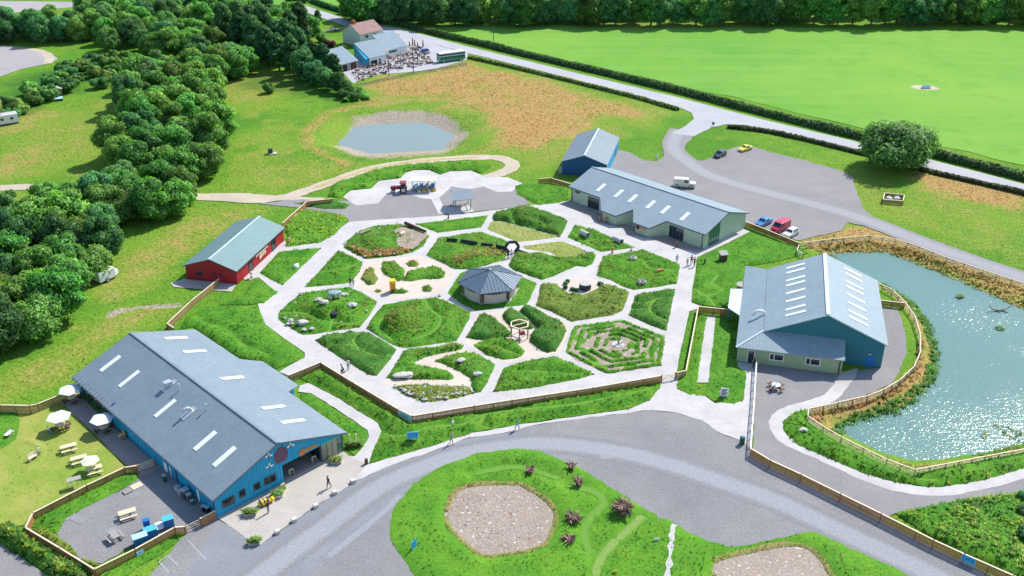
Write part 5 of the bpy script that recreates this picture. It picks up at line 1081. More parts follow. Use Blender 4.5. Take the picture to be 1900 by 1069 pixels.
wall_panel(red, 'plank_over_sign', M['cap'], (0, 0), (0, 18.2), 6.95, 11.6, 1.78, 1.95, .16, .12); wall_panel(red, 'dark_slot', M['dark_wood'], (0, 0), (0, 18.2), 6.95, 11.7, 1.97, 2.28, .03, .04)
sb = wall_panel(red, 'arrow_sign', M['cap'], (0, 0), (0, 18.2), 8.7, 10.8, .95, 1.5, .10, .05); wall_panel(sb, 'arrow_head', M['cap'], (0, 0), (0, 18.2), 8.3, 8.7, .75, 1.35, .12, .05)
mb = MB()
for k in range(6): mb.box(.105, 9.1+k*.26, 1.12, .115, 9.24+k*.26, 1.34)
set_props(mb.build('lettering', M['brown'], sb), kind='stuff')
for s0, s1, z0, z1 in ((2.0, 3.0, .93, 1.7), (5.1, 5.5, 1.2, 1.65), (6.3, 6.6, 1.2, 1.65)): wall_panel(red, 'window', M['glass'], (-9.3, 0), (0, 0), s0, s1, z0, z1, .03, .05, M['dark_wood'], .05)
sheet('barn_apron', [(-55.5, 148.3), (-57.2, 146.6), (-56.2, 145.3), (-46.2, 143.6), (-46, 146.3)], .03, M['concrete'], edge=None)
sheet('barn_step', Gs([(449, 513), (464, 520), (482, 513), (478, 500), (531, 452), (528, 447)]), .036, M['path'], edge=None)

# ---- navy barn behind the visitor building
nb = thing('navy_barn', 'navy blue barn with grey pitched roof behind the visitor building', 'building', (20.0, 196.6, 0), R_(76.3-90))
hP = lambda x, y: 3.0+(-x+.1)*.36
hQ = lambda x, y: 4.75-(-x-4.75)*.36
nw = MB()
for y0, y1 in ((0, .2), (18.0, 18.2)):
    nw.prism([(0, y0), (0, y1), (-4.75, y1), (-4.75, y0)], 0, lambda x, y: hP(x, y)-.14); nw.prism([(-4.75, y0), (-4.75, y1), (-9.5, y1), (-9.5, y0)], 0, lambda x, y: hQ(x, y)-.14)
nw.prism([(-9.5, .2), (-9.3, .2), (-9.3, 18), (-9.5, 18)], 0, 2.85).prism([(-.2, .2), (0, .2), (0, 18), (-.2, 18)], 0, 2.85); nw.build('wall', M['navy'], nb)
MB().box(.002, .3, 0, .03, 17.9, 2.8).build('side_cladding', M['blue'], nb); MB().box(.0, -.06, 0, .16, .1, 2.85).build('corner_flashing', M['yellow'], nb)
wall_panel(nb, 'side_door', M['brown'], (.0, 0), (.0, 18), 13.0, 14.6, 0, 2.2, .06, .05)
roof_plane(nb, [(.2, -.3), (.2, 18.5), (-4.75, 18.5), (-4.75, -.3)], hP, M['roof'], 1, .5, th=.1, rib=.025, label='right roof slope'); roof_plane(nb, [(-4.75, -.3), (-4.75, 18.5), (-9.75, 18.5), (-9.75, -.3)], hQ, M['roof'], 1, .5, th=.1, rib=.025, label='left roof slope')
MB().bar((-4.75, -.32, 4.78), (-4.75, 18.5, 4.78), .35, .07).bar((.2, -.32, 2.95), (-4.75, -.32, 4.7), .06, .13).bar((-4.75, -.32, 4.7), (-9.75, -.32, 2.95), .06, .13).build('ridge_cap', M['pale_trim'], nb)
MB().prism([(-9.5, -.01), (-9.5, .2), (-10.4, .2), (-10.4, -.01)], 0, 1.6).build('buttress', M['grey_wood'], nb)

# ---- hexagonal pavilion
pav = thing('hexagonal_pavilion', 'hexagonal garden pavilion with dark slate blue roof in the middle of the garden', 'pavilion', (-3.58, 143.45, 0), R_(13))
ap = 4.15
for k in range(6):
    a0, a1 = R_(60*k), R_(60*k+60); p0 = (5.45*math.cos(a0), 5.45*math.sin(a0)); p1 = (5.45*math.cos(a1), 5.45*math.sin(a1)); th = .09
    c = Vector((0, 0, ap)); q0 = Vector((*p0, 2.35)); q1 = Vector((*p1, 2.35)); d = Vector((0, 0, -th))
    rp = MB().add([c, q0, q1, c+d, q0+d, q1+d], [(0, 1, 2), (3, 5, 4), (0, 3, 4, 1), (1, 4, 5, 2), (2, 5, 3, 0)]).build('roof_panel', M['roof_dark'], pav)
    sm = MB(); mid = (q0+q1)/2
    for t in np.linspace(.08, .92, 9):
        e = q0.lerp(q1, float(t)); f = min(t, 1-t)*2; st = e.lerp(c, float(f)*.93+.02 if f < 1 else .95)   # seams run straight up the slope
        up = (c-mid).normalized(); L_ = (c-mid).length*float(f)*.97; sm.bar(e+Vector((0, 0, .03)), e+up*L_+Vector((0, 0, .03)), .05)
    set_props(sm.build('seam', M['roof_dark'], rp), kind='stuff')
    MB().bar(q0+Vector((0, 0, .03)), c+Vector((0, 0, .03)), .12, .08).build('hip_cap', M['trim'], pav)
    w0 = Vector((4.55*math.cos(a0), 4.55*math.sin(a0), 0)); w1 = Vector((4.55*math.cos(a1), 4.55*math.sin(a1), 0))
    if k not in (0,):   # curved plastered wall between the posts
        ws = MB(); N_ = 8; u = [(w0.lerp(w1, .10+.80*i/N_)) for i in range(N_+1)]; out = ((w0+w1)/2).normalized()
        pts = [p+out*.45*math.sin(math.pi*i/N_) for i, p in enumerate(u)]; inn = [p-out*.15 for p in pts]
        ws.prism([(p.x, p.y) for p in pts]+[(p.x, p.y) for p in inn[::-1]], 0, 1.75 if k != 1 else 1.0); ws.build('curved_wall', M['pavilion_wall'] if 'pavilion_wall' in M else M['sand'], pav)
    MB().bar(w0, w0+Vector((0, 0, 2.4)), .26, n=8).build('post', M['post'], pav)
    MB().bar(w0+Vector((0, 0, 2.25)), w1+Vector((0, 0, 2.25)), .16).build('beam', M['post'], pav)
MB().lathe((0, 0, ap-.03), [(.22, 0), (.2, .12), (.08, .2)], 8).build('finial', M['steel'], pav)
for k in range(5): tag_ = thing  # furniture under the roof is hidden by it

# ---- house and sheds by the road
hs = thing('farmhouse', 'white rendered house with faded pink brown tiled roof by the main road', 'house', (-48.4, 314.6, 0), R_(49-90))
hh = lambda x, y: 4.0+(-x)*.62 if -x < 4.3 else 4.0+(8.6+x)*.62
hw_ = MB()
for y0, y1 in ((0, .25), (9.3, 9.55)):
    hw_.prism([(0, y0), (0, y1), (-4.3, y1), (-4.3, y0)], 0, lambda x, y: 3.95-x*.6).prism([(-4.3, y0), (-4.3, y1), (-8.6, y1), (-8.6, y0)], 0, lambda x, y: 3.95+(8.6+x)*.6)
hw_.prism([(-.25, .25), (0, .25), (0, 9.3), (-.25, 9.3)], 0, 3.95).prism([(-8.6, .25), (-8.35, .25), (-8.35, 9.3), (-8.6, 9.3)], 0, 3.95); hw_.build('wall', M['cream'], hs)
for sx in (0, 1):
    P = [(.3, -.25), (.3, 9.8), (-4.3, 9.8), (-4.3, -.25)] if sx == 0 else [(-4.3, -.25), (-4.3, 9.8), (-8.9, 9.8), (-8.9, -.25)]
    g = (lambda x, y: 4.05-x*.6) if sx == 0 else (lambda x, y: 4.05+(8.6+x)*.6)
    rf_ = roof_plane(hs, P, g, M['tile'], 0, .35, th=.12, rib=.04, w=.1)
ch = MB().box(-4.9, 1.0, 6.0, -3.9, 1.9, 7.6).build('chimney', M['orange_brown'], hs); MB().bar((-4.4, 1.45, 7.6), (-4.4, 1.45, 8.0), .3, n=8).build('chimney_pot', M['brown'], ch)
for s0, z0, z1 in ((2.2, 2.4, 3.4), (5.8, 2.6, 3.3)): wall_panel(hs, 'window', M['glass'], (0, 0), (0, 9.5), s0, s0+1.2, z0, z1, .03, .05, M['white'], .08, mull=1)
def quad_shed(name, label, C, hts, wall_m, roof_m, door=None, rib_ax=0):
    t = thing(name, label, 'shed', (C[0][0], C[0][1], 0)); P = [(c[0]-C[0][0], c[1]-C[0][1]) for c in C]; c = (sum(p[0] for p in P)/4, sum(p[1] for p in P)/4)
    # plane through the corner heights
    A_ = np.array([[p[0], p[1], 1] for p in P]); co, *_ = np.linalg.lstsq(A_, np.array(hts), rcond=None); hf = lambda x, y: co[0]*x+co[1]*y+co[2]
    Pi = [(c[0]+(p[0]-c[0])*.96, c[1]+(p[1]-c[1])*.96) for p in P]
    MB().prism(Pi, 0, lambda x, y: hf(x, y)-.1).build('wall', wall_m, t)
    MB().prism(P, lambda x, y: hf(x, y)-.08, hf).build('roof', roof_m, t); mb = MB()
    for k in range(1, 16):   # sheeting ribs from front edge to back edge
        f = k/16; p = (P[0][0]+(P[1][0]-P[0][0])*f, P[0][1]+(P[1][1]-P[0][1])*f); q = (P[3][0]+(P[2][0]-P[3][0])*f, P[3][1]+(P[2][1]-P[3][1])*f)
        mb.bar((p[0], p[1], hf(*p)+.02), (q[0], q[1], hf(*q)+.02), .08, .04)
    mb.build('seam', roof_m, t)
    if door:
        a, b = Pi[0], Pi[1]
        for (s0, s1, z1, m_) in door: wall_panel(t, 'door', m_, a, b, s0, s1, 0, z1, .03, .05)
    return t
sh1 = quad_shed('workshop_shed', 'grey sheet roofed shed at the left end of the salvage yard', [(-50.6, 281.5), (-45.2, 288.0), (-52.2, 302.2), (-57.4, 295.5)], (2.3, 2.3, 3.2, 3.2), M['grey_wood'], M['roof_teal'], [(1.4, 3.8, 1.9, M['black']), (5.2, 7.4, 2.0, M['dark_wood'])])
sh2 = quad_shed('middle_shed', 'white walled shed with pale blue sheet roof in the middle of the yard', [(-42.2, 289.2), (-37.6, 293.9), (-42.4, 307.3), (-48.4, 301.5)], (2.6, 2.6, 4.2, 4.2), M['cream'], M['roof_teal'], [(.5, 2.8, 1.7, M['glass']), (3.6, 4.2, 1.8, M['green_dark'])])
MB().prism([(-5.9, 11.9), (-6.4, 12.3), (-1.2, -.2), (-.2, .3)], 0, lambda x, y: 2.4+y*.12).build('blue_flank', M['blue'], sh2)
sh3 = quad_shed('long_roadside_shed', 'white walled shed with big grey roof beside the road', [(-38.0, 298.8), (-32.3, 305.8), (-38.2, 319.5), (-44.2, 312.6)], (2.6, 2.6, 4.2, 4.2), M['cream'], M['roof_teal'])
MB().obox((1.6, 1.75, 1.95), 3.0, .2, .5, math.atan2(7, 5.7)).build('green_fascia', M['green_dark'], sh3)

# ------------------------------------------------------------------ TREES
def crown_mesh(name, seed, R, Hb, Ht, nlobe, nleaf, ls, pal, flat=1.0, conic=0.0, core=True, spread=.62):
    """foliage: many leaf clumps on overlapping lobes, from height Hb to Ht, radius R"""
    g = np.random.default_rng(seed); L = []
    for i in range(nlobe):
        t = g.random() if i else .5; a = g.uniform(0, 2*np.pi); zc = Hb+(Ht-Hb)*(.12+.74*t)
        env = (math.sin(math.pi*min(.96, .16+.72*t))**.7)*(1-conic)+(1-t)*conic; rr = R*env*spread*math.sqrt(g.uniform(.15, 1))
        lr = R*g.uniform(.22, .46)*(.5+.5*env); L.append((rr*math.cos(a), rr*math.sin(a), zc, lr))
    L = np.array(L); w = L[:, 3]**2; idx = g.choice(len(L), nleaf, p=w/w.sum()); c = L[idx]
    d = g.normal(size=(nleaf, 3)); d[:, 2] = d[:, 2]*.9+.25; d /= np.linalg.norm(d, axis=1)[:, None]
    rad = c[:, 3]*g.uniform(.78, 1.10, nleaf)
    # small bumps: leaves gather in sprays
    q = np.sin(d[:, 0]*7+idx)*np.sin(d[:, 1]*7+idx*2)*np.sin(d[:, 2]*6+idx*.7); rad = rad*(1+.16*q)
    p = c[:, :3]+d*rad[:, None]*np.array([1, 1, .85*flat]); keep = p[:, 2] > Hb*.6
    # drop leaves buried inside other lobes
    for k in range(len(L)):
        inn = (np.linalg.norm((p-L[k, :3]), axis=1) < L[k, 3]*.72); keep &= ~inn
    p = p[keep]; d = d[keep]; idx = idx[keep]; q = q[keep]; n = len(p)
    nrm = d+g.normal(size=(n, 3))*.45; nrm /= np.linalg.norm(nrm, axis=1)[:, None]
    t1 = np.cross(nrm, g.normal(size=(n, 3))); t1 /= np.linalg.norm(t1, axis=1)[:, None]; t2 = np.cross(nrm, t1); s = ls*g.uniform(.6, 1.35, n)[:, None]
    V = np.stack([p-t1*s*.5-t2*s*.32, p+t1*s*.5-t2*s*.26, p+t1*s*.34+t2*s*.40, p-t1*s*.42+t2*s*.36], 1).reshape(-1, 3)
    P_ = np.array(pal); lobe_tone = g.uniform(.78, 1.22, nlobe)[idx]; col = P_[(g.random(n)*len(P_)).astype(int)]*(lobe_tone*g.uniform(.75, 1.25, n)*(1+.25*q))[:, None]
    cols = np.repeat(col, 4, 0); Fq = np.arange(n*4).reshape(-1, 4); nn = d*1.0+np.array([0, 0, .25])+g.normal(size=(n, 3))*.30; nn /= np.linalg.norm(nn, axis=1)[:, None]; N = np.repeat(nn, 4, 0)
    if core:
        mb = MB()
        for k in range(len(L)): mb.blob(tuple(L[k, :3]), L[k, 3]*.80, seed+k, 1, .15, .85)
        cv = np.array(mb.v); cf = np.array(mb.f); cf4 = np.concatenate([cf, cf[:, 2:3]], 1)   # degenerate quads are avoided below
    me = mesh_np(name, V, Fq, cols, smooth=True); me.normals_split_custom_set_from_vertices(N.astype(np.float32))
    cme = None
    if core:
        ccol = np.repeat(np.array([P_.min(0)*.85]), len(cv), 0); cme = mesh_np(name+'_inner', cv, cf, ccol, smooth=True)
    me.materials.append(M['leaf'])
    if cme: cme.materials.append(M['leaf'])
    return me, cme
def trunk_mesh(seed, Ht, Hb, R, r0=.22):
    g = random.Random(seed); mb = MB(); top = (g.uniform(-.3, .3), g.uniform(-.3, .3), Ht*.62); mid = (g.uniform(-.15, .15), g.uniform(-.15, .15), Hb*.9)
    mb.bar((0, 0, -.2), mid, r0*2.2, n=7, w2=r0*1.7).bar(mid, top, r0*1.7, n=7, w2=r0*.6)
    for k in range(6):
        a = k*1.05+g.uniform(-.3, .3); z0 = Hb*(.7+.09*k); b = Vector(mid).lerp(Vector(top), k/7); mb.bar(b, (R*.6*math.cos(a), R*.6*math.sin(a), z0+(Ht-Hb)*g.uniform(.3, .5)), r0*.75, n=5, w2=r0*.2)
    me = mb.mesh('trunk', True); me.materials.append(M['bark']); return me
G1 = [(.095, .26, .055), (.135, .33, .07), (.075, .21, .05), (.19, .38, .09)]
G2 = [(.065, .20, .07), (.09, .25, .09), (.125, .30, .11), (.055, .17, .06)]
G3 = [(.17, .33, .08), (.25, .40, .12), (.14, .28, .08), (.10, .23, .06)]
GC = [(.045, .145, .055), (.06, .18, .065), (.04, .12, .045), (.09, .22, .075)]
PROTO = {}
def proto(key, *a, tr=None, **kw):
    a = list(a); a[5] = int(a[5]*1.6); a[6] *= .76; a[4] = int(a[4]*1.25)
    me, cme = crown_mesh('crown_'+key, *a, **kw); PROTO[key] = (me, cme, trunk_mesh(a[0], a[3], a[2], a[1], *( (tr,) if tr else ())))
proto('oak', 1, 4.7, .7, 8.4, 26, 6000, .48, G1); proto('ash', 2, 4.2, .8, 9.8, 26, 6000, .46, G1); proto('sallow', 3, 4.4, .4, 6.6, 24, 5200, .42, G3); proto('alder', 4, 3.8, .6, 9.0, 24, 5400, .44, G2)
proto('dark', 5, 4.6, .7, 8.8, 26, 6000, .48, G2); proto('conifer', 6, 3.7, .4, 11.0, 34, 6000, .46, GC, conic=.5, spread=.62); proto('shrub', 7, 2.2, .25, 2.8, 12, 2200, .34, G3); proto('bush', 8, 2.4, .3, 3.0, 12, 2300, .34, G2)
proto('copper', 9, 2.0, .6, 3.8, 12, 1800, .36, [(.12, .05, .06), (.16, .07, .07), (.09, .04, .05)])
TREES = {}
def tree(kind, x, y, s, label, name='tree', cat='tree', group=None, sz=None, z=0.0):
    me, cme, tr = PROTO[kind]; t = thing(name, label, cat, (x, y, z), rnd.uniform(0, 6.28), group); sz = sz or s*rnd.uniform(.88, 1.12); t.scale = (s, s, sz)
    a = link('crown', me, None, t)
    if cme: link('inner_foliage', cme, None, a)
    if cat == 'tree': link('trunk', tr, None, t)
    return t
LOOK = {'oak': 'round leafy', 'ash': 'tall leafy', 'alder': 'narrow dark', 'sallow': 'pale yellowish', 'dark': 'dense dark', 'conifer': 'pointed dark', 'shrub': 'pale', 'bush': 'dark', 'copper': 'purple'}
def scatter_trees(poly_px, spacing, kinds, s0, s1, label, name='woodland_tree', group='woodland trees', cat='tree', seed=1, maxn=400):
    P = Gs(poly_px); xs = [p[0] for p in P]; ys = [p[1] for p in P]; g = random.Random(seed); pts = []
    for _ in range(6000):
        x = g.uniform(min(xs), max(xs)); y = g.uniform(min(ys), max(ys))
        if not inside(P, np.array([x]), np.array([y]))[0]: continue
        if any((x-a)**2+(y-b)**2 < spacing**2 for a, b in pts): continue
        pts.append((x, y))
        if len(pts) >= maxn: break
    xm = (min(xs)+max(xs))/2; ym = (min(ys)+max(ys))/2
    for x, y in pts:
        kd = g.choice(kinds); wh = ('rear' if y > ym else 'front')+(' left' if x < xm else ' right')
        tree(kd, x, y, g.uniform(s0, s1), LOOK[kd]+' '+label+', '+wh+' part', name, cat, group+', '+LOOK[kd]+', '+wh)
    return pts
BL = ['oak', 'ash', 'alder', 'sallow', 'oak', 'dark']
scatter_trees([(-60, 470), (0, 445), (60, 420), (150, 405), (215, 425), (212, 470), (190, 500), (165, 535), (110, 545), (60, 560), (-60, 600)], 4.6, BL, .85, 1.15, 'tree in the wood left of the red barn', group='trees of the near wood', seed=2)
scatter_trees([(-60, 590), (0, 570), (80, 560), (125, 580), (112, 620), (70, 645), (0, 665), (-60, 700)], 4.8, ['oak', 'dark', 'sallow', 'oak'], .85, 1.1, 'tree at the bottom end of the near wood', group='trees at the end of the near wood', seed=3)
scatter_trees([(170, 395), (230, 368), (300, 365), (352, 375), (335, 400), (290, 425), (240, 425), (200, 415)], 4.6, ['alder', 'dark', 'oak', 'sallow'], .8, 1.05, 'tree where the dirt track enters the wood', group='trees beside the dirt track', seed=4)
scatter_trees([(205, 300), (260, 272), (330, 255), (400, 250), (415, 275), (412, 320), (390, 345), (330, 345), (260, 335), (215, 325)], 4.8, BL, .85, 1.1, 'tree between the left and green meadows', group='trees of the middle wood', seed=5)
scatter_trees([(235, 205), (262, 165), (310, 140), (370, 130), (410, 150), (402, 190), (395, 235), (340, 250), (270, 255), (245, 235)], 4.8, BL, .9, 1.15, 'tree in the wood behind the left meadow', group='trees of the northern wood', seed=6)
scatter_trees([(395, 130), (450, 120), (462, 135), (430, 150), (400, 148)], 4.6, ['oak', 'dark'], .9, 1.1, 'tree where wood and conifer belt meet', group='trees at the conifer corner', seed=7)
cb = [(425, 95), (452, 102), (478, 112), (500, 122), (522, 131), (545, 140), (566, 149), (588, 158), (608, 166), (628, 172), (645, 176)]
for i, p in enumerate(cb):
    for r in range(2 if i < 9 else 1):
        q = G(p[0]+r*16+rnd.uniform(-4, 4), p[1]-r*13); tree('conifer' if i < 6 or r else 'dark', q[0], q[1], (1.35, 1.4, 1.35, 1.25, 1.15, 1.05, .95, .85, .75, .62, .5)[i]*(1.0 if r == 0 else 1.05), 'dark conifer, '+['farthest', 'second', 'third', 'fourth', 'fifth', 'sixth', 'seventh', 'eighth', 'ninth', 'tenth', 'last and lowest'][i]+' from the far end of the belt, '+('meadow side row' if r == 0 else 'farmhouse side row'), 'conifer_tree', group='conifer belt')
scatter_trees([(440, 55), (500, 45), (560, 62), (575, 75), (540, 100), (470, 95), (440, 80)], 5.2, ['dark', 'conifer', 'oak'], 1.0, 1.3, 'tree behind the conifer belt', group='trees behind the conifer belt', seed=9)
scatter_trees([(-40, 88), (0, 82), (60, 82), (160, 78), (165, 68), (90, 62), (0, 62), (-40, 64)], 5.2, ['dark', 'oak', 'ash'], .85, 1.15, 'tree in the belt between the two stubble fields', group='tree belt at the stubble fields', seed=10)
scatter_trees([(160, 70), (210, 55), (300, 50), (390, 50), (435, 70), (430, 100), (380, 118), (300, 112), (255, 95), (200, 92)], 5.6, ['dark', 'oak', 'sallow', 'ash'], .85, 1.15, 'tree in the far wood at the top left', group='trees of the far wood', seed=11)
scatter_trees([(150, 25), (250, 22), (380, 20), (440, 25), (440, 50), (300, 45), (160, 50)], 6.0, ['oak', 'sallow', 'dark'], .85, 1.15, 'tree in the farthest top left wood', group='trees of the farthest wood', seed=12)
scatter_trees([(-20, 220), (40, 180), (100, 158), (130, 128), (200, 108), (250, 112), (222, 150), (190, 160), (160, 152), (120, 175), (60, 200), (0, 240)], 4.4, ['shrub', 'bush', 'shrub'], .8, 1.35, 'low bush above the left meadow', 'bush', 'bushes above the left meadow', 'bush', 13)
for u, v, k, s, lb in ((241, 240, 'shrub', 1.15, 'round lone bush standing in the left meadow by the wood'), (187, 164, 'bush', 1.25, 'dark bush at the top of the left meadow'), (500, 172, 'sallow', .48, 'small lone tree on the rough grass below the conifer belt'), (405, 228, 'alder', .55, 'slim tree at the right edge of the northern wood'),
                       (598, 78, 'shrub', .95, 'round clipped bush in the farmhouse garden'), (612, 98, 'copper', 1.1, 'purple leaved bush beside the workshop shed'), (635, 94, 'bush', .7, 'green bush next to the purple bush by the shed'), (590, 45, 'conifer', .55, 'small dark conifer in the farmhouse garden'),
                       (660, 185, 'bush', .8, 'low bush at the tip of the conifer belt'), (642, 182, 'bush', .95, 'bushy clump ending the conifer belt')):
    q = G(u, v); tree(k, q[0], q[1], s, lb, 'bush' if k in ('shrub', 'bush', 'copper') else 'small_tree', 'bush' if k in ('shrub', 'bush', 'copper') else 'tree')
# the lone spreading oak by the road
me, cme = crown_mesh('crown_big', 21, 8.9, 1.8, 9.8, 46, 17000, .50, [(.11, .25, .07), (.16, .31, .09), (.21, .34, .12), (.085, .21, .06)], spread=.74); PROTO['big'] = (me, cme, trunk_mesh(21, 9, 2.2, 8, .45))
q = G(1662, 310); tree('big', q[0], q[1], 1.06, 'big spreading lone tree beside the main road', 'spreading_tree', sz=.92)
# tree line along the far side of the big pasture
g_ = random.Random(5); u = 672
while u < 2000:
    q = G(u+g_.uniform(-6, 6), 46+g_.uniform(-3, 3)+(0 if u > 800 else -3)); kd = g_.choice(['oak', 'dark', 'ash', 'dark']); sg_ = ['left end', 'left half', 'middle', 'right half', 'right end'][max(0, min(4, int((u-660)/250)))]; tree(kd, q[0], q[1], g_.uniform(1.15, 1.55), LOOK[kd]+' tree in the front row beyond the bright pasture, '+sg_, 'hedgerow_tree', 'tree', 'front hedgerow trees, '+LOOK[kd]+', '+sg_)
    u += g_.uniform(22, 32)
u = 655
while u < 2000:
    q = G(u+g_.uniform(-6, 6), 33+g_.uniform(-3, 3)); 
    if not (1600 < u < 1640 or 1240 < u < 1262): kd = g_.choice(['oak', 'dark', 'sallow', 'alder']); sg_ = ['left end', 'left half', 'middle', 'right half', 'right end'][max(0, min(4, int((u-660)/250)))]; tree(kd, q[0], q[1], g_.uniform(1.1, 1.5), LOOK[kd]+' tree in the back row beyond the bright pasture, '+sg_, 'hedgerow_tree', 'tree', 'back hedgerow trees, '+LOOK[kd]+', '+sg_)
    u += g_.uniform(26, 40)
for u, v in ((690, 38), (712, 42), (700, 25), (735, 40), (675, 20), (745, 20), (560, 18), (545, 30)):
    q = G(u, v); tree('dark' if u > 600 else 'conifer', q[0], q[1], 1.2, 'dark tree crowding the road bend behind the farmhouse', 'roadside_tree', 'tree', 'trees at the road bend')
# the dense weedy bush in the bottom right corner
for u, v, s in ((1890, 950), (1905, 975), (1885, 1000), (1905, 1020), (1890, 1040), (1880, 925)) and ((1903, 958, .55), (1908, 1000, .6), (1900, 930, .45)):
    q = G(u, v); tree('bush', q[0], q[1], s, 'dark bush crowding the right edge behind the long fence', 'bush', 'bush', 'bushes at the bottom right edge')
def hedge(name, label, line_px, w, h, pal, dens=16, ls=.38, seed=0, base=None):
    line = spline(Gs(line_px), n=6); t = thing(name, label, 'hedge', (line[0][0], line[0][1], 0)); g = np.random.default_rng(seed); o = np.array(line[0])
    L = np.array(line)-o; seg = np.hypot(*np.diff(L, axis=0).T); cum = np.concatenate([[0], np.cumsum(seg)]); tot = cum[-1]; n = int(tot*(w+2*h)*dens)
    s = g.uniform(0, tot, n); i = np.clip(np.searchsorted(cum, s)-1, 0, len(seg)-1); f = (s-cum[i])/seg[i]; c = L[i]+(L[i+1]-L[i])*f[:, None]; tan = (L[i+1]-L[i])/seg[i][:, None]; nor = np.stack([-tan[:, 1], tan[:, 0]], 1)
    a = g.uniform(-.15, math.pi+.15, n); hh = h*(.75+.5*fbm(s, s*0+seed, 5, seed)); ww = w*(.8+.4*fbm(s, s*0+9, 4, seed))
    off = np.cos(a)*ww*.5; zz = np.abs(np.sin(a))**.7*hh*g.uniform(.75, 1.05, n); p = np.stack([c[:, 0]+nor[:, 0]*off, c[:, 1]+nor[:, 1]*off, zz], 1)
    d = np.stack([nor[:, 0]*np.cos(a), nor[:, 1]*np.cos(a), np.abs(np.sin(a))+.1], 1); nrm = d+g.normal(size=(n, 3))*.5; nrm /= np.linalg.norm(nrm, axis=1)[:, None]
    t1 = np.cross(nrm, g.normal(size=(n, 3))); t1 /= np.linalg.norm(t1, axis=1)[:, None]; t2 = np.cross(nrm, t1); sc = ls*g.uniform(.6, 1.3, n)[:, None]
    V = np.stack([p-t1*sc*.5-t2*sc*.3, p+t1*sc*.5-t2*sc*.3, p+t1*sc*.4+t2*sc*.4, p-t1*sc*.4+t2*sc*.4], 1).reshape(-1, 3); P_ = np.array(pal); col = P_[g.integers(0, len(P_), n)]*(g.uniform(.7, 1.3, n)*(.8+.4*fbm(s, s*0, 3, seed+4)))[:, None]
    me = mesh_np('foliage', V, np.arange(n*4).reshape(-1, 4), np.repeat(col, 4, 0), True); nn = d+g.normal(size=(n, 3))*.3; nn /= np.linalg.norm(nn, axis=1)[:, None]; me.normals_split_custom_set_from_vertices(np.repeat(nn, 4, 0).astype(np.float32)); link('foliage', me, M['leaf'], t)
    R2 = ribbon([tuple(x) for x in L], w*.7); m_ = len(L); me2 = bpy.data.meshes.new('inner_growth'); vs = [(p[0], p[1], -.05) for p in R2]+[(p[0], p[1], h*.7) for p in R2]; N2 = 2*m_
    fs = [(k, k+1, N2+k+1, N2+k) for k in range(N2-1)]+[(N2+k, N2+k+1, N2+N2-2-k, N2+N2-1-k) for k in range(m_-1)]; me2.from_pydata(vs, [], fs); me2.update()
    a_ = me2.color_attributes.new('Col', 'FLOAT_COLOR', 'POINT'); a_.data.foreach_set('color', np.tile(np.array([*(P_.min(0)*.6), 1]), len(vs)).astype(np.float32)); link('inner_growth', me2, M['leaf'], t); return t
hedge('roadside_hedge', 'long clipped hedge between the main road and the bright pasture', [(741, 47), (817, 66), (890, 83), (960, 100), (1100, 133), (1250, 169), (1420, 213), (1590, 255), (1740, 291), (1905, 334), (2100, 384)], 2.6, 1.7, G2+[(.10, .15, .06)], 9, .5, 1)
hedge('roadside_hedge', 'thin brownish hedge on the near side of the road above the straw field', [(870, 108), (960, 128), (1100, 162), (1180, 182), (1258, 205)], 1.3, .9, G3+[(.16, .14, .07)], 10, .42, 2)
hedge('roadside_hedge', 'low dark hedge on the near side of the road beside the car park lawn', [(1350, 237), (1420, 245), (1500, 262), (1590, 284), (1650, 298)], 1.6, .9, [(.07, .10, .04), (.10, .12, .06), (.05, .09, .03)], 10, .42, 3)
hedge('roadside_hedge', 'low dark hedge on the near side of the road right of the lone tree', [(1690, 312), (1740, 324), (1820, 342), (1905, 362), (2050, 400)], 1.6, .9, [(.07, .10, .04), (.10, .12, .06), (.05, .09, .03)], 10, .42, 4)
hedge('roadside_hedge', 'dark hedge along the far bend of the road at the top', [(575, 2), (612, 16), (655, 28), (690, 38), (741, 46)], 2.4, 1.8, G2, 9, .5, 5)
hedge('field_hedge', 'low hedge under the conifer belt beside the straw field', [(640, 190), (655, 172), (668, 168), (680, 186)], 2.0, 1.0, G1, 10, .42, 6)

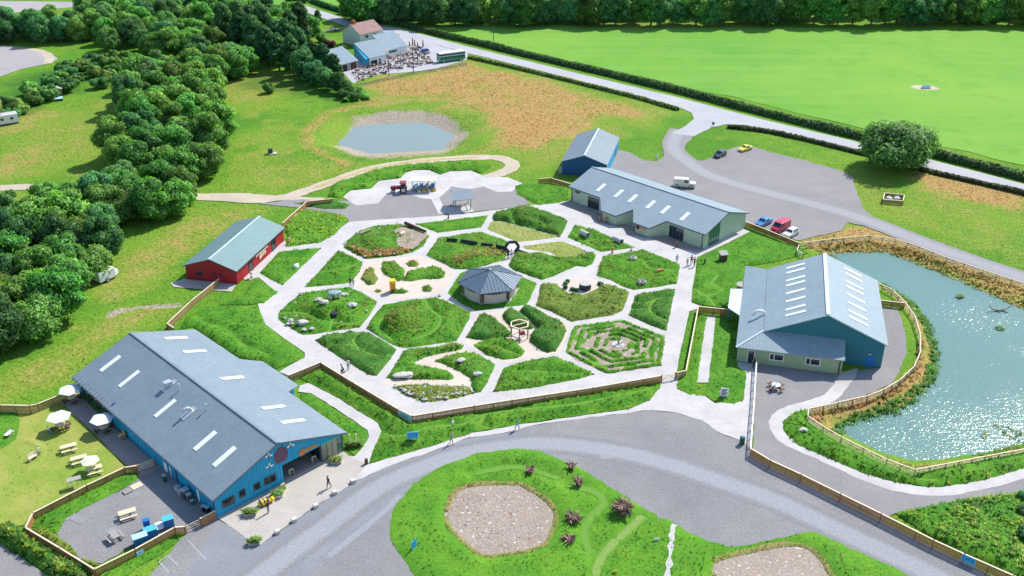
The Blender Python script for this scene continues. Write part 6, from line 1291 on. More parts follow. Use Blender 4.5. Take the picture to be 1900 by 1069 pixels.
# ------------------------------------------------------------------ FENCES
def fence(label, top_px, h, style='board', name='board_fence', post_gap=2.4, wood='wood', closed=False, cap='cap', start_h=0):
    pts = Gs(top_px, h); t = thing(name, label, 'fence', (pts[0][0], pts[0][1], 0)); o = pts[0]; P = [(p[0]-o[0], p[1]-o[1]) for p in pts]
    boards = MB(); capm = MB(); rails = MB(); first = True
    for i in range(len(P)-1):
        a = Vector((*P[i], 0)); b = Vector((*P[i+1], 0)); L = (b-a).length
        if L < .05: continue
        u_ = (b-a)/L; n_ = Vector((-u_.y, u_.x, 0)); ang = math.atan2(u_.y, u_.x); k = max(1, round(L/post_gap))
        for j in range(0 if first else 1, k+1):
            c = a+u_*(L*j/k)+n_*.07; MB().obox((c.x, c.y, h*.5-.05), .11, .11, h+.08, ang).build('post', M['post'], t)
        first = False
        if style == 'board':
            m = int(L/.16)
            for j in range(m):
                c = a+u_*((j+.5)*L/m)-n_*rnd.uniform(0, .015); boards.obox((c.x, c.y, (h-.08)/2+.02), .13, .022, h-.10+rnd.uniform(-.015, .015), ang)
            c = (a+b)/2; capm.obox((c.x, c.y, h), L+.12, .17, .045, ang); rails.obox((c.x+n_.x*.04, c.y+n_.y*.04, h*.3), L, .04, .09, ang); rails.obox((c.x+n_.x*.04, c.y+n_.y*.04, h*.8), L, .04, .09, ang)
        elif style == 'rail':
            c = (a+b)/2; capm.obox((c.x, c.y, h), L+.1, .16, .05, ang)
            for z in (.3, .62, .92): rails.obox((c.x, c.y, h*z*.97), L, .03, .10, ang)
        elif style == 'mesh':
            c = (a+b)/2; capm.obox((c.x, c.y, h-.02), L+.1, .13, .06, ang); rails.obox((c.x, c.y, h*.5), L, .03, .09, ang)
            for z in np.arange(.1, h-.1, .13): rails.obox((c.x-n_.x*.03, c.y-n_.y*.03, z), L, .012, .012, ang)
            for j in range(int(L/.35)): q = a+u_*(j*.35); rails.obox((q.x-n_.x*.03, q.y-n_.y*.03, h/2), .012, .012, h-.1, ang)
    if boards.v: set_props(boards.build('boards', M[wood], t), kind='stuff')
    if capm.v: capm.build('cap_rail', M[cap], t)
    if rails.v: set_props(rails.build('rails', M['cap' if style == 'mesh' else ('grey_wood' if style == 'rail' else wood)], t), kind='stuff')
    return t
fence('close boarded fence along the south edge of the hexagon garden', [(536, 696), (594.5, 672), (655, 709), (739, 759), (764.5, 771.5), (880, 752.6), (950, 741.7), (1100, 719), (1226, 697)], 1.15)
fence('white capped open fence running down the east side of the garden', [(1255, 691), (1273, 687.5), (1284, 630), (1296, 568)], 1.1, wood='oldwood')
fence('short boarded fence between the east lawn and the hangar canopy', [(1297, 568.5), (1352, 574)], 1.2)
fence('boarded fence running from the red barn down towards the cafe', [(322, 608), (310, 600), (353.6, 559), (406, 517)], 1.1, wood='oldwood')
fence('pale capped fence behind the red barn up to the north gravel', [(524, 414), (569, 373.6), (616.5, 368.5)], 1.1, wood='wood')
fence('weathered board fence from the left edge to the back of the cafe', [(-60, 750), (0, 751.4), (54, 752.4), (69, 749.6), (122, 728)], 1.2, wood='oldwood')
fence('orange brown fence round the cafe service yard', [(252.6, 864), (230, 867.5), (160, 900.5), (60.6, 951.5), (47, 978.5), (110, 1016), (175, 1056), (250, 1019), (323.3, 978.5), (342, 976.8)], 1.2)
fence('short brown fence stub at the front corner of the cafe', [(372, 961.6), (399, 947.5)], 1.2)
fence('short boarded fence joining the west end of the visitor building', [(1000, 331.8), (1022.4, 330), (1058, 341)], 1.0)
fence('boarded fence in front of the three parked vehicles', [(1384, 411), (1420, 425), (1484, 451)], 1.0)
fence('very long boarded fence beside the road at the lower right', [(1393, 832), (1430, 854), (1487, 880), (1560, 916), (1635.6, 953), (1733, 1002), (1790, 1028), (1881, 1068), (1960, 1106)], 1.15)
fence('open slatted fence with white top rail by the hangar yard', [(1404, 667), (1400, 740), (1393, 832)], 1.1, 'rail', 'slatted_fence', 2.0, cap='white')
fence('post and rail fence with netting between the pond and the farm lane', [(1484, 451), (1482, 450.5), (1545, 443), (1615, 436), (1662, 443), (1706, 457), (1757, 477), (1824, 500), (1905, 526), (2060, 580)], 1.1, 'mesh', 'netting_fence', 2.6)
fence('curving fence with pale top rail along the near bank of the pond', [(1620, 520), (1656, 537), (1679, 559), (1698, 586), (1708, 619), (1708, 653), (1696, 680), (1669, 705), (1640, 722), (1609, 734), (1555, 746), (1501, 758), (1499, 771), (1528, 791), (1561, 810), (1603, 831), (1646, 852), (1698, 871), (1757, 860), (1830, 846), (1905, 832), (2030, 806)], 1.0, 'mesh', 'netting_fence', 2.2)
fence('short boarded fence between the hangar and the pond bank', [(1634, 557), (1679, 562)], 1.0)
fence('little kinked fence between the parking fence and the hangar roof', [(1484, 451), (1479, 464), (1490, 470)], .9, 'mesh', 'netting_fence', 1.6)
fence('low wooden fence round the farmhouse garden', [(575, 62), (600, 58), (630, 52), (648, 50)], 1.1, 'rail', 'garden_fence', 3.0)
def gate(label, a_px, b_px, h=1.1, z=0):
    a = G(*a_px, h); b = G(*b_px, h); L = math.hypot(b[0]-a[0], b[1]-a[1]); t = thing('field_gate', label, 'gate', (a[0], a[1], 0), math.atan2(b[1]-a[1], b[0]-a[0]))
    for zz in (.2, .42, .66, .92): MB().box(.05, -.02, h*zz-.03, L-.05, .02, h*zz+.04).build('rail', M['cap'], t)
    MB().bar((.1, 0, .2*h), (L*.5, 0, .92*h), .06).bar((L-.1, 0, .2*h), (L*.5, 0, .92*h), .06).build('brace', M['cap'], t)
    for x in (0, L): MB().box(x-.07, -.07, 0, x+.07, .07, h+.1).build('post', M['post'], t)
gate('wooden gate between the terrace and the service yard', (253, 863), (285, 851)); gate('wooden gate between the service yard and the parking', (343, 976), (371, 962.5)); gate('mesh gate closing the gap in the south garden fence', (1228, 697), (1254, 692))

# ------------------------------------------------------------------ VEHICLES
def wheel(parent, x, y, r=.31, w=.2):
    t = MB(); n = 14; 
    def ring(yy, rr): return [(x+rr*math.cos(2*math.pi*i/n), yy, r+rr*math.sin(2*math.pi*i/n)) for i in range(n)]
    t.add(ring(y-w/2, r)+ring(y+w/2, r), [tuple(range(n)), tuple(range(2*n-1, n-1, -1))]+[(i+n, (i+1) % n+n, (i+1) % n, i) for i in range(n)])
    tw = t.build('wheel', M['black'], parent); s = 1 if y > 0 else -1; rm = MB(); rm.add(ring(y+s*(w/2+.004), r*.6)+ring(y+s*(w/2+.012), r*.55), [tuple(range(n)), tuple(range(2*n-1, n-1, -1))]+[(i+n, (i+1) % n+n, (i+1) % n, i) for i in range(n)]); rm.build('rim', M['steel'], tw)
def car(name, label, cat, paint, loc, rz, st, wx, wr=.31, group=None, roof=None, s=1.0):
    """st: stations along x: (x, half width, belt z, half roof width, roof z)"""
    t = thing(name, label, cat, (loc[0], loc[1], .03), rz, group); t.scale = (s, s, s); rings = []
    for (x, w, zb, wr_, zr) in st: rings.append([(x, -w*.93, .22), (x, w*.93, .22), (x, w, .45), (x, w, zb), (x, wr_, zr), (x, -wr_, zr), (x, -w, zb), (x, -w, .45)])
    V = [v for r in rings for v in r]; Fs = [tuple(range(8))[::-1], tuple(range(len(V)-8, len(V)))]
    for k in range(len(rings)-1):
        for i in range(8): Fs.append((k*8+i, k*8+(i+1) % 8, (k+1)*8+(i+1) % 8, (k+1)*8+i))
    b = MB().add(V, Fs).build('body', paint, t); md = b.modifiers.new('bevel', 'BEVEL'); md.width = .05; md.segments = 2; md.limit_method = 'ANGLE'
    def quad(p, nm, off=.012, sh=.12, m='glass'):
        p = [Vector(q) for q in p]; c = sum(p, Vector())/4; n = (p[1]-p[0]).cross(p[2]-p[0]).normalized()
        if n.dot(c-Vector((0, 0, .6))) < 0: n = -n; 
        q = [c+(v-c)*(1-sh)+n*off for v in p]; r = [v-n*.03 for v in q]; MB().add(q+r, [(0, 1, 2, 3), (7, 6, 5, 4)]+[(i, i+4, (i+1) % 4+4, (i+1) % 4) for i in range(4)]).build(nm, M[m], t)
    for k in range(len(st)-1):
        a, b2 = st[k], st[k+1]; ca, cb2 = a[4]-a[2], b2[4]-b2[2]
        if ca > .3 and cb2 > .3:
            for sgn in (1, -1): quad([(a[0], sgn*a[1], a[2]), (b2[0], sgn*b2[1], b2[2]), (b2[0], sgn*b2[3], b2[4]), (a[0], sgn*a[3], a[4])], 'side_window')
        elif abs(a[4]-b2[4]) > .25:
            quad([(a[0], -a[3], a[4]), (a[0], a[3], a[4]), (b2[0], b2[3], b2[4]), (b2[0], -b2[3], b2[4])], 'windscreen' if a[4] < b2[4] else 'rear_window')
    for x in wx:
        for sgn in (1, -1): wheel(t, x, sgn*(st[1][1]-.06), wr)
    x0 = st[0][0]
    for sgn in (1, -1): MB().obox((x0-.01, sgn*st[0][1]*.72, .62), .05, .28, .14).build('headlight', M['white'], t); MB().obox((st[-1][0]+.01, sgn*st[-1][1]*.78, .7), .05, .18, .2).build('tail_light', M['maroon'], t)
    if roof: roof(t)
    return t
HATCH = [(-1.85, .70, .62, .62, .64), (-1.7, .80, .72, .7, .74), (-.95, .82, .86, .72, .90), (-.35, .83, .90, .60, 1.42), (.55, .83, .92, .60, 1.46), (1.45, .82, .93, .58, 1.40), (1.85, .78, .90, .66, .95), (1.9, .70, .6, .6, .62)]
SALOON = [(-2.2, .72, .60, .64, .62), (-2.05, .84, .70, .74, .72), (-1.0, .87, .86, .78, .88), (-.3, .88, .90, .62, 1.38), (.7, .88, .92, .62, 1.40), (1.35, .87, .92, .76, .96), (2.1, .84, .86, .74, .90), (2.2, .74, .6, .64, .62)]
VAN = [(-2.3, .76, .70, .68, .72), (-2.15, .88, .85, .8, .90), (-1.5, .92, 1.05, .84, 1.12), (-.95, .94, 1.1, .80, 1.85), (-.1, .94, 1.15, .82, 1.92), (.05, .94, 1.5, .82, 1.72), (2.25, .94, 1.5, .82, 1.74), (2.32, .9, 1.2, .78, 1.3)]
VAN = [(-2.3, .76, .70, .68, .72), (-2.15, .88, .85, .8, .90), (-1.5, .92, 1.05, .84, 1.12), (-.95, .94, 1.1, .80, 1.85), (-.1, .94, 1.15, .82, 1.92), (-.05, .94, 1.70, .84, 1.93), (2.25, .94, 1.70, .84, 1.93), (2.32, .9, 1.2, .8, 1.5)]
sky_b = car_paint('bright_blue_car_paint', (.02, .20, .50)); rp = car_paint('crimson_van_paint', (.55, .01, .05)); wpnt = car_paint('white_car_paint', (.80, .80, .80)); yp = car_paint('yellow_car_paint', (.80, .70, .05)); dk = car_paint('near_black_blue_paint', (.015, .03, .06)); lr = car_paint('cream_truck_paint', (.66, .66, .58)); lgr = car_paint('green_bus_paint', (.01, .24, .14))
ra = math.atan2(G(1478, 430)[1]-G(1457, 441)[1], G(1478, 430)[0]-G(1457, 441)[0])
car('parked_car', 'bright blue saloon car parked at the fence left of the crimson van', 'car', sky_b, G(1416, 417), ra, SALOON, (-1.35, 1.35), s=.95)
car('parked_van', 'crimson van parked between the blue and the white car', 'van', rp, G(1447, 427), ra, VAN, (-1.5, 1.45), .34, s=.95)
car('parked_car', 'small white hatchback parked right of the crimson van', 'car', wpnt, G(1466.5, 437.5), ra, HATCH, (-1.2, 1.25), s=.95)
car('parked_car', 'dark small car standing alone at the lawn edge of the car park', 'car', dk, G(1335.5, 290.5), ra+.05, HATCH, (-1.2, 1.25), s=.95)
car('parked_car', 'yellow car parked at the top edge of the car park', 'car', yp, G(1382.5, 279), ra-.1, SALOON, (-1.35, 1.35), s=.85)
car('parked_car', 'dark blue car in the farmhouse drive', 'car', dk, G(618, 59), .15, SALOON, (-1.35, 1.35), s=.9)
car('parked_car', 'blue car half hidden behind the salvage yard fence', 'car', sky_b, G(787, 98), .3, HATCH, (-1.2, 1.25), s=.85)
PICK = [(-2.2, .78, .95, .72, .97), (-2.1, .84, 1.0, .78, 1.02), (-1.1, .84, 1.05, .78, 1.08), (-.85, .84, 1.08, .72, 1.75), (.05, .84, 1.08, .72, 1.80), (.1, .84, 1.55, .74, 1.80), (2.05, .84, 1.55, .74, 1.80), (2.1, .84, 1.0, .74, 1.1)]
car('utility_truck', 'cream off road truck with white box body parked behind the visitor building', 'truck', lr, G(1269, 347), math.pi-.18, PICK, (-1.35, 1.35), .38, s=1.05)
# the marks behind it
bus = thing('green_bus', 'green double deck bus with white roof beside the roadside yard', 'bus', (*G(837, 113), .02), math.atan2(5.6, 6.3)-.22)
MB().box(-4.3, -1.1, .35, 4.3, 1.1, 1.75).build('lower_deck', lgr, bus); MB().box(-4.3, -1.08, 1.75, 4.3, 1.08, 2.0).build('cream_band', M['sign_pale'], bus); MB().box(-4.28, -1.05, 2.0, 4.28, 1.05, 2.55).build('upper_windows', M['glass'], bus)
MB().box(-4.3, -1.1, 2.55, 4.3, 1.1, 2.68).obox((0, 0, 2.75), 8.3, 1.9, .16).build('roof', M['white'], bus)
for k in range(6): MB().box(-3.9+k*1.35, -1.13, 1.15, -2.8+k*1.35, -1.095, 1.6).build('window', M['glass'], bus); MB().box(-4.05+k*1.35+1.2, -1.07, 2.0, -3.95+k*1.35+1.2, -1.045, 2.55).build('window_pillar', lgr, bus)
for x in (-2.9, 2.7):
    for y in (-1.02, 1.02): wheel(bus, x, y, .45, .24)
# mobile home on the left edge, shed with white tank in the meadow, box trailer by the wood
mh = thing('mobile_home', 'white mobile home at the far left edge of the meadow', 'mobile home', (*G(8, 230), 0), math.atan2(3, 3.4)-.12)
MB().box(-4.5, -1.4, .35, 3.2, 1.4, 2.3).build('body', M['white'], mh); MB().box(-4.6, -1.5, 2.3, 3.3, 1.5, 2.4).build('roof', M['white_concrete'], mh); MB().box(-4.4, -1.3, 0, 3.1, 1.3, .35).build('skirt', M['trim'], mh)
for x in (-3.6, -.8, 1.4): MB().box(x, -1.44, 1.2, x+.7, -1.395, 1.8).build('window', M['glass'], mh)
sd = thing('garden_shed', 'small pale pinkish shed in the top left meadow', 'shed', (*G(108, 176), 0), .4)
MB().box(-1.1, -1.1, 0, 1.1, 1.1, 1.7).build('wall', M['tile'], sd); MB().prism([(-1.3, -1.3), (0, -1.3), (0, 1.3), (-1.3, 1.3)], lambda x, y: 1.68+(1.3+x)*.35, lambda x, y: 1.76+(1.3+x)*.35).prism([(0, -1.3), (1.3, -1.3), (1.3, 1.3), (0, 1.3)], lambda x, y: 1.68+(1.3-x)*.35, lambda x, y: 1.76+(1.3-x)*.35).build('roof', M['grey_wood'], sd)
MB().box(-.4, -1.13, 0, .4, -1.09, 1.4).build('door', M['white'], sd)
fr = thing('cold_frame', 'low glazed cold frame in front of the small meadow shed', 'cold frame', (*G(110, 186), 0), .4); MB().box(-.9, -.6, 0, .9, .6, .5).build('box', M['green_dark'], fr); MB().prism([(-.95, -.65), (.95, -.65), (.95, .65), (-.95, .65)], lambda x, y: .5+.2*(y+.65), lambda x, y: .55+.2*(y+.65)).build('lid', M['sign_pale'], fr)
tk = thing('water_tank', 'dark green tank box on a white slab in the green meadow', 'tank', (*G(502, 285), .05), .3); MB().box(-.5, -.45, .1, .5, .45, 1.1).build('tank', M['green_dark'], tk); MB().box(-.5, -1.0, 0, 1.4, .5, .1).build('slab', M['white_concrete'], tk)
hb_ = thing('horse_trailer', 'white covered trailer half hidden by the trees left of the red barn', 'trailer', (*G(196, 520), 0), 1.0)
MB().prism([(-1.6, -.9), (1.5, -.9), (1.5, .9), (-1.6, .9)], .4, 2.0).prism([(1.5, -.8), (2.3, -.5), (2.3, .5), (1.5, .8)], .5, 1.3).build('body', M['white'], hb_); MB().bar((2.3, 0, .6), (3.2, 0, .5), .1).build('drawbar', M['steel'], hb_)
for y in (-.95, .95): wheel(hb_, -.2, y, .35, .18)
wc_ = thing('water_trough', 'grey metal trough on a trampled patch in the bright pasture', 'trough', (*G(1718, 164), .03), .2); MB().box(-1.3, -.6, 0, 1.3, .6, .12).build('slab', M['stone'], wc_)
tm = MB().box(-1.1, -.45, .12, 1.1, .45, .8).build('trough', M['sign_pale'], wc_); MB().box(-.95, -.32, .78, .95, .32, .83).build('water', M['glass'], wc_)
sheet('trampled_earth', [(G(1716, 163)[0]+3.6*math.cos(k/12*6.28), G(1716, 163)[1]+2.4*math.sin(k/12*6.28)) for k in range(12)], .03, M['dirt'], edge=(.6, .4), hard=False)
# tractor and its passenger trailer
tr = thing('tractor', 'dark red tractor hitched to the passenger trailer', 'tractor', (*G(742, 357), .04), math.pi+.06)
MB().box(-.3, -.36, .75, 1.75, .36, 1.35).box(1.7, -.3, .7, 1.85, .3, 1.3).build('bonnet', M['maroon'], tr); MB().box(-1.2, -.5, .55, -.2, .5, 1.1).build('chassis', M['trim'], tr)
cab_ = MB()
for x in (-1.2, -.25):
    for y in (-.55, .55): cab_.bar((x, y, 1.0), (x, y, 2.1), .08)
cab_.build('cab_frame', M['maroon'], tr); MB().box(-1.4, -.75, 2.1, -.05, .75, 2.22).build('cab_roof', M['maroon'], tr); MB().bar((1.0, .2, 1.3), (1.0, .2, 2.0), .09, n=6).build('exhaust', M['steel'], tr)
for y in (-.75, .75): wheel(tr, -.75, y, .72, .38); MB().obox((-.75, y, 1.5), 1.1, .42, .07).build('mudguard', M['maroon'], tr)
for y in (-.6, .6): wheel(tr, 1.3, y, .42, .26)
tl = thing('passenger_trailer', 'open sided passenger trailer with white canopy behind the tractor', 'trailer', (*G(787, 352), .04), .05)
MB().box(-2.4, -1.1, .55, 2.4, 1.1, .7).build('deck', M['grey_wood'], tl); MB().prism([(-2.6, -1.3), (2.6, -1.3), (2.6, 1.3), (-2.6, 1.3)], lambda x, y: 2.35-.04*y*y, lambda x, y: 2.42-.04*y*y+.05).build('canopy', M['white'], tl)
for x in (-2.35, -.8, .8, 2.35):
    for y in (-1.05, 1.05): MB().bar((x, y, .7), (x, y, 2.32), .08).build('canopy_post', M['steel'], tl)
for k, m_ in enumerate(('sign_pale', 'blue_plastic', 'grey_wood', 'sign_dark')): MB().box(-2.0+k*1.15, -.8, .7, -1.3+k*1.15, .8, 1.1).box(-1.4+k*1.15, -.8, 1.1, -1.3+k*1.15, .8, 1.6).build('seat', M[m_], tl)
for x in (-1.3, 1.3):
    for y in (-1.0, 1.0): wheel(tl, x, y, .36, .2)
for k in range(4):
    p = G(778+k*9.3, 357-k*.9); bl = thing('straw_bale', ['leftmost', 'second', 'third', 'rightmost'][k]+' yellow straw bale lined up against the passenger trailer', 'bale', (p[0], p[1], .04), .1, 'yellow bales by the trailer'); MB().box(-.38, -.3, 0, .38, .3, .42).build('bale', M['yellow'] if k % 2 else M['pale_wood'], bl); MB().box(-.40, -.05, .005, .40, .05, .435).build('twine', M['brown'], bl)
# lookout shelter with sloping grey roof
ls_ = thing('timber_shelter', 'open timber shelter with blue grey pitched roof north of the garden', 'shelter', (-9.85, 180.2, .03), .17)
for x in (-1.5, 1.5):
    for y in (-1.5, 1.9): MB().bar((x, y, 0), (x, y, 2.5), .2).build('post', M['grey_wood'], ls_)
MB().prism([(-2.0, -2.3), (2.0, -2.3), (2.0, .6), (-2.0, .6)], lambda x, y: 2.3+(y+2.3)*.35, lambda x, y: 2.4+(y+2.3)*.35).build('roof', M['roof'], ls_); MB().prism([(-2.0, .6), (2.0, .6), (2.0, 2.6), (-2.0, 2.6)], lambda x, y: 3.3-(y-.6)*.5, lambda x, y: 3.4-(y-.6)*.5).build('roof', M['roof_green'], ls_)
MB().box(-1.4, -1.5, .9, 1.4, -1.4, 1.0).box(1.4, -1.5, 0.9, 1.5, 1.9, 1.0).build('handrail', M['pale_wood'], ls_)

# ------------------------------------------------------------------ OUTDOOR FURNITURE
def picnic(label, loc, rz, m='cream_wood', group=None, name='picnic_table', L=1.9):
    t = thing(name, label, 'picnic table', (loc[0], loc[1], .02), rz, group); mm = M[m]
    tp = MB()
    for k in range(5): tp.box(-L/2, -.37+k*.15, .72, L/2, -.235+k*.15, .765)
    tp.build('tabletop', mm, t)
    for y in (-.72, .72): MB().box(-L/2, y-.14, .42, L/2, y-.01, .46).box(-L/2, y+.01, .42, L/2, y+.14, .46).build('bench', mm, t)
    for x in (-L*.33, L*.33):
        for s in (-1, 1): MB().bar((x, s*.75, 0), (x, s*.22, .72), .09).build('leg', mm, t)
        MB().box(x-.03, -.78, .36, x+.03, .78, .42).build('crossbar', mm, t)
    return t
M['cream_wood'] = M['pale_wood']
def round_picnic(label, loc, rz, m='dark_wood', top='cap'):
    t = thing('round_picnic_table', label, 'picnic table', (loc[0], loc[1], .02), rz); MB().lathe((0, 0, .70), [(.62, 0), (.62, .05)], 12).build('tabletop', M[top], t)
    for k in range(4):
        a = k*math.pi/2+.4; c = (math.cos(a)*1.05, math.sin(a)*1.05, .43); MB().obox(c, .32, .95, .05, a).build('bench', M[m], t); MB().bar((0, 0, .35), (c[0], c[1], .40), .09).bar((c[0], c[1], 0), (c[0]*.5, c[1]*.5, .68), .09).build('leg', M[m], t)
    return t
def parasol(label, loc, r=1.45, h=2.3, m='parasol'):
    t = thing('parasol', label, 'parasol', (loc[0], loc[1], .02), rnd.uniform(0, 1)); MB().bar((0, 0, 0), (0, 0, h+.05), .05, n=6).build('pole', M['pale_wood'], t)
    c = Vector((0, 0, h)); rim = [Vector((r*math.cos(R_(60*k)), r*math.sin(R_(60*k)), h-.45)) for k in range(6)]; V = [c]+rim+[c-Vector((0, 0, .03))]+[q-Vector((0, 0, .03)) for q in rim]; Fs = []
    for k in range(6): a, b = 1+k, 1+(k+1) % 6; Fs += [(0, a, b), (7, b+7, a+7), (a, a+7, b+7, b)]
    cn = MB().add(V, Fs).build('canopy', M[m], t)
    for k in range(6): MB().bar(c-Vector((0, 0, .08)), rim[k]-Vector((0, 0, .06)), .025).build('rib', M['pale_wood'], t)
    return t
for u, v, lb in ((129, 836, 'picnic table on the lawn nearest the terrace shadow, upper of the three pale ones'), (148, 858, 'middle pale picnic table of the three in a row on the lawn'), (176, 877, 'pale picnic table under the cream parasol')): picnic(lb, G(u, v), R_(28))
parasol('cream hexagonal parasol over the lower picnic table on the lawn', (G(171, 873)[0], G(171, 873)[1]), 1.15, 1.9, 'parasol_cream')
picnic('pale picnic table standing on the gravel of the service yard', G(238, 959), R_(30)); picnic('weathered grey picnic table on the service yard gravel', G(214, 1001), R_(-45), 'grey_wood', L=1.5)
for u, v, a, b in ((114, 796, 'round picnic table on the lawn under a white parasol', 'white parasol standing on the sunny lawn by the terrace'), (135, 745, 'round picnic table at the back end of the cafe terrace', 'white parasol at the back end of the cafe terrace'), (194, 800, 'round picnic table halfway along the cafe terrace', 'white parasol halfway along the cafe terrace')):
    p = G(u, v); round_picnic(a, p, .3); parasol(b, (p[0], p[1]+.05), 1.55, 2.3)
p = G(1439, 722); round_picnic('dark round picnic table with pale top on the hangar yard', p, .2, 'dark_wood', 'white'); pp = thing('closed_parasol', 'folded pale parasol standing in the hangar yard table', 'parasol', (p[0], p[1], .02)); MB().bar((0, 0, 0), (0, 0, 1.5), .05, n=6).build('pole', M['white'], pp); MB().bar((0, 0, 1.0), (0, 0, 2.3), .34, n=8, w2=.04).build('folded_canopy', M['parasol'], pp)
def simple(name, label, cat, loc, rz, parts, group=None, z=.03):
    t = thing(name, label, cat, (loc[0], loc[1], z), rz, group)
    for nm, m, mb in parts: mb.build(nm, M[m], t)
    return t
def leafy(r, h, n=60, pal=G3, seed=0, z=0.0, fl=None):
    g = np.random.default_rng(seed); x = g.uniform(-r, r, n); y = g.uniform(-r, r, n); s = np.full(n, h)*g.uniform(.7, 1.2, n); cols = np.array(pal)[g.integers(0, len(pal), n)]
    if fl is not None: k = g.random(n) < .25; cols[k] = fl
    return tuft_mesh('leaves', x, y, np.full(n, z), s, cols, 4)
# deckchair, bench, chairs, crates round the cafe
simple('deckchair', 'pale slatted lounger on the green grass at the far left', 'chair', G(17, 809), R_(75), [('frame', 'grey_wood', MB().bar((-.5, -.3, 0), (.6, -.3, .75), .06).bar((-.5, .3, 0), (.6, .3, .75), .06).bar((.5, -.3, 0), (-.3, -.3, .4), .06).bar((.5, .3, 0), (-.3, .3, .4), .06)), ('seat', 'parasol', MB().obox((.05, 0, .42), 1.2, .55, .04, 0, 0))])
simple('garden_bench', 'brown wooden lawn bench with a person leaning over it', 'bench', G(62, 853), R_(60), [('seat', 'cap', MB().box(-.55, -.2, .4, .55, .2, .46)), ('backrest', 'cap', MB().box(-.55, .2, .46, .55, .26, .9)), ('leg', 'cap', MB().box(-.5, -.18, 0, -.42, .24, .4)), ('leg', 'cap', MB().box(.42, -.18, 0, .5, .24, .4))])
simple('armchair', 'boxy brown wooden armchair against the blue cafe wall', 'chair', G(227, 813), R_(-45), [('seat', 'cap', MB().box(-.4, -.35, .3, .4, .35, .42)), ('backrest', 'oldwood', MB().box(-.42, .3, 0, .42, .4, .95)), ('arm', 'oldwood', MB().box(-.48, -.38, 0, -.38, .35, .62)), ('arm', 'oldwood', MB().box(.38, -.38, 0, .48, .35, .62))])
for (u, v, rz, nm, lb, cat, m, d) in ((237, 913, 45, 'pallet', 'grey pallet lying on the service yard gravel', 'pallet', 'grey_wood', (1.0, .8, .15)), (254, 903, 45, 'pallet', 'pale new pallet beside the grey one in the service yard', 'pallet', 'cap', (1.3, 1.0, .12))):
    mb = [('slat', m, MB().box(-d[0]/2+k*d[0]/6+.01, -d[1]/2, d[2]-.03, -d[0]/2+(k+1)*d[0]/6-.03, d[1]/2, d[2])) for k in range(6)]+[('bearer', m, MB().box(-d[0]/2, y-.04, 0, d[0]/2-.02, y+.04, d[2]-.03)) for y in (-d[1]/2+.05, 0, d[1]/2-.05)]
    simple(nm, lb, cat, G(u, v), R_(rz), mb)
simple('wire_cage', 'grey wire cage trolley standing behind the yard fence', 'cage', G(140, 903), R_(28), [('top', 'grey_wood', MB().box(-.8, -.4, 1.1, .8, .4, 1.15))]+[('bar', 'steel', MB().bar((x, y, 0), (x, y, 1.1), .05)) for x in (-.78, -.26, .26, .78) for y in (-.38, .38)])
def wheelie(label, u, v, rz, lid='cyan_lid', w=1.2, d=.9, h=1.1, open_=False):
    simple('wheeled_bin', label, 'bin', G(u, v), R_(rz), [('body', 'blue_plastic', MB().prism([(-w/2, -d/2), (w/2, -d/2), (w/2, d/2), (-w/2, d/2)], .12, h)), ('lid', lid, MB().prism([(-w/2-.04, -d/2-.04), (w/2+.04, -d/2-.04), (w/2+.04, d/2+.04), (-w/2-.04, d/2+.04)], lambda x, y: h+.005, lambda x, y: h+.08+.1*(1-(2*x/w)**2)))]+[('castor', 'black', MB().box(x-.06, y-.06, 0, x+.06, y+.06, .12)) for x in (-w*.4, w*.4) for y in (-d*.4, d*.4)])
wheelie('blue bin with pale lid, lowest of the row at the yard fence', 262, 1009, 32, 'sign_pale', 1.5); wheelie('blue bin with bright cyan lid in the middle of the bin row', 281, 996, 32, 'cyan_lid', 1.3); wheelie('blue bin with cyan lid at the right end by the white octagon', 313.5, 976, 30, 'cyan_lid', 1.1)
wheelie('narrow upright blue bin standing apart from the row', 274, 981, 20, 'blue_plastic', .7, .5, 1.2)
simple('octagonal_board', 'white octagonal board leaning between the two cyan lidded bins', 'board', G(296, 981), R_(10), [('board', 'white', MB().lathe((0, 0, .35), [(.75, 0), (.75, .06)], 8)), ('stand', 'grey_wood', MB().box(-.3, -.3, 0, .3, .3, .34))])
clut = [(306, 889, 'green_dark', .5, .3, .9, 'green hand trolley'), (330, 905, 'cap', .6, .5, .55, 'orange crate with pots'), (337, 917, 'grey_wood', .5, .6, .9, 'grey barrow frame'), (345, 920, 'trim', .7, .7, 1.3, 'dark grey storage box'), (352, 926, 'trim', .5, .5, 1.1, 'dark grey gas locker'), (357, 932, 'lime', .35, .35, .6, 'potted plant'), (379, 945, 'black', .4, .4, .8, 'black bin'), (386, 948, 'black', .5, .4, .9, 'black wheelie bin')]
for u, v, m, w, d, h, lb in clut:
    mm = 'lawn_olive' if m == 'lime' else m
    simple('stored_item', lb+' standing in the shade against the blue cafe wall', lb.split()[-1], G(u, v+4), R_(-45), [('box', mm, MB().box(-w/2, -d/2, .05, w/2, d/2, h*.9)), ('rim', 'steel', MB().box(-w/2-.03, -d/2-.03, h*.9, w/2+.03, d/2+.03, h)), ('foot', 'black', MB().box(-w/2+.03, -d/2+.03, 0, w/2-.03, d/2-.03, .05))])
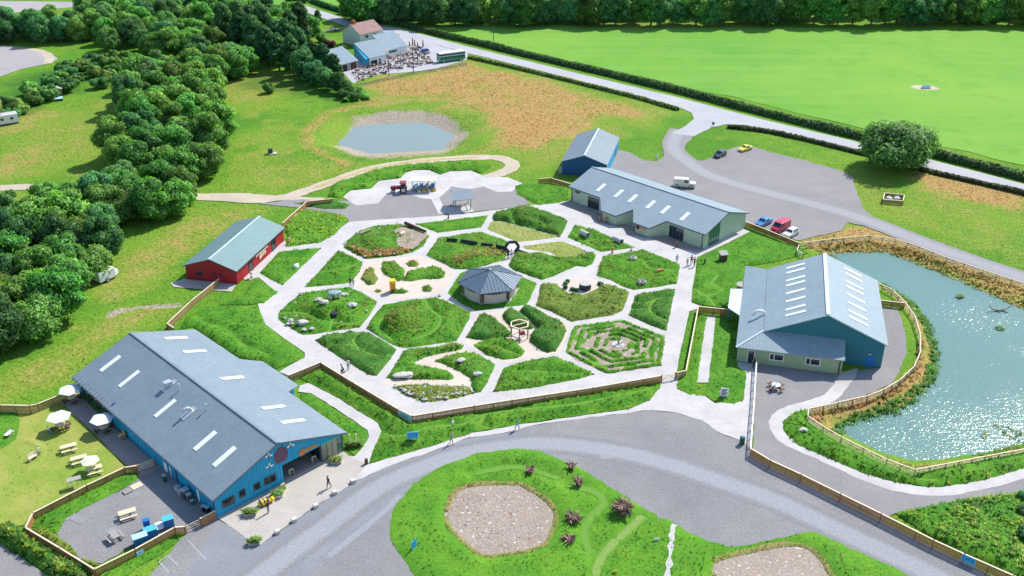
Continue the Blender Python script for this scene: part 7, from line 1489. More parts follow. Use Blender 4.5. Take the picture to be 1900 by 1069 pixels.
# planters, A-boards, stones along the forecourt
def planter(label, u, v, rz, w=1.4, d=.7, wood='grey_wood', seed=1, z=.04, fl=None):
    t = simple('planter', label, 'planter', G(u, v), R_(rz), [('side', wood, MB().box(-w/2, -d/2, 0, w/2, -d/2+.07, .42)), ('side', wood, MB().box(-w/2, d/2-.07, 0, w/2, d/2, .42)), ('end', wood, MB().box(-w/2, -d/2+.07, 0, -w/2+.07, d/2-.07, .42)), ('end', wood, MB().box(w/2-.07, -d/2+.07, 0, w/2, d/2-.07, .42)), ('soil', 'dark_wood', MB().box(-w/2+.07, -d/2+.07, .0, w/2-.07, d/2-.07, .34))], z=z)
    o = link('plants', leafy(min(w, d)*.5, .5, 50, G3+[(.3, .34, .1)], seed, .34, fl), M['blade'], t); o.scale = (w/d*.85 if w > d else 1, 1, 1); return t
planter('wooden trough of herbs near the front left corner of the cafe', 464, 955, 8, seed=1); planter('wooden planter beside the cafe entrance windows', 515, 920, 10, 1.3, .9, 'cap', 2); planter('wooden planter near the shop window of the cafe', 624, 858, 5, 1.3, .9, seed=3); planter('grey wooden planter at the road corner of the forecourt', 471.5, 1009, 15, 1.2, .7, seed=4)
planter('dark timber trough with two pale poles on the lawn strip', 656, 829, 8, 1.8, .6, 'dark_wood', 5)
for dx in (-6, 6): simple('pale_pole', 'slim pale pole, '+('left' if dx < 0 else 'right')+' one of the two at the timber trough', 'pole', G(656+dx, 826), 0, [('pole', 'cap', MB().bar((0, 0, 0), (0, 0, 1.6), .10)), ('top', 'cap', MB().bar((0, 0, 1.6), (0, 0, 1.66), .14))])
def aboard(label, u, v, rz, m='ink', fm='pale_wood'):
    t = thing('sandwich_board', label, 'sign', (*G(u, v), .04), R_(rz))
    for s in (1, -1):
        R = MB(); R.obox((0, s*.18, .45), .55, .03, .92, 0, s*.28); b = R.build('board', M[fm], t); MB().obox((0, s*.205, .46), .44, .02, .72, 0, s*.28).build('panel', M[m], b)
aboard('sandwich board inside the cafe porch near its left end', 541, 882, 45); aboard('sandwich board deep in the cafe porch near the door', 583, 858, 45); aboard('sandwich board leaning by the planter at the cafe corner', 525.5, 909, 60, 'lawn_olive')
seat = thing('bee_seat', 'yellow striped bee shaped seat on the forecourt', 'seat', (*G(491, 937), .04), R_(35)); MB().blob((0, 0, .38), .55, 3, 2, .08, .65, 1.5, .8).build('body', M['yellow'], seat, smooth=True)
for x in (-.45, 0, .45): MB().box(x-.07, -.38, .12, x+.07, .38, .72).build('stripe', M['ink'], seat)
MB().blob((.95, 0, .4), .3, 5, 2, .05).build('head', M['yellow'], seat, smooth=True)
for k, (u, v) in enumerate(((515, 990), (546, 968), (586, 942), (621, 917), (655, 896))):
    t = thing('marker_stone', ['first', 'second', 'third', 'fourth', 'fifth'][k]+' white marker block from the road corner along the forecourt edge', 'block', (*G(u, v), .03), .5, 'white blocks along the forecourt'); MB().prism([(-.28, -.24), (.28, -.24), (.28, .24), (-.28, .24)], 0, .42).build('block', M['stone'], t); MB().prism([(-.24, -.2), (.24, -.2), (.24, .2), (-.24, .2)], .42, .47).build('white_top', M['white'], t)
simple('wooden_bollard', 'dark stump bollard at the mouth of the curved path', 'bollard', G(680, 861), 0, [('post', 'dark_wood', MB().bar((0, 0, 0), (0, 0, .7), .4, n=7)), ('top', 'root', MB().bar((0, 0, .7), (0, 0, .74), .36, n=7))])
# signs
def panel_sign(label, u, v, rz, w, h, z0, m='sign_blue', text=None, tm='sign_dark', bars=0, posts=True, cat='sign', name='sign', border=None, at=None):
    loc = at or G(u, v); t = thing(name, label, cat, (loc[0], loc[1], .02), R_(rz))
    if border: MB().box(-w/2-.05, -.015, z0-.05, w/2+.05, .02, z0+h+.05).build('border', M[border], t)
    p = MB().box(-w/2, -.03, z0, w/2, .015, z0+h).build('panel', M[m], t)
    if posts:
        for x in (-w*.38, w*.38): MB().box(x-.04, .02, 0, x+.04, .1, z0+h*.8).build('post', M['post'], t)
    if text: text_part(text, p, 'lettering', M[tm], h*.62, (0, -.036, z0+h*.56), (math.pi/2, 0, 0), .006)
    if bars:
        mb = MB()
        for k in range(bars):
            zz = z0+h*(.85-.7*k/max(1, bars)); mb.box(-w*.36, -.04, zz-.05*h, w*(.36-.1*((k*7) % 3)), -.032, zz+.02*h)
        set_props(mb.build('print_line', M[tm], p), kind='stuff')
    return t
panel_sign('bright blue square sign with lettering on the grass berm', 766.5, 824, 6, 1.35, .95, .85, text='CAFE', border='sign_pale')
fa, fb = G(1733, 1002, 1.15), G(1790, 1028, 1.15); fang = math.degrees(math.atan2(fb[1]-fa[1], fb[0]-fa[0])); sp = G(1797, 1031, 1.15)
panel_sign('bright blue lettered sign fixed to the very long boarded fence', 0, 0, fang, 1.35, .9, .2, text='CAFE', posts=False, border='sign_pale', at=(sp[0]+.06, sp[1]-.10))
fa, fb = G(739, 759, 1.15), G(764.5, 771.5, 1.15); fang = math.degrees(math.atan2(fb[1]-fa[1], fb[0]-fa[0])); panel_sign('long pale blue banner on the corner of the garden fence', 0, 0, fang, 2.3, .8, .2, m='sign_pale', bars=3, tm='sign_dark', posts=False, border='white', at=((fa[0]+fb[0])/2-.05, (fa[1]+fb[1])/2-.12))
panel_sign('white notice board with lines of print on the hangar lawn', 1343, 738, -2, 1.1, 1.45, .1, m='white', bars=6, tm='ink')
panel_sign('narrow blue sign seen from the side on the roadside island', 769, 1021, 60, .9, 1.3, .1, m='sign_blue', bars=4, tm='sign_dark')
panel_sign('small blue sign on the white yard fence board', 0, 0, math.degrees(math.atan2(G(323, 978)[1]-G(250, 1019)[1], G(323, 978)[0]-G(250, 1019)[0])), .8, .55, .3, m='sign_pale', bars=2, posts=False, at=(G(258, 1016, 1.2)[0]+.05, G(258, 1016, 1.2)[1]-.12))
panel_sign('little white marker board on the roadside island', 1217, 1008, 5, .6, .35, .35, m='white', bars=1, tm='ink'); panel_sign('small yellow and white post box on the roadside island', 1140, 1068, 0, .45, .55, .1, m='yellow')
panel_sign('small white sign on the grass spit by the car park entrance', 1219, 295, 40, .5, 1.1, .1, m='white'); panel_sign('tiny dark sign on the verge where the drive leaves the main road', 1323, 235, 0, .6, .6, .5, m='ink')
simple('litter_bin', 'dark green litter bin at the corner of the plaza and road', 'bin', G(1376.5, 824), .2, [('body', 'green_dark', MB().bar((0, 0, 0), (0, 0, 1.0), .62, n=8)), ('lid', 'teal', MB().bar((0, 0, 1.0), (0, 0, 1.15), .68, n=8, w2=.4))])
simple('hut', 'small dark wooden hut with grey roof on the east lawn', 'hut', G(1341, 486), .2, [('wall', 'dark_wood', MB().box(-.55, -.5, 0, .55, .5, 1.5)), ('roof', 'grey_wood', MB().prism([(-.75, -.7), (.75, -.7), (.75, .7), (-.75, .7)], lambda x, y: 1.5+.2*(y+.7), lambda x, y: 1.6+.2*(y+.7)))])
# animal pen on the right lawn
pen = thing('wooden_pen', 'four sided wooden pen holding pale bales on the grass at the right', 'pen', (*G(1655, 372), 0), .18)
pc = [(-2.6, -.9), (-.4, 2.3), (2.9, .6), (.9, -2.4)]
for k in range(4):
    a, b = pc[k], pc[(k+1) % 4]; L = math.hypot(b[0]-a[0], b[1]-a[1]); an = math.atan2(b[1]-a[1], b[0]-a[0]); MB().obox(((a[0]+b[0])/2, (a[1]+b[1])/2, .4), L, .06, .75, an).build('side', M['oldwood'], pen); MB().obox(((a[0]+b[0])/2, (a[1]+b[1])/2, .80), L, .16, .05, an).build('top_rail', M['cap'], pen); MB().obox((a[0], a[1], .42), .14, .14, .9, an).build('corner_post', M['post'], pen)
for k, (x, y) in enumerate(((-.7, .1), (.9, -.2))):
    q = Matrix.Rotation(.18, 2) @ Vector((x, y)); t = thing('white_sack', ['left', 'right'][k]+' white sack inside the wooden pen', 'sack', (G(1655, 372)[0]+q.x, G(1655, 372)[1]+q.y, .02)); MB().blob((0, 0, .42), .62, 30+k, 2, .15, .7).build('sack', M['parasol'], t, smooth=True); MB().blob((0, 0, .88), .14, 40, 1, .1).build('tied_neck', M['parasol'], t)

# ------------------------------------------------------------------ GARDEN FEATURES
def rz_at(P, R): return float(R[1](np.array([P[0]]), np.array([P[1]]))[0])
def boulder(label, u, v, r, m='stone', fl=.6, seed=1, sx=1.2, name='boulder', z=None, cat='boulder'):
    p = G(u, v); t = thing(name, label, cat, (p[0], p[1], (.3 if z is None else z))); MB().blob((0, 0, r*.35), r, seed, 2, .3, fl, sx).build('stone', M[m], t); return t
# dolmen: a big capstone on uprights over a dark entrance
dp = G(622, 566); dz = rz_at(dp, b6)
dm = thing('dolmen', 'stone dolmen with slanting grey capstone on the grassy mound', 'monument', (dp[0], dp[1], dz-.1), .3)
for x, y in ((-.7, -.4), (.7, -.4), (0, .6)): MB().blob((x, y, .45), .35, int(x*9+y*7)+5, 1, .2, 1.8).build('upright', M['stone'], dm)
MB().blob((0, 0, 1.1), .85, 17, 2, .22, .28, 1.25, 1.0).build('capstone', M['roof_teal'], dm)
cv = thing('tunnel_entrance', 'dark round tunnel mouth in the foot of the dolmen mound', 'tunnel', (*G(620, 588), .1), .1); MB().lathe((0, 0, -.3), [(.62, 0), (.62, .8), (.55, .95)], 10).build('ring', M['charcoal'], cv); MB().lathe((0, 0, .655), [(.45, 0), (.44, .02)], 10).build('painted_opening', M['black'], cv)  # flat black disc painted in for the unlit inside of the tunnel
for k, (u, v, r, lb) in enumerate(((562, 605, .75, 'big pale boulder at the lower left of the dolmen bed'), (655, 577, .65, 'pale angular boulder right of the tunnel mouth'), (560, 548, .45, 'pale flat boulder at the upper edge of the dolmen bed'), (592, 567, .5, 'pale boulder left of the dolmen on its mound'), (603, 577, .6, 'leaning pale slab above the tunnel mouth'),
                      (640, 556, .5, 'pale boulder just behind the dolmen'), (540, 599, .4, 'small long stone at the left corner of the dolmen bed'), (565, 616, .35, 'row end stone below the big pale boulder'), (580, 615, .35, 'small stone right of the row end stone'), (816, 550, .25, 'small stone on the lawn edge west of the pavilion'))):
    boulder(lb, u, v, r, seed=50+k, z=rz_at(G(u, v), b6) if k < 9 else .1)
boulder('white round topped bin like block on the grass bed by the red barn', 550, 498, .55, 'white', .8, 61, 1.0, 'white_block', cat='block'); boulder('white flat stone on the pond bank grass', 1490, 805, .45, 'stone', .5, 62, z=.45)
boulder('grey slab stack at the west corner of the serpentine bed', 745, 701, .7, 'stone', .5, 63, 1.8, z=.2); boulder('second slab right of the stack on the serpentine path', 755, 700, .6, 'stone', .5, 64, 1.6, z=.2); boulder('pale ring stone in the right herb bed', 886, 702, .5, 'white_concrete', .4, 65, 1.2, z=.6); boulder('white plant cushion in the right herb bed', 855, 677, .6, 'stone', .4, 66, z=.6)
for k, (u, v, lb) in enumerate(((806, 608, 'olive brown dome planted on top of the ringed mound'),)):
    p = G(752, 603); t = thing('brown_mound_grass', 'brown dry grass crown on the ringed mound', 'grass', (p[0], p[1], 0)); bpy.data.objects.remove(t)
plant((Gs(Z6([(700, 700), (760, 665), (850, 670), (905, 720), (900, 780), (820, 800), (740, 810), (695, 770)])), b7[1], (), 1), 'brown_grass', 'olive', 12, .3, 'olive brown grass covering the ringed mound', 'grass', blades=5)
plant((Gs(Z6([(1060, 400), (1130, 360), (1250, 330), (1350, 340), (1350, 380), (1200, 400), (1100, 430)])), b3[1], (), 1), 'rust_coloured_herbs', 'straw', 8, .4, 'rust coloured herbs in the bed by the curved wall', 'plants', blades=4)
plant((Gs(Z6([(480, 320), (530, 355), (600, 385), (760, 368), (840, 350), (800, 335), (600, 355), (520, 330)])), b1[1], (), 1), 'brown_edging', 'straw', 14, .5, 'brown reedy edging at the front of the driftwood bed', 'plants', blades=5)
sheet('bare_stony_ground', G6([(745, 240), (790, 222), (900, 250), (930, 268), (880, 320), (850, 345), (800, 335), (740, 320), (770, 280)]), .40, M['pit'], edge=(.8, .1), hard=False)
def log(label, a, b, r=.2, z=.4, m='root_pale'):
    pa, pb = G(*a), G(*b); t = thing('log', label, 'log', (pa[0], pa[1], z)); d = (pb[0]-pa[0], pb[1]-pa[1]); MB().bar((0, 0, r), (d[0], d[1], r), r*2, n=8, w2=r*1.6).build('trunk', M[m], t); MB().bar((-d[0]*.01, -d[1]*.01, r), (0, 0, r), r*1.6, n=8).build('cut_end', M['cap'], t)
log('long pale log lying in the driftwood bed', (669, 439), (689, 431)); log('short pale log with a dark cap in the driftwood bed', (743, 441), (750, 437), .3, .4, 'cap'); log('dark log on the bank edge of the driftwood bed', (752, 420), (790, 436), .3, .4, 'dark_wood')
log('pale log seat beside the standing stones in the play bed', (1218, 509), (1231, 507), .22, .45, 'orange_brown')
for k, (u, v, lb) in enumerate(((1084, 440, 'left concrete pipe lying in the grass bed'), (1146, 452, 'right concrete pipe lying in the grass bed'))):
    t = thing('concrete_pipe', lb, 'pipe', (*G(u, v), .75), R_(-52)); mb = MB(); n = 14; ro, ri, L = .62, .5, 1.3
    V = [(x, r*math.cos(2*math.pi*i/n), r*math.sin(2*math.pi*i/n)) for (x, r) in ((-L, ro), (L, ro), (L, ri), (-L, ri)) for i in range(n)]; mb.add(V, [(a*n+i, a*n+(i+1) % n, ((a+1) % 4)*n+(i+1) % n, ((a+1) % 4)*n+i) for a in range(4) for i in range(n)]); t.scale = (.8, .8, .8); mb.build('shell', M['white_concrete'], t); V = [(L*.6, .49*math.cos(2*math.pi*i/n), .49*math.sin(2*math.pi*i/n)) for i in range(n)]+[(L*.58, .49*math.cos(2*math.pi*i/n), .49*math.sin(2*math.pi*i/n)) for i in range(n)]; MB().add(V, [tuple(range(n)), tuple(range(2*n-1, n-1, -1))]+[(i, i+n, (i+1) % n+n, (i+1) % n) for i in range(n)]).build('painted_dark_hollow', M['black'], t)  # black disc in the shell stands for the shaded hollow of the pipe
for k, (u, v, lb) in enumerate(((1174, 485, 'cluster of standing stones at the top of the play bed'), (1190, 529, 'cluster of pale rocks at the foot of the play bed'))):
    p = G(u, v); t = thing('stone_cluster', lb, 'stones', (p[0], p[1], .4))
    for j in range(5): MB().blob((.5*math.cos(j*1.3), .45*math.sin(j*1.3), .25), .32, 70+k*9+j, 1, .3, 1.3).build('stone', M['stone'], t)
# yellow booth
bt = thing('yellow_booth', 'bright yellow telephone booth sized box in the sandy bed', 'booth', (*G(729, 541), .04), .25)
MB().box(-.45, -.45, 0, -.33, .45, 2.0).box(.33, -.45, 0, .45, .45, 2.0).box(-.33, .33, 0, .33, .45, 2.0).box(-.45, -.45, 1.7, .45, .45, 2.02).build('shell', M['yellow'], bt); MB().box(-.32, -.36, .05, .32, -.33, 1.68).build('door', M['orange'], bt); MB().prism([(-.52, -.52), (.52, -.52), (.52, .52), (-.52, .52)], 2.02, lambda x, y: 2.16-.12*(x*x+y*y)).build('roof', M['yellow'], bt)
# stone drum on the sandy stage
dr = thing('stone_drum', 'round drum of dark stone with a pale top on the sandy stage', 'plinth', (*G(1085.5, 536), .04)); MB().lathe((0, 0, 0), [(.98, 0), (1.02, .4), (.95, .95)], 14).build('drum', M['charcoal'], dr); MB().lathe((0, 0, .95), [(1.02, 0), (1.0, .1)], 16).build('top', M['path'], dr)
for k, (u, v) in enumerate(((1049, 528), (1053, 524), (1049, 536), (1062, 539), (1069, 541), (1112, 528), (1117, 531))): p = G(u, v); q = tree('bush', p[0], p[1], .22, 'small dark bush ringing the sandy stage', 'bush', 'bush', 'little bushes round the sandy stage')
# hexagonal timber frame with a hanging seat
pg = thing('hexagonal_timber_frame', 'hexagonal pale timber frame with red hanging seat', 'pergola', (*G(964, 624), .04), R_(28))
pr = 1.45
for k in range(6):
    a = Vector((pr*math.cos(R_(60*k)), pr*math.sin(R_(60*k)), 0)); b = Vector((pr*math.cos(R_(60*k+60)), pr*math.sin(R_(60*k+60)), 0)); MB().bar(a, a+Vector((0, 0, 2.0)), .13).build('post', M['post'], pg); MB().bar(a+Vector((0, 0, 2.05)), b+Vector((0, 0, 2.05)), .17, .15).build('top_beam', M['cap'], pg)
MB().bar((pr, 0, 2.05), (-pr, 0, 2.05), .12).build('cross_beam', M['cap'], pg); MB().bar((0, -.8, 2.0), (0, -.8, 1.1), .04).bar((0, -.8, 2.0), (.3, -.8, 1.1), .04).build('rope', M['post'], pg); MB().box(-.35, -1.1, .7, .35, -.5, 1.15).build('hanging_seat', M['maroon'], pg)
# steel arch and curved dark wall
ar = thing('hexagonal_arch', 'black hexagonal gateway arch on the path north of the pavilion', 'arch', (*G(950, 468), .03), .15)
hp = [(.55, 0), (1.25, .95), (.65, 1.95), (-.65, 1.95), (-1.25, .95), (-.55, 0)]
for k in range(5): a, b = hp[k], hp[k+1]; MB().bar((a[0], 0, a[1]), (b[0], 0, b[1]), .2, .5).build('side_panel', M['charcoal'], ar)
def low_wall(label, px, h, m='charcoal', th=.16, name='curved_wall'):
    p = spline(Gs(px)); t = thing(name, label, 'wall', (p[0][0], p[0][1], 0)); P = [(a-p[0][0], b-p[0][1]) for a, b in p]; m_ = max(1, len(P)//4)
    for k in range(0, len(P)-1, m_):
        seg = P[k:k+m_+1]
        seg = seg[:-1] if len(seg) > 2 else seg
        if len(seg) > 1: MB().prism(ribbon(seg, th), 0, h+rnd.uniform(-.05, .05)).build('wall_section', M[m], t)
low_wall('dark boarded curved wall running west from the hexagonal arch', [(829, 451), (855, 453), (893, 459), (920, 463), (942, 468)], 1.0); low_wall('dark low wall curving east from the hexagonal arch', [(960, 467), (985, 475), (1010, 478), (1035, 487), (1060, 499)], .55)
# maze centre
mz = thing('maze_sculpture', 'small wooden sculpture on the stone court in the maze centre', 'sculpture', (mc[0], mc[1], .1)); MB().bar((0, 0, 0), (0, .1, 1.2), .22, n=6).bar((0, 0, .2), (.7, -.2, .45), .16, n=6).build('timber', M['root_pale'], mz); MB().lathe((0, 0, 0), [(1.0, 0), (1.0, .06)], 12).build('court', M['path'], mz)
for k, (u, v) in enumerate(((1109, 620), (1189, 633))): simple('maze_post', ['dark small post in the upper left of the maze', 'dark small post in the upper right of the maze'][k], 'post', G(u, v), 0, [('post', 'ink', MB().bar((0, 0, 0), (0, 0, .8), .16)), ('cap', 'ink', MB().bar((0, 0, .8), (0, 0, .85), .22))])
# small wooden stands and totems on the paths
for k, (u, v, m, lb) in enumerate(((832, 406, 'brown', 'rust brown barrel stand on the path above the long bed'), (1113, 411, 'orange_brown', 'orange wooden totem at the visitor building corner'), (1125, 413, 'orange_brown', 'second orange wooden totem in front of the notched bay'), (1255, 459, 'brown', 'brown easel sign in front of the glazed doors'), (1171, 466, 'cap', 'pale timber post sculpture at the top of the play bed'), (1136, 470, 'orange_brown', 'orange toadstool post at the corner of the play bed'), (537, 452, 'cap', 'pale carved post behind the red barn'), (467, 516, 'pale_wood', 'pale carved post at the front corner of the red barn'))):
    simple('carved_post', lb, 'post', G(u, v), .3*k, [('shaft', m, MB().bar((0, 0, 0), (0, 0, .75), .26, n=6, w2=.2)), ('head', m, MB().blob((0, 0, .9), .26, k, 2, .12)), ('foot', 'dark_wood', MB().bar((0, 0, 0), (0, 0, .08), .4, n=6))], z=.05)
# stumps with their roots up on the roadside island
def stump(label, u, v, r, n, seed, h=.7, big=False):
    g = random.Random(seed); p = G(u, v); t = thing('upturned_stump', label, 'stump', (p[0], p[1], .25), g.uniform(0, 6)); MB().bar((0, 0, -.2), (0, 0, h*.8), r*.75, n=8, w2=r*.95).build('trunk', M['root'], t)
    for q in range(2):
        mb = MB()
        for k in range(n):
            a = g.uniform(0, 6.28); el = g.uniform(-.2, 1.2); l = r*g.uniform(.45, .95); b0 = Vector((math.cos(a)*r*.25, math.sin(a)*r*.25, h*.6)); b1 = b0+Vector((math.cos(a)*math.cos(el), math.sin(a)*math.cos(el), math.sin(el)))*l*.55; b2 = b1+Vector((math.cos(a+.5*g.uniform(-1, 1)), math.sin(a+.5*g.uniform(-1, 1)), g.uniform(-.3, .7)))*l*.5
            mb.bar(b0, b1, .26 if big else .22, n=5, w2=.16 if big else .14).bar(b1, b2, .16 if big else .14, n=5, w2=.05)
        set_props(mb.build('root', M['root' if q else 'root_pale'], t), kind='stuff')
    return t
stump('upturned tree stump left of the pit edge, farthest left of the stumps', 983, 880, .85, 12, 1); stump('upturned stump nearest the road edge at the top of the island', 1060, 873, .8, 8, 2); stump('upturned stump just below the topmost one', 1074, 902, .85, 12, 3); stump('spiky pale upturned stump beside the round pit', 1064, 970, 1.1, 20, 4); stump('upturned stump lowest of the group near the round pit', 1056, 1008, .9, 12, 5)
stump('largest dark root pile standing alone on the right of the stumps', 1155, 955, 1.35, 40, 6, 1.3, True)
strew('wood_chips', Gs([(840, 920), (1000, 920), (1020, 1000), (880, 1020)]), 60, .05, .12, .04, M['dark_wood'], 'dark flecks of wood on the round pit')
# pond things
for k, (u, v, lb) in enumerate(((1781, 551, 'upper of the two floating planted rafts on the pond'), (1855.5, 610, 'lower of the two floating planted rafts on the pond'))):
    p = G(u, v, -D2); t = thing('planted_raft', lb, 'raft', (p[0], p[1], -D2), .4); MB().prism([(.9*math.cos(a), .6*math.sin(a)) for a in np.linspace(0, 5.8, 9)], -.05, .14).build('raft', M['green_dark'], t); o = link('plants', leafy(.5, .35, 40, G2+G3, k, .12), M['blade'], t)
p = G(1853, 577, -D2); dw = thing('driftwood_sculpture', 'curved driftwood sculpture rising from the pond', 'sculpture', (p[0], p[1], -D2), 0)
cr = [(-1.7, 0, 1.0), (-1.4, 0, .55), (-.8, 0, .25), (0, 0, .12), (.8, 0, .22), (1.3, 0, .5), (1.9, 0, 1.0)]; mb = MB()
for a, b in zip(cr[:-1], cr[1:]): mb.bar(a, b, .22 if abs(a[0]) < 1 else .13, n=6, w2=.1 if abs(b[0]) > 1.2 else .22)
mb.build('branch', M['root_pale'], dw); MB().bar((.5, 0, .1), (1.2, -.8, .05), .16, n=6, w2=.05).bar((-.5, 0, .1), (-.1, -.7, .02), .16, n=6, w2=.05).build('side_branch', M['root'], dw)
q = G(1862, 800, -D2); plant((Gs([(1840, 790), (1860, 786), (1890, 800), (1910, 808), (1900, 822), (1870, 812)], -D2), lambda x, y: x*0-D2, (), 1), 'water_plants', 'olive', 6, .4, 'patch of water plants standing in the pond near the right edge', 'plants'); plant((Gs([(1818, 806), (1832, 802), (1836, 812), (1824, 814)], -D2), lambda x, y: x*0-D2, (), 1), 'water_plants', 'olive', 8, .35, 'small clump of water plants beside the larger patch', 'plants')
# power poles
for u, v, h, lb in ((916, 88, 6.5, 'wooden power pole at the edge of the bright pasture'), (767, 133, 7, 'wooden power pole at the lower edge of the salvage yard'), (722, 142, 6, 'wooden power pole left of the other in the salvage yard')):
    simple('power_pole', lb, 'pole', G(u, v), .5, [('pole', 'bark', MB().bar((0, 0, 0), (0, 0, h), .22, n=6, w2=.15)), ('crossarm', 'bark', MB().box(-.6, -.05, h-.4, .6, .05, h-.28))], z=0)

# ------------------------------------------------------------------ SALVAGE YARD
yard = Gs(Z(640, 80, 7.917, [(110, 440), (230, 380), (420, 340), (640, 190), (900, 120), (1000, 60), (1180, 110), (1230, 160), (1240, 250), (1290, 300), (1000, 360), (600, 450), (200, 560)])); g_ = random.Random(3); pts = []
KP = {}
def kp(nm, parts):
    t = thing(nm, 'x', 'x', (0, 0, 0))
    for n_, m, mb in parts: mb.build(n_, M[m], t)
    KP[nm] = t
kp('iron_chair', [('seat', 'brown', MB().box(-.3, -.3, .4, .3, .3, .46)), ('back', 'brown', MB().box(-.3, .26, .46, .3, .32, 1.0)), ('leg', 'brown', MB().box(-.28, -.28, 0, -.22, -.22, .4)), ('leg', 'brown', MB().box(.22, .22, 0, .28, .28, .4))])
kp('stone_urn', [('bowl', 'tile', MB().lathe((0, 0, .35), [(.15, 0), (.4, .25), (.45, .45)], 10)), ('foot', 'stone', MB().lathe((0, 0, 0), [(.3, 0), (.3, .12), (.12, .2), (.14, .35)], 10))])
kp('slab_stack', [('slab', 'grey_wood', MB().obox((0, 0, .08+.17*k), 1.1, .8, .13, .1*k)) for k in range(3)])
kp('timber_stack', [('beam', 'root', MB().obox((0, -.3+.2*k, .12+(.18 if k % 2 else 0)), 1.5, .16, .15)) for k in range(4)])
kp('salvage_screen', [('frame', 'dark_wood', MB().box(-.5, -.04, 0, -.42, .04, 1.4).box(.42, -.04, 0, .5, .04, 1.4).box(-.5, -.04, 1.32, .5, .04, 1.4)), ('panel', 'grey_wood', MB().box(-.42, -.02, .3, .42, .02, 1.2))])
DESC = {'iron_chair': ('brown iron chair among the rows of the salvage yard', 'chair', 'chairs in the salvage yard'), 'stone_urn': ('pale stone urn among the rows of the salvage yard', 'urn', 'urns in the salvage yard'), 'slab_stack': ('stack of pale paving slabs in the salvage yard', 'slabs', 'slab stacks in the salvage yard'),
        'timber_stack': ('stack of old reddish timber in the salvage yard', 'timber', 'timber stacks in the salvage yard'), 'salvage_screen': ('dark upright wooden frame in the salvage yard', 'frame', 'upright frames in the salvage yard')}
keys = list(KP); used_k = set()
for _ in range(3000):
    x = g_.uniform(min(p[0] for p in yard), max(p[0] for p in yard)); y = g_.uniform(min(p[1] for p in yard), max(p[1] for p in yard))
    if not inside(yard, np.array([x]), np.array([y]))[0] or any((x-a)**2+(y-b)**2 < 1.25**2 for a, b in pts): continue
    pts.append((x, y)); k = g_.choice(keys); lb, ct, gp = DESC[k]
    if k in used_k: clone(KP[k], (x, y, .03), g_.uniform(0, 6.28), lb, ct, gp)
    else: used_k.add(k); t = KP[k]; note_kids(t); t.location = (x, y, .03); t['label'] = lb; t['category'] = ct; t['group'] = gp
    if len(pts) > 150: break
for k, (u, v) in enumerate(((766, 84), (770, 88), (785, 88), (760, 88), (775, 90))):
    simple('garden_statue', 'tall rust brown statue on the roadside corner of the salvage yard', 'statue', G(u, v), .5*k, [('figure', 'brown', MB().bar((0, 0, .4), (0, 0, 1.9+.5*(k < 3)), .5, n=7, w2=.22)), ('plinth', 'stone', MB().box(-.35, -.35, 0, .35, .35, .4))], 'tall statues in the salvage yard')
fence('dark low netting fence along the lower edge of the salvage yard', [(660, 157), (720, 145), (768, 134), (830, 124), (866, 117)], .7, 'rail', 'yard_fence', 5, cap='bark')

# ------------------------------------------------------------------ PEOPLE
SKIN = plain('skin', (.55, .34, .25), .6)
def person(label, loc, rz, top, legs, hair=(.06, .03, .02), pose='stand', s=1.0, hat=None):
    t = thing('person', label, 'person', (loc[0], loc[1], .04), rz); t.scale = (s, s, s); sw = {'stand': .05, 'walk': .26, 'crouch': .1}[pose]; lean = {'stand': 0, 'walk': .06, 'crouch': .3}[pose]; dz = -.35 if pose == 'crouch' else 0
    J = [(0, 0, .95+dz, .14), (0, lean*.4, 1.15+dz, .125), (0, lean*.8, 1.38+dz, .15), (0, lean, 1.5+dz, .055), (0, lean+.02, 1.57+dz, .075), (0, lean+.02, 1.68+dz, .095)]
    E_ = [(0, 1), (1, 2), (2, 3), (3, 4), (4, 5)]
    def chain(root, pts):
        p = root
        for q in pts: J.append(q); E_.append((p, len(J)-1)); p = len(J)-1
    for sg in (-1, 1):
        f = sg*sw; kn = .45 if pose == 'crouch' else f*.6
        chain(0, [(sg*.10, .0, .88+dz, .10), (sg*.11, kn, .50+dz*.4, .07), (sg*.11, f-(.05 if pose != 'crouch' else 0), .09, .045), (sg*.11, f+.14, .04, .04)])
        chain(2, [(sg*.20, lean*.8, 1.40+dz, .065), (sg*.26, lean-.02-f*.5, 1.13+dz, .045), (sg*.25, lean+.10-f*.8, .90+dz, .035), (sg*.25, lean+.14-f*.9, .82+dz, .03)])
    me = bpy.data.meshes.new('body'); me.from_pydata([j[:3] for j in J], E_, []); o = bpy.data.objects.new('b', me); COL.objects.link(o); m = o.modifiers.new('s', 'SKIN'); sk = me.skin_vertices[0].data
    for i, j in enumerate(J): sk[i].radius = (j[3], j[3]*(.72 if i in (0, 1, 2) else 1)); sk[i].use_root = (i == 0)
    su = o.modifiers.new('u', 'SUBSURF'); su.levels = 1; su.render_levels = 1; dg = bpy.context.evaluated_depsgraph_get(); me2 = bpy.data.meshes.new_from_object(o.evaluated_get(dg)); bpy.data.objects.remove(o)
    me2.name = 'body'; me2.materials.clear()
    for mm in (top, legs, SKIN, M['black']): me2.materials.append(mm)
    for p in me2.polygons:
        c = p.center; zz = c.z-dz; p.use_smooth = True; arm = abs(c.x) > .215
        p.material_index = 2 if (zz > 1.49 or (arm and zz < 1.22 and zz > .7)) else (0 if zz > .96 or arm else (3 if c.z < .1 else 1))
    link('body', me2, None, t); hm = plain('hair_%d' % len(bpy.data.materials), hair, .8); MB().blob((0, lean-.005, 1.72+dz), .115, 3, 2, .05, 1.05).build('hair', hat or hm, t, smooth=True); return t
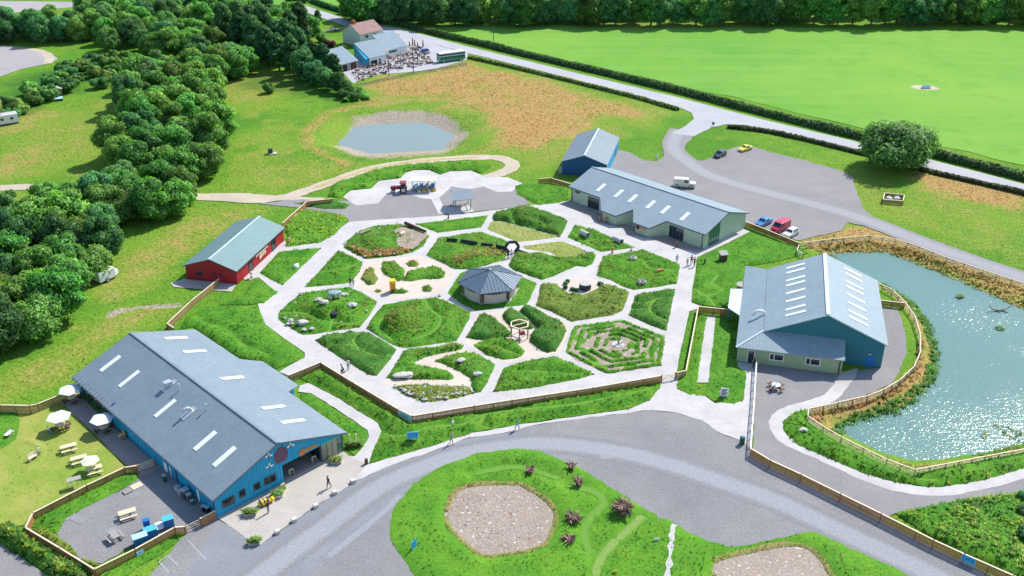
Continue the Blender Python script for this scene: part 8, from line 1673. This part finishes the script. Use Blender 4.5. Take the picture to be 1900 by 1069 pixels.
cl = {k: plain('cloth_'+k, c, .9) for k, c in dict(navy=(.03, .04, .10), black=(.02, .02, .025), grey=(.25, .25, .27), white=(.75, .75, .75), teal=(.03, .42, .36), blue=(.08, .16, .38), tan=(.45, .35, .25), pink=(.55, .25, .28), olive=(.15, .17, .08)).items()}
person('person in a dark top and jeans walking across the cafe forecourt', G(610.6, 906), 2.6, cl['black'], cl['navy'], pose='walk'); person('person in black standing by the bee shaped seat', G(498.5, 952), 1.0, cl['black'], cl['grey'])
person('person in a light hat walking along the kerb below the berm', G(838, 824), -1.8, cl['grey'], cl['grey'], pose='walk', hat=cl['tan']); person('person in white walking on the mown trail of the berm', G(840.5, 797), 1.2, cl['white'], cl['tan'], pose='walk', s=.9, hair=(.4, .3, .15)); person('person in a teal top walking on the pale kerb path', G(960, 797), -1.2, cl['teal'], cl['grey'], pose='walk', hair=(.3, .2, .1))
person('person in white standing by the pushchair on the south west path', G(646.5, 686), .3, cl['white'], cl['navy']); person('crouching person in dark clothes on the south west path', G(638.5, 692), 1.8, cl['navy'], cl['black'], pose='crouch')
person('person in dark clothes at the corner of the sandy bed', G(650.5, 532), .4, cl['navy'], cl['grey']); person('person in grey beside the dark one at the sandy bed', G(656, 532), .4, cl['grey'], cl['grey'], s=.85, pose='walk')
person('person in a black jacket in the group on the east path', G(1282.5, 491), 0, cl['black'], cl['grey']); person('nearest dark figure of the group on the east path', G(1288, 495), 0, cl['navy'], cl['black'], pose='walk'); person('child in grey left of the group on the east path', G(1275, 494), 0, cl['grey'], cl['grey'], s=.85); person('slim figure in grey at the corner of the play bed', G(1255.5, 488), 0, cl['grey'], cl['pink'], s=.9); person('dark figure standing by the stones on the east lawn', G(1307, 493), 0, cl['black'], cl['navy'], s=.8)
person('person in dark clothes walking south of the hexagonal arch', G(942.5, 480), 0, cl['black'], cl['navy'], pose='walk'); person('person in pale clothes under the hexagonal arch', G(949, 478), 0, cl['white'], cl['grey'], s=.9); person('child in white standing beside the parasol shade on the lawn', G(92, 806), 0, cl['white'], cl['blue'], s=.7, hair=(.4, .3, .1))
person('person in a pale shirt leaning over the brown lawn bench', G(70, 845), -1.0, cl['white'], cl['grey'], pose='crouch', hair=(.5, .5, .5)); person('person in black at the doorway of the hangar lean-to', G(1398, 683), 0, cl['black'], cl['black']); person('person seated in a pink top under the lawn parasol', G(126, 800), 0, cl['pink'], cl['navy'], pose='crouch', s=.9)
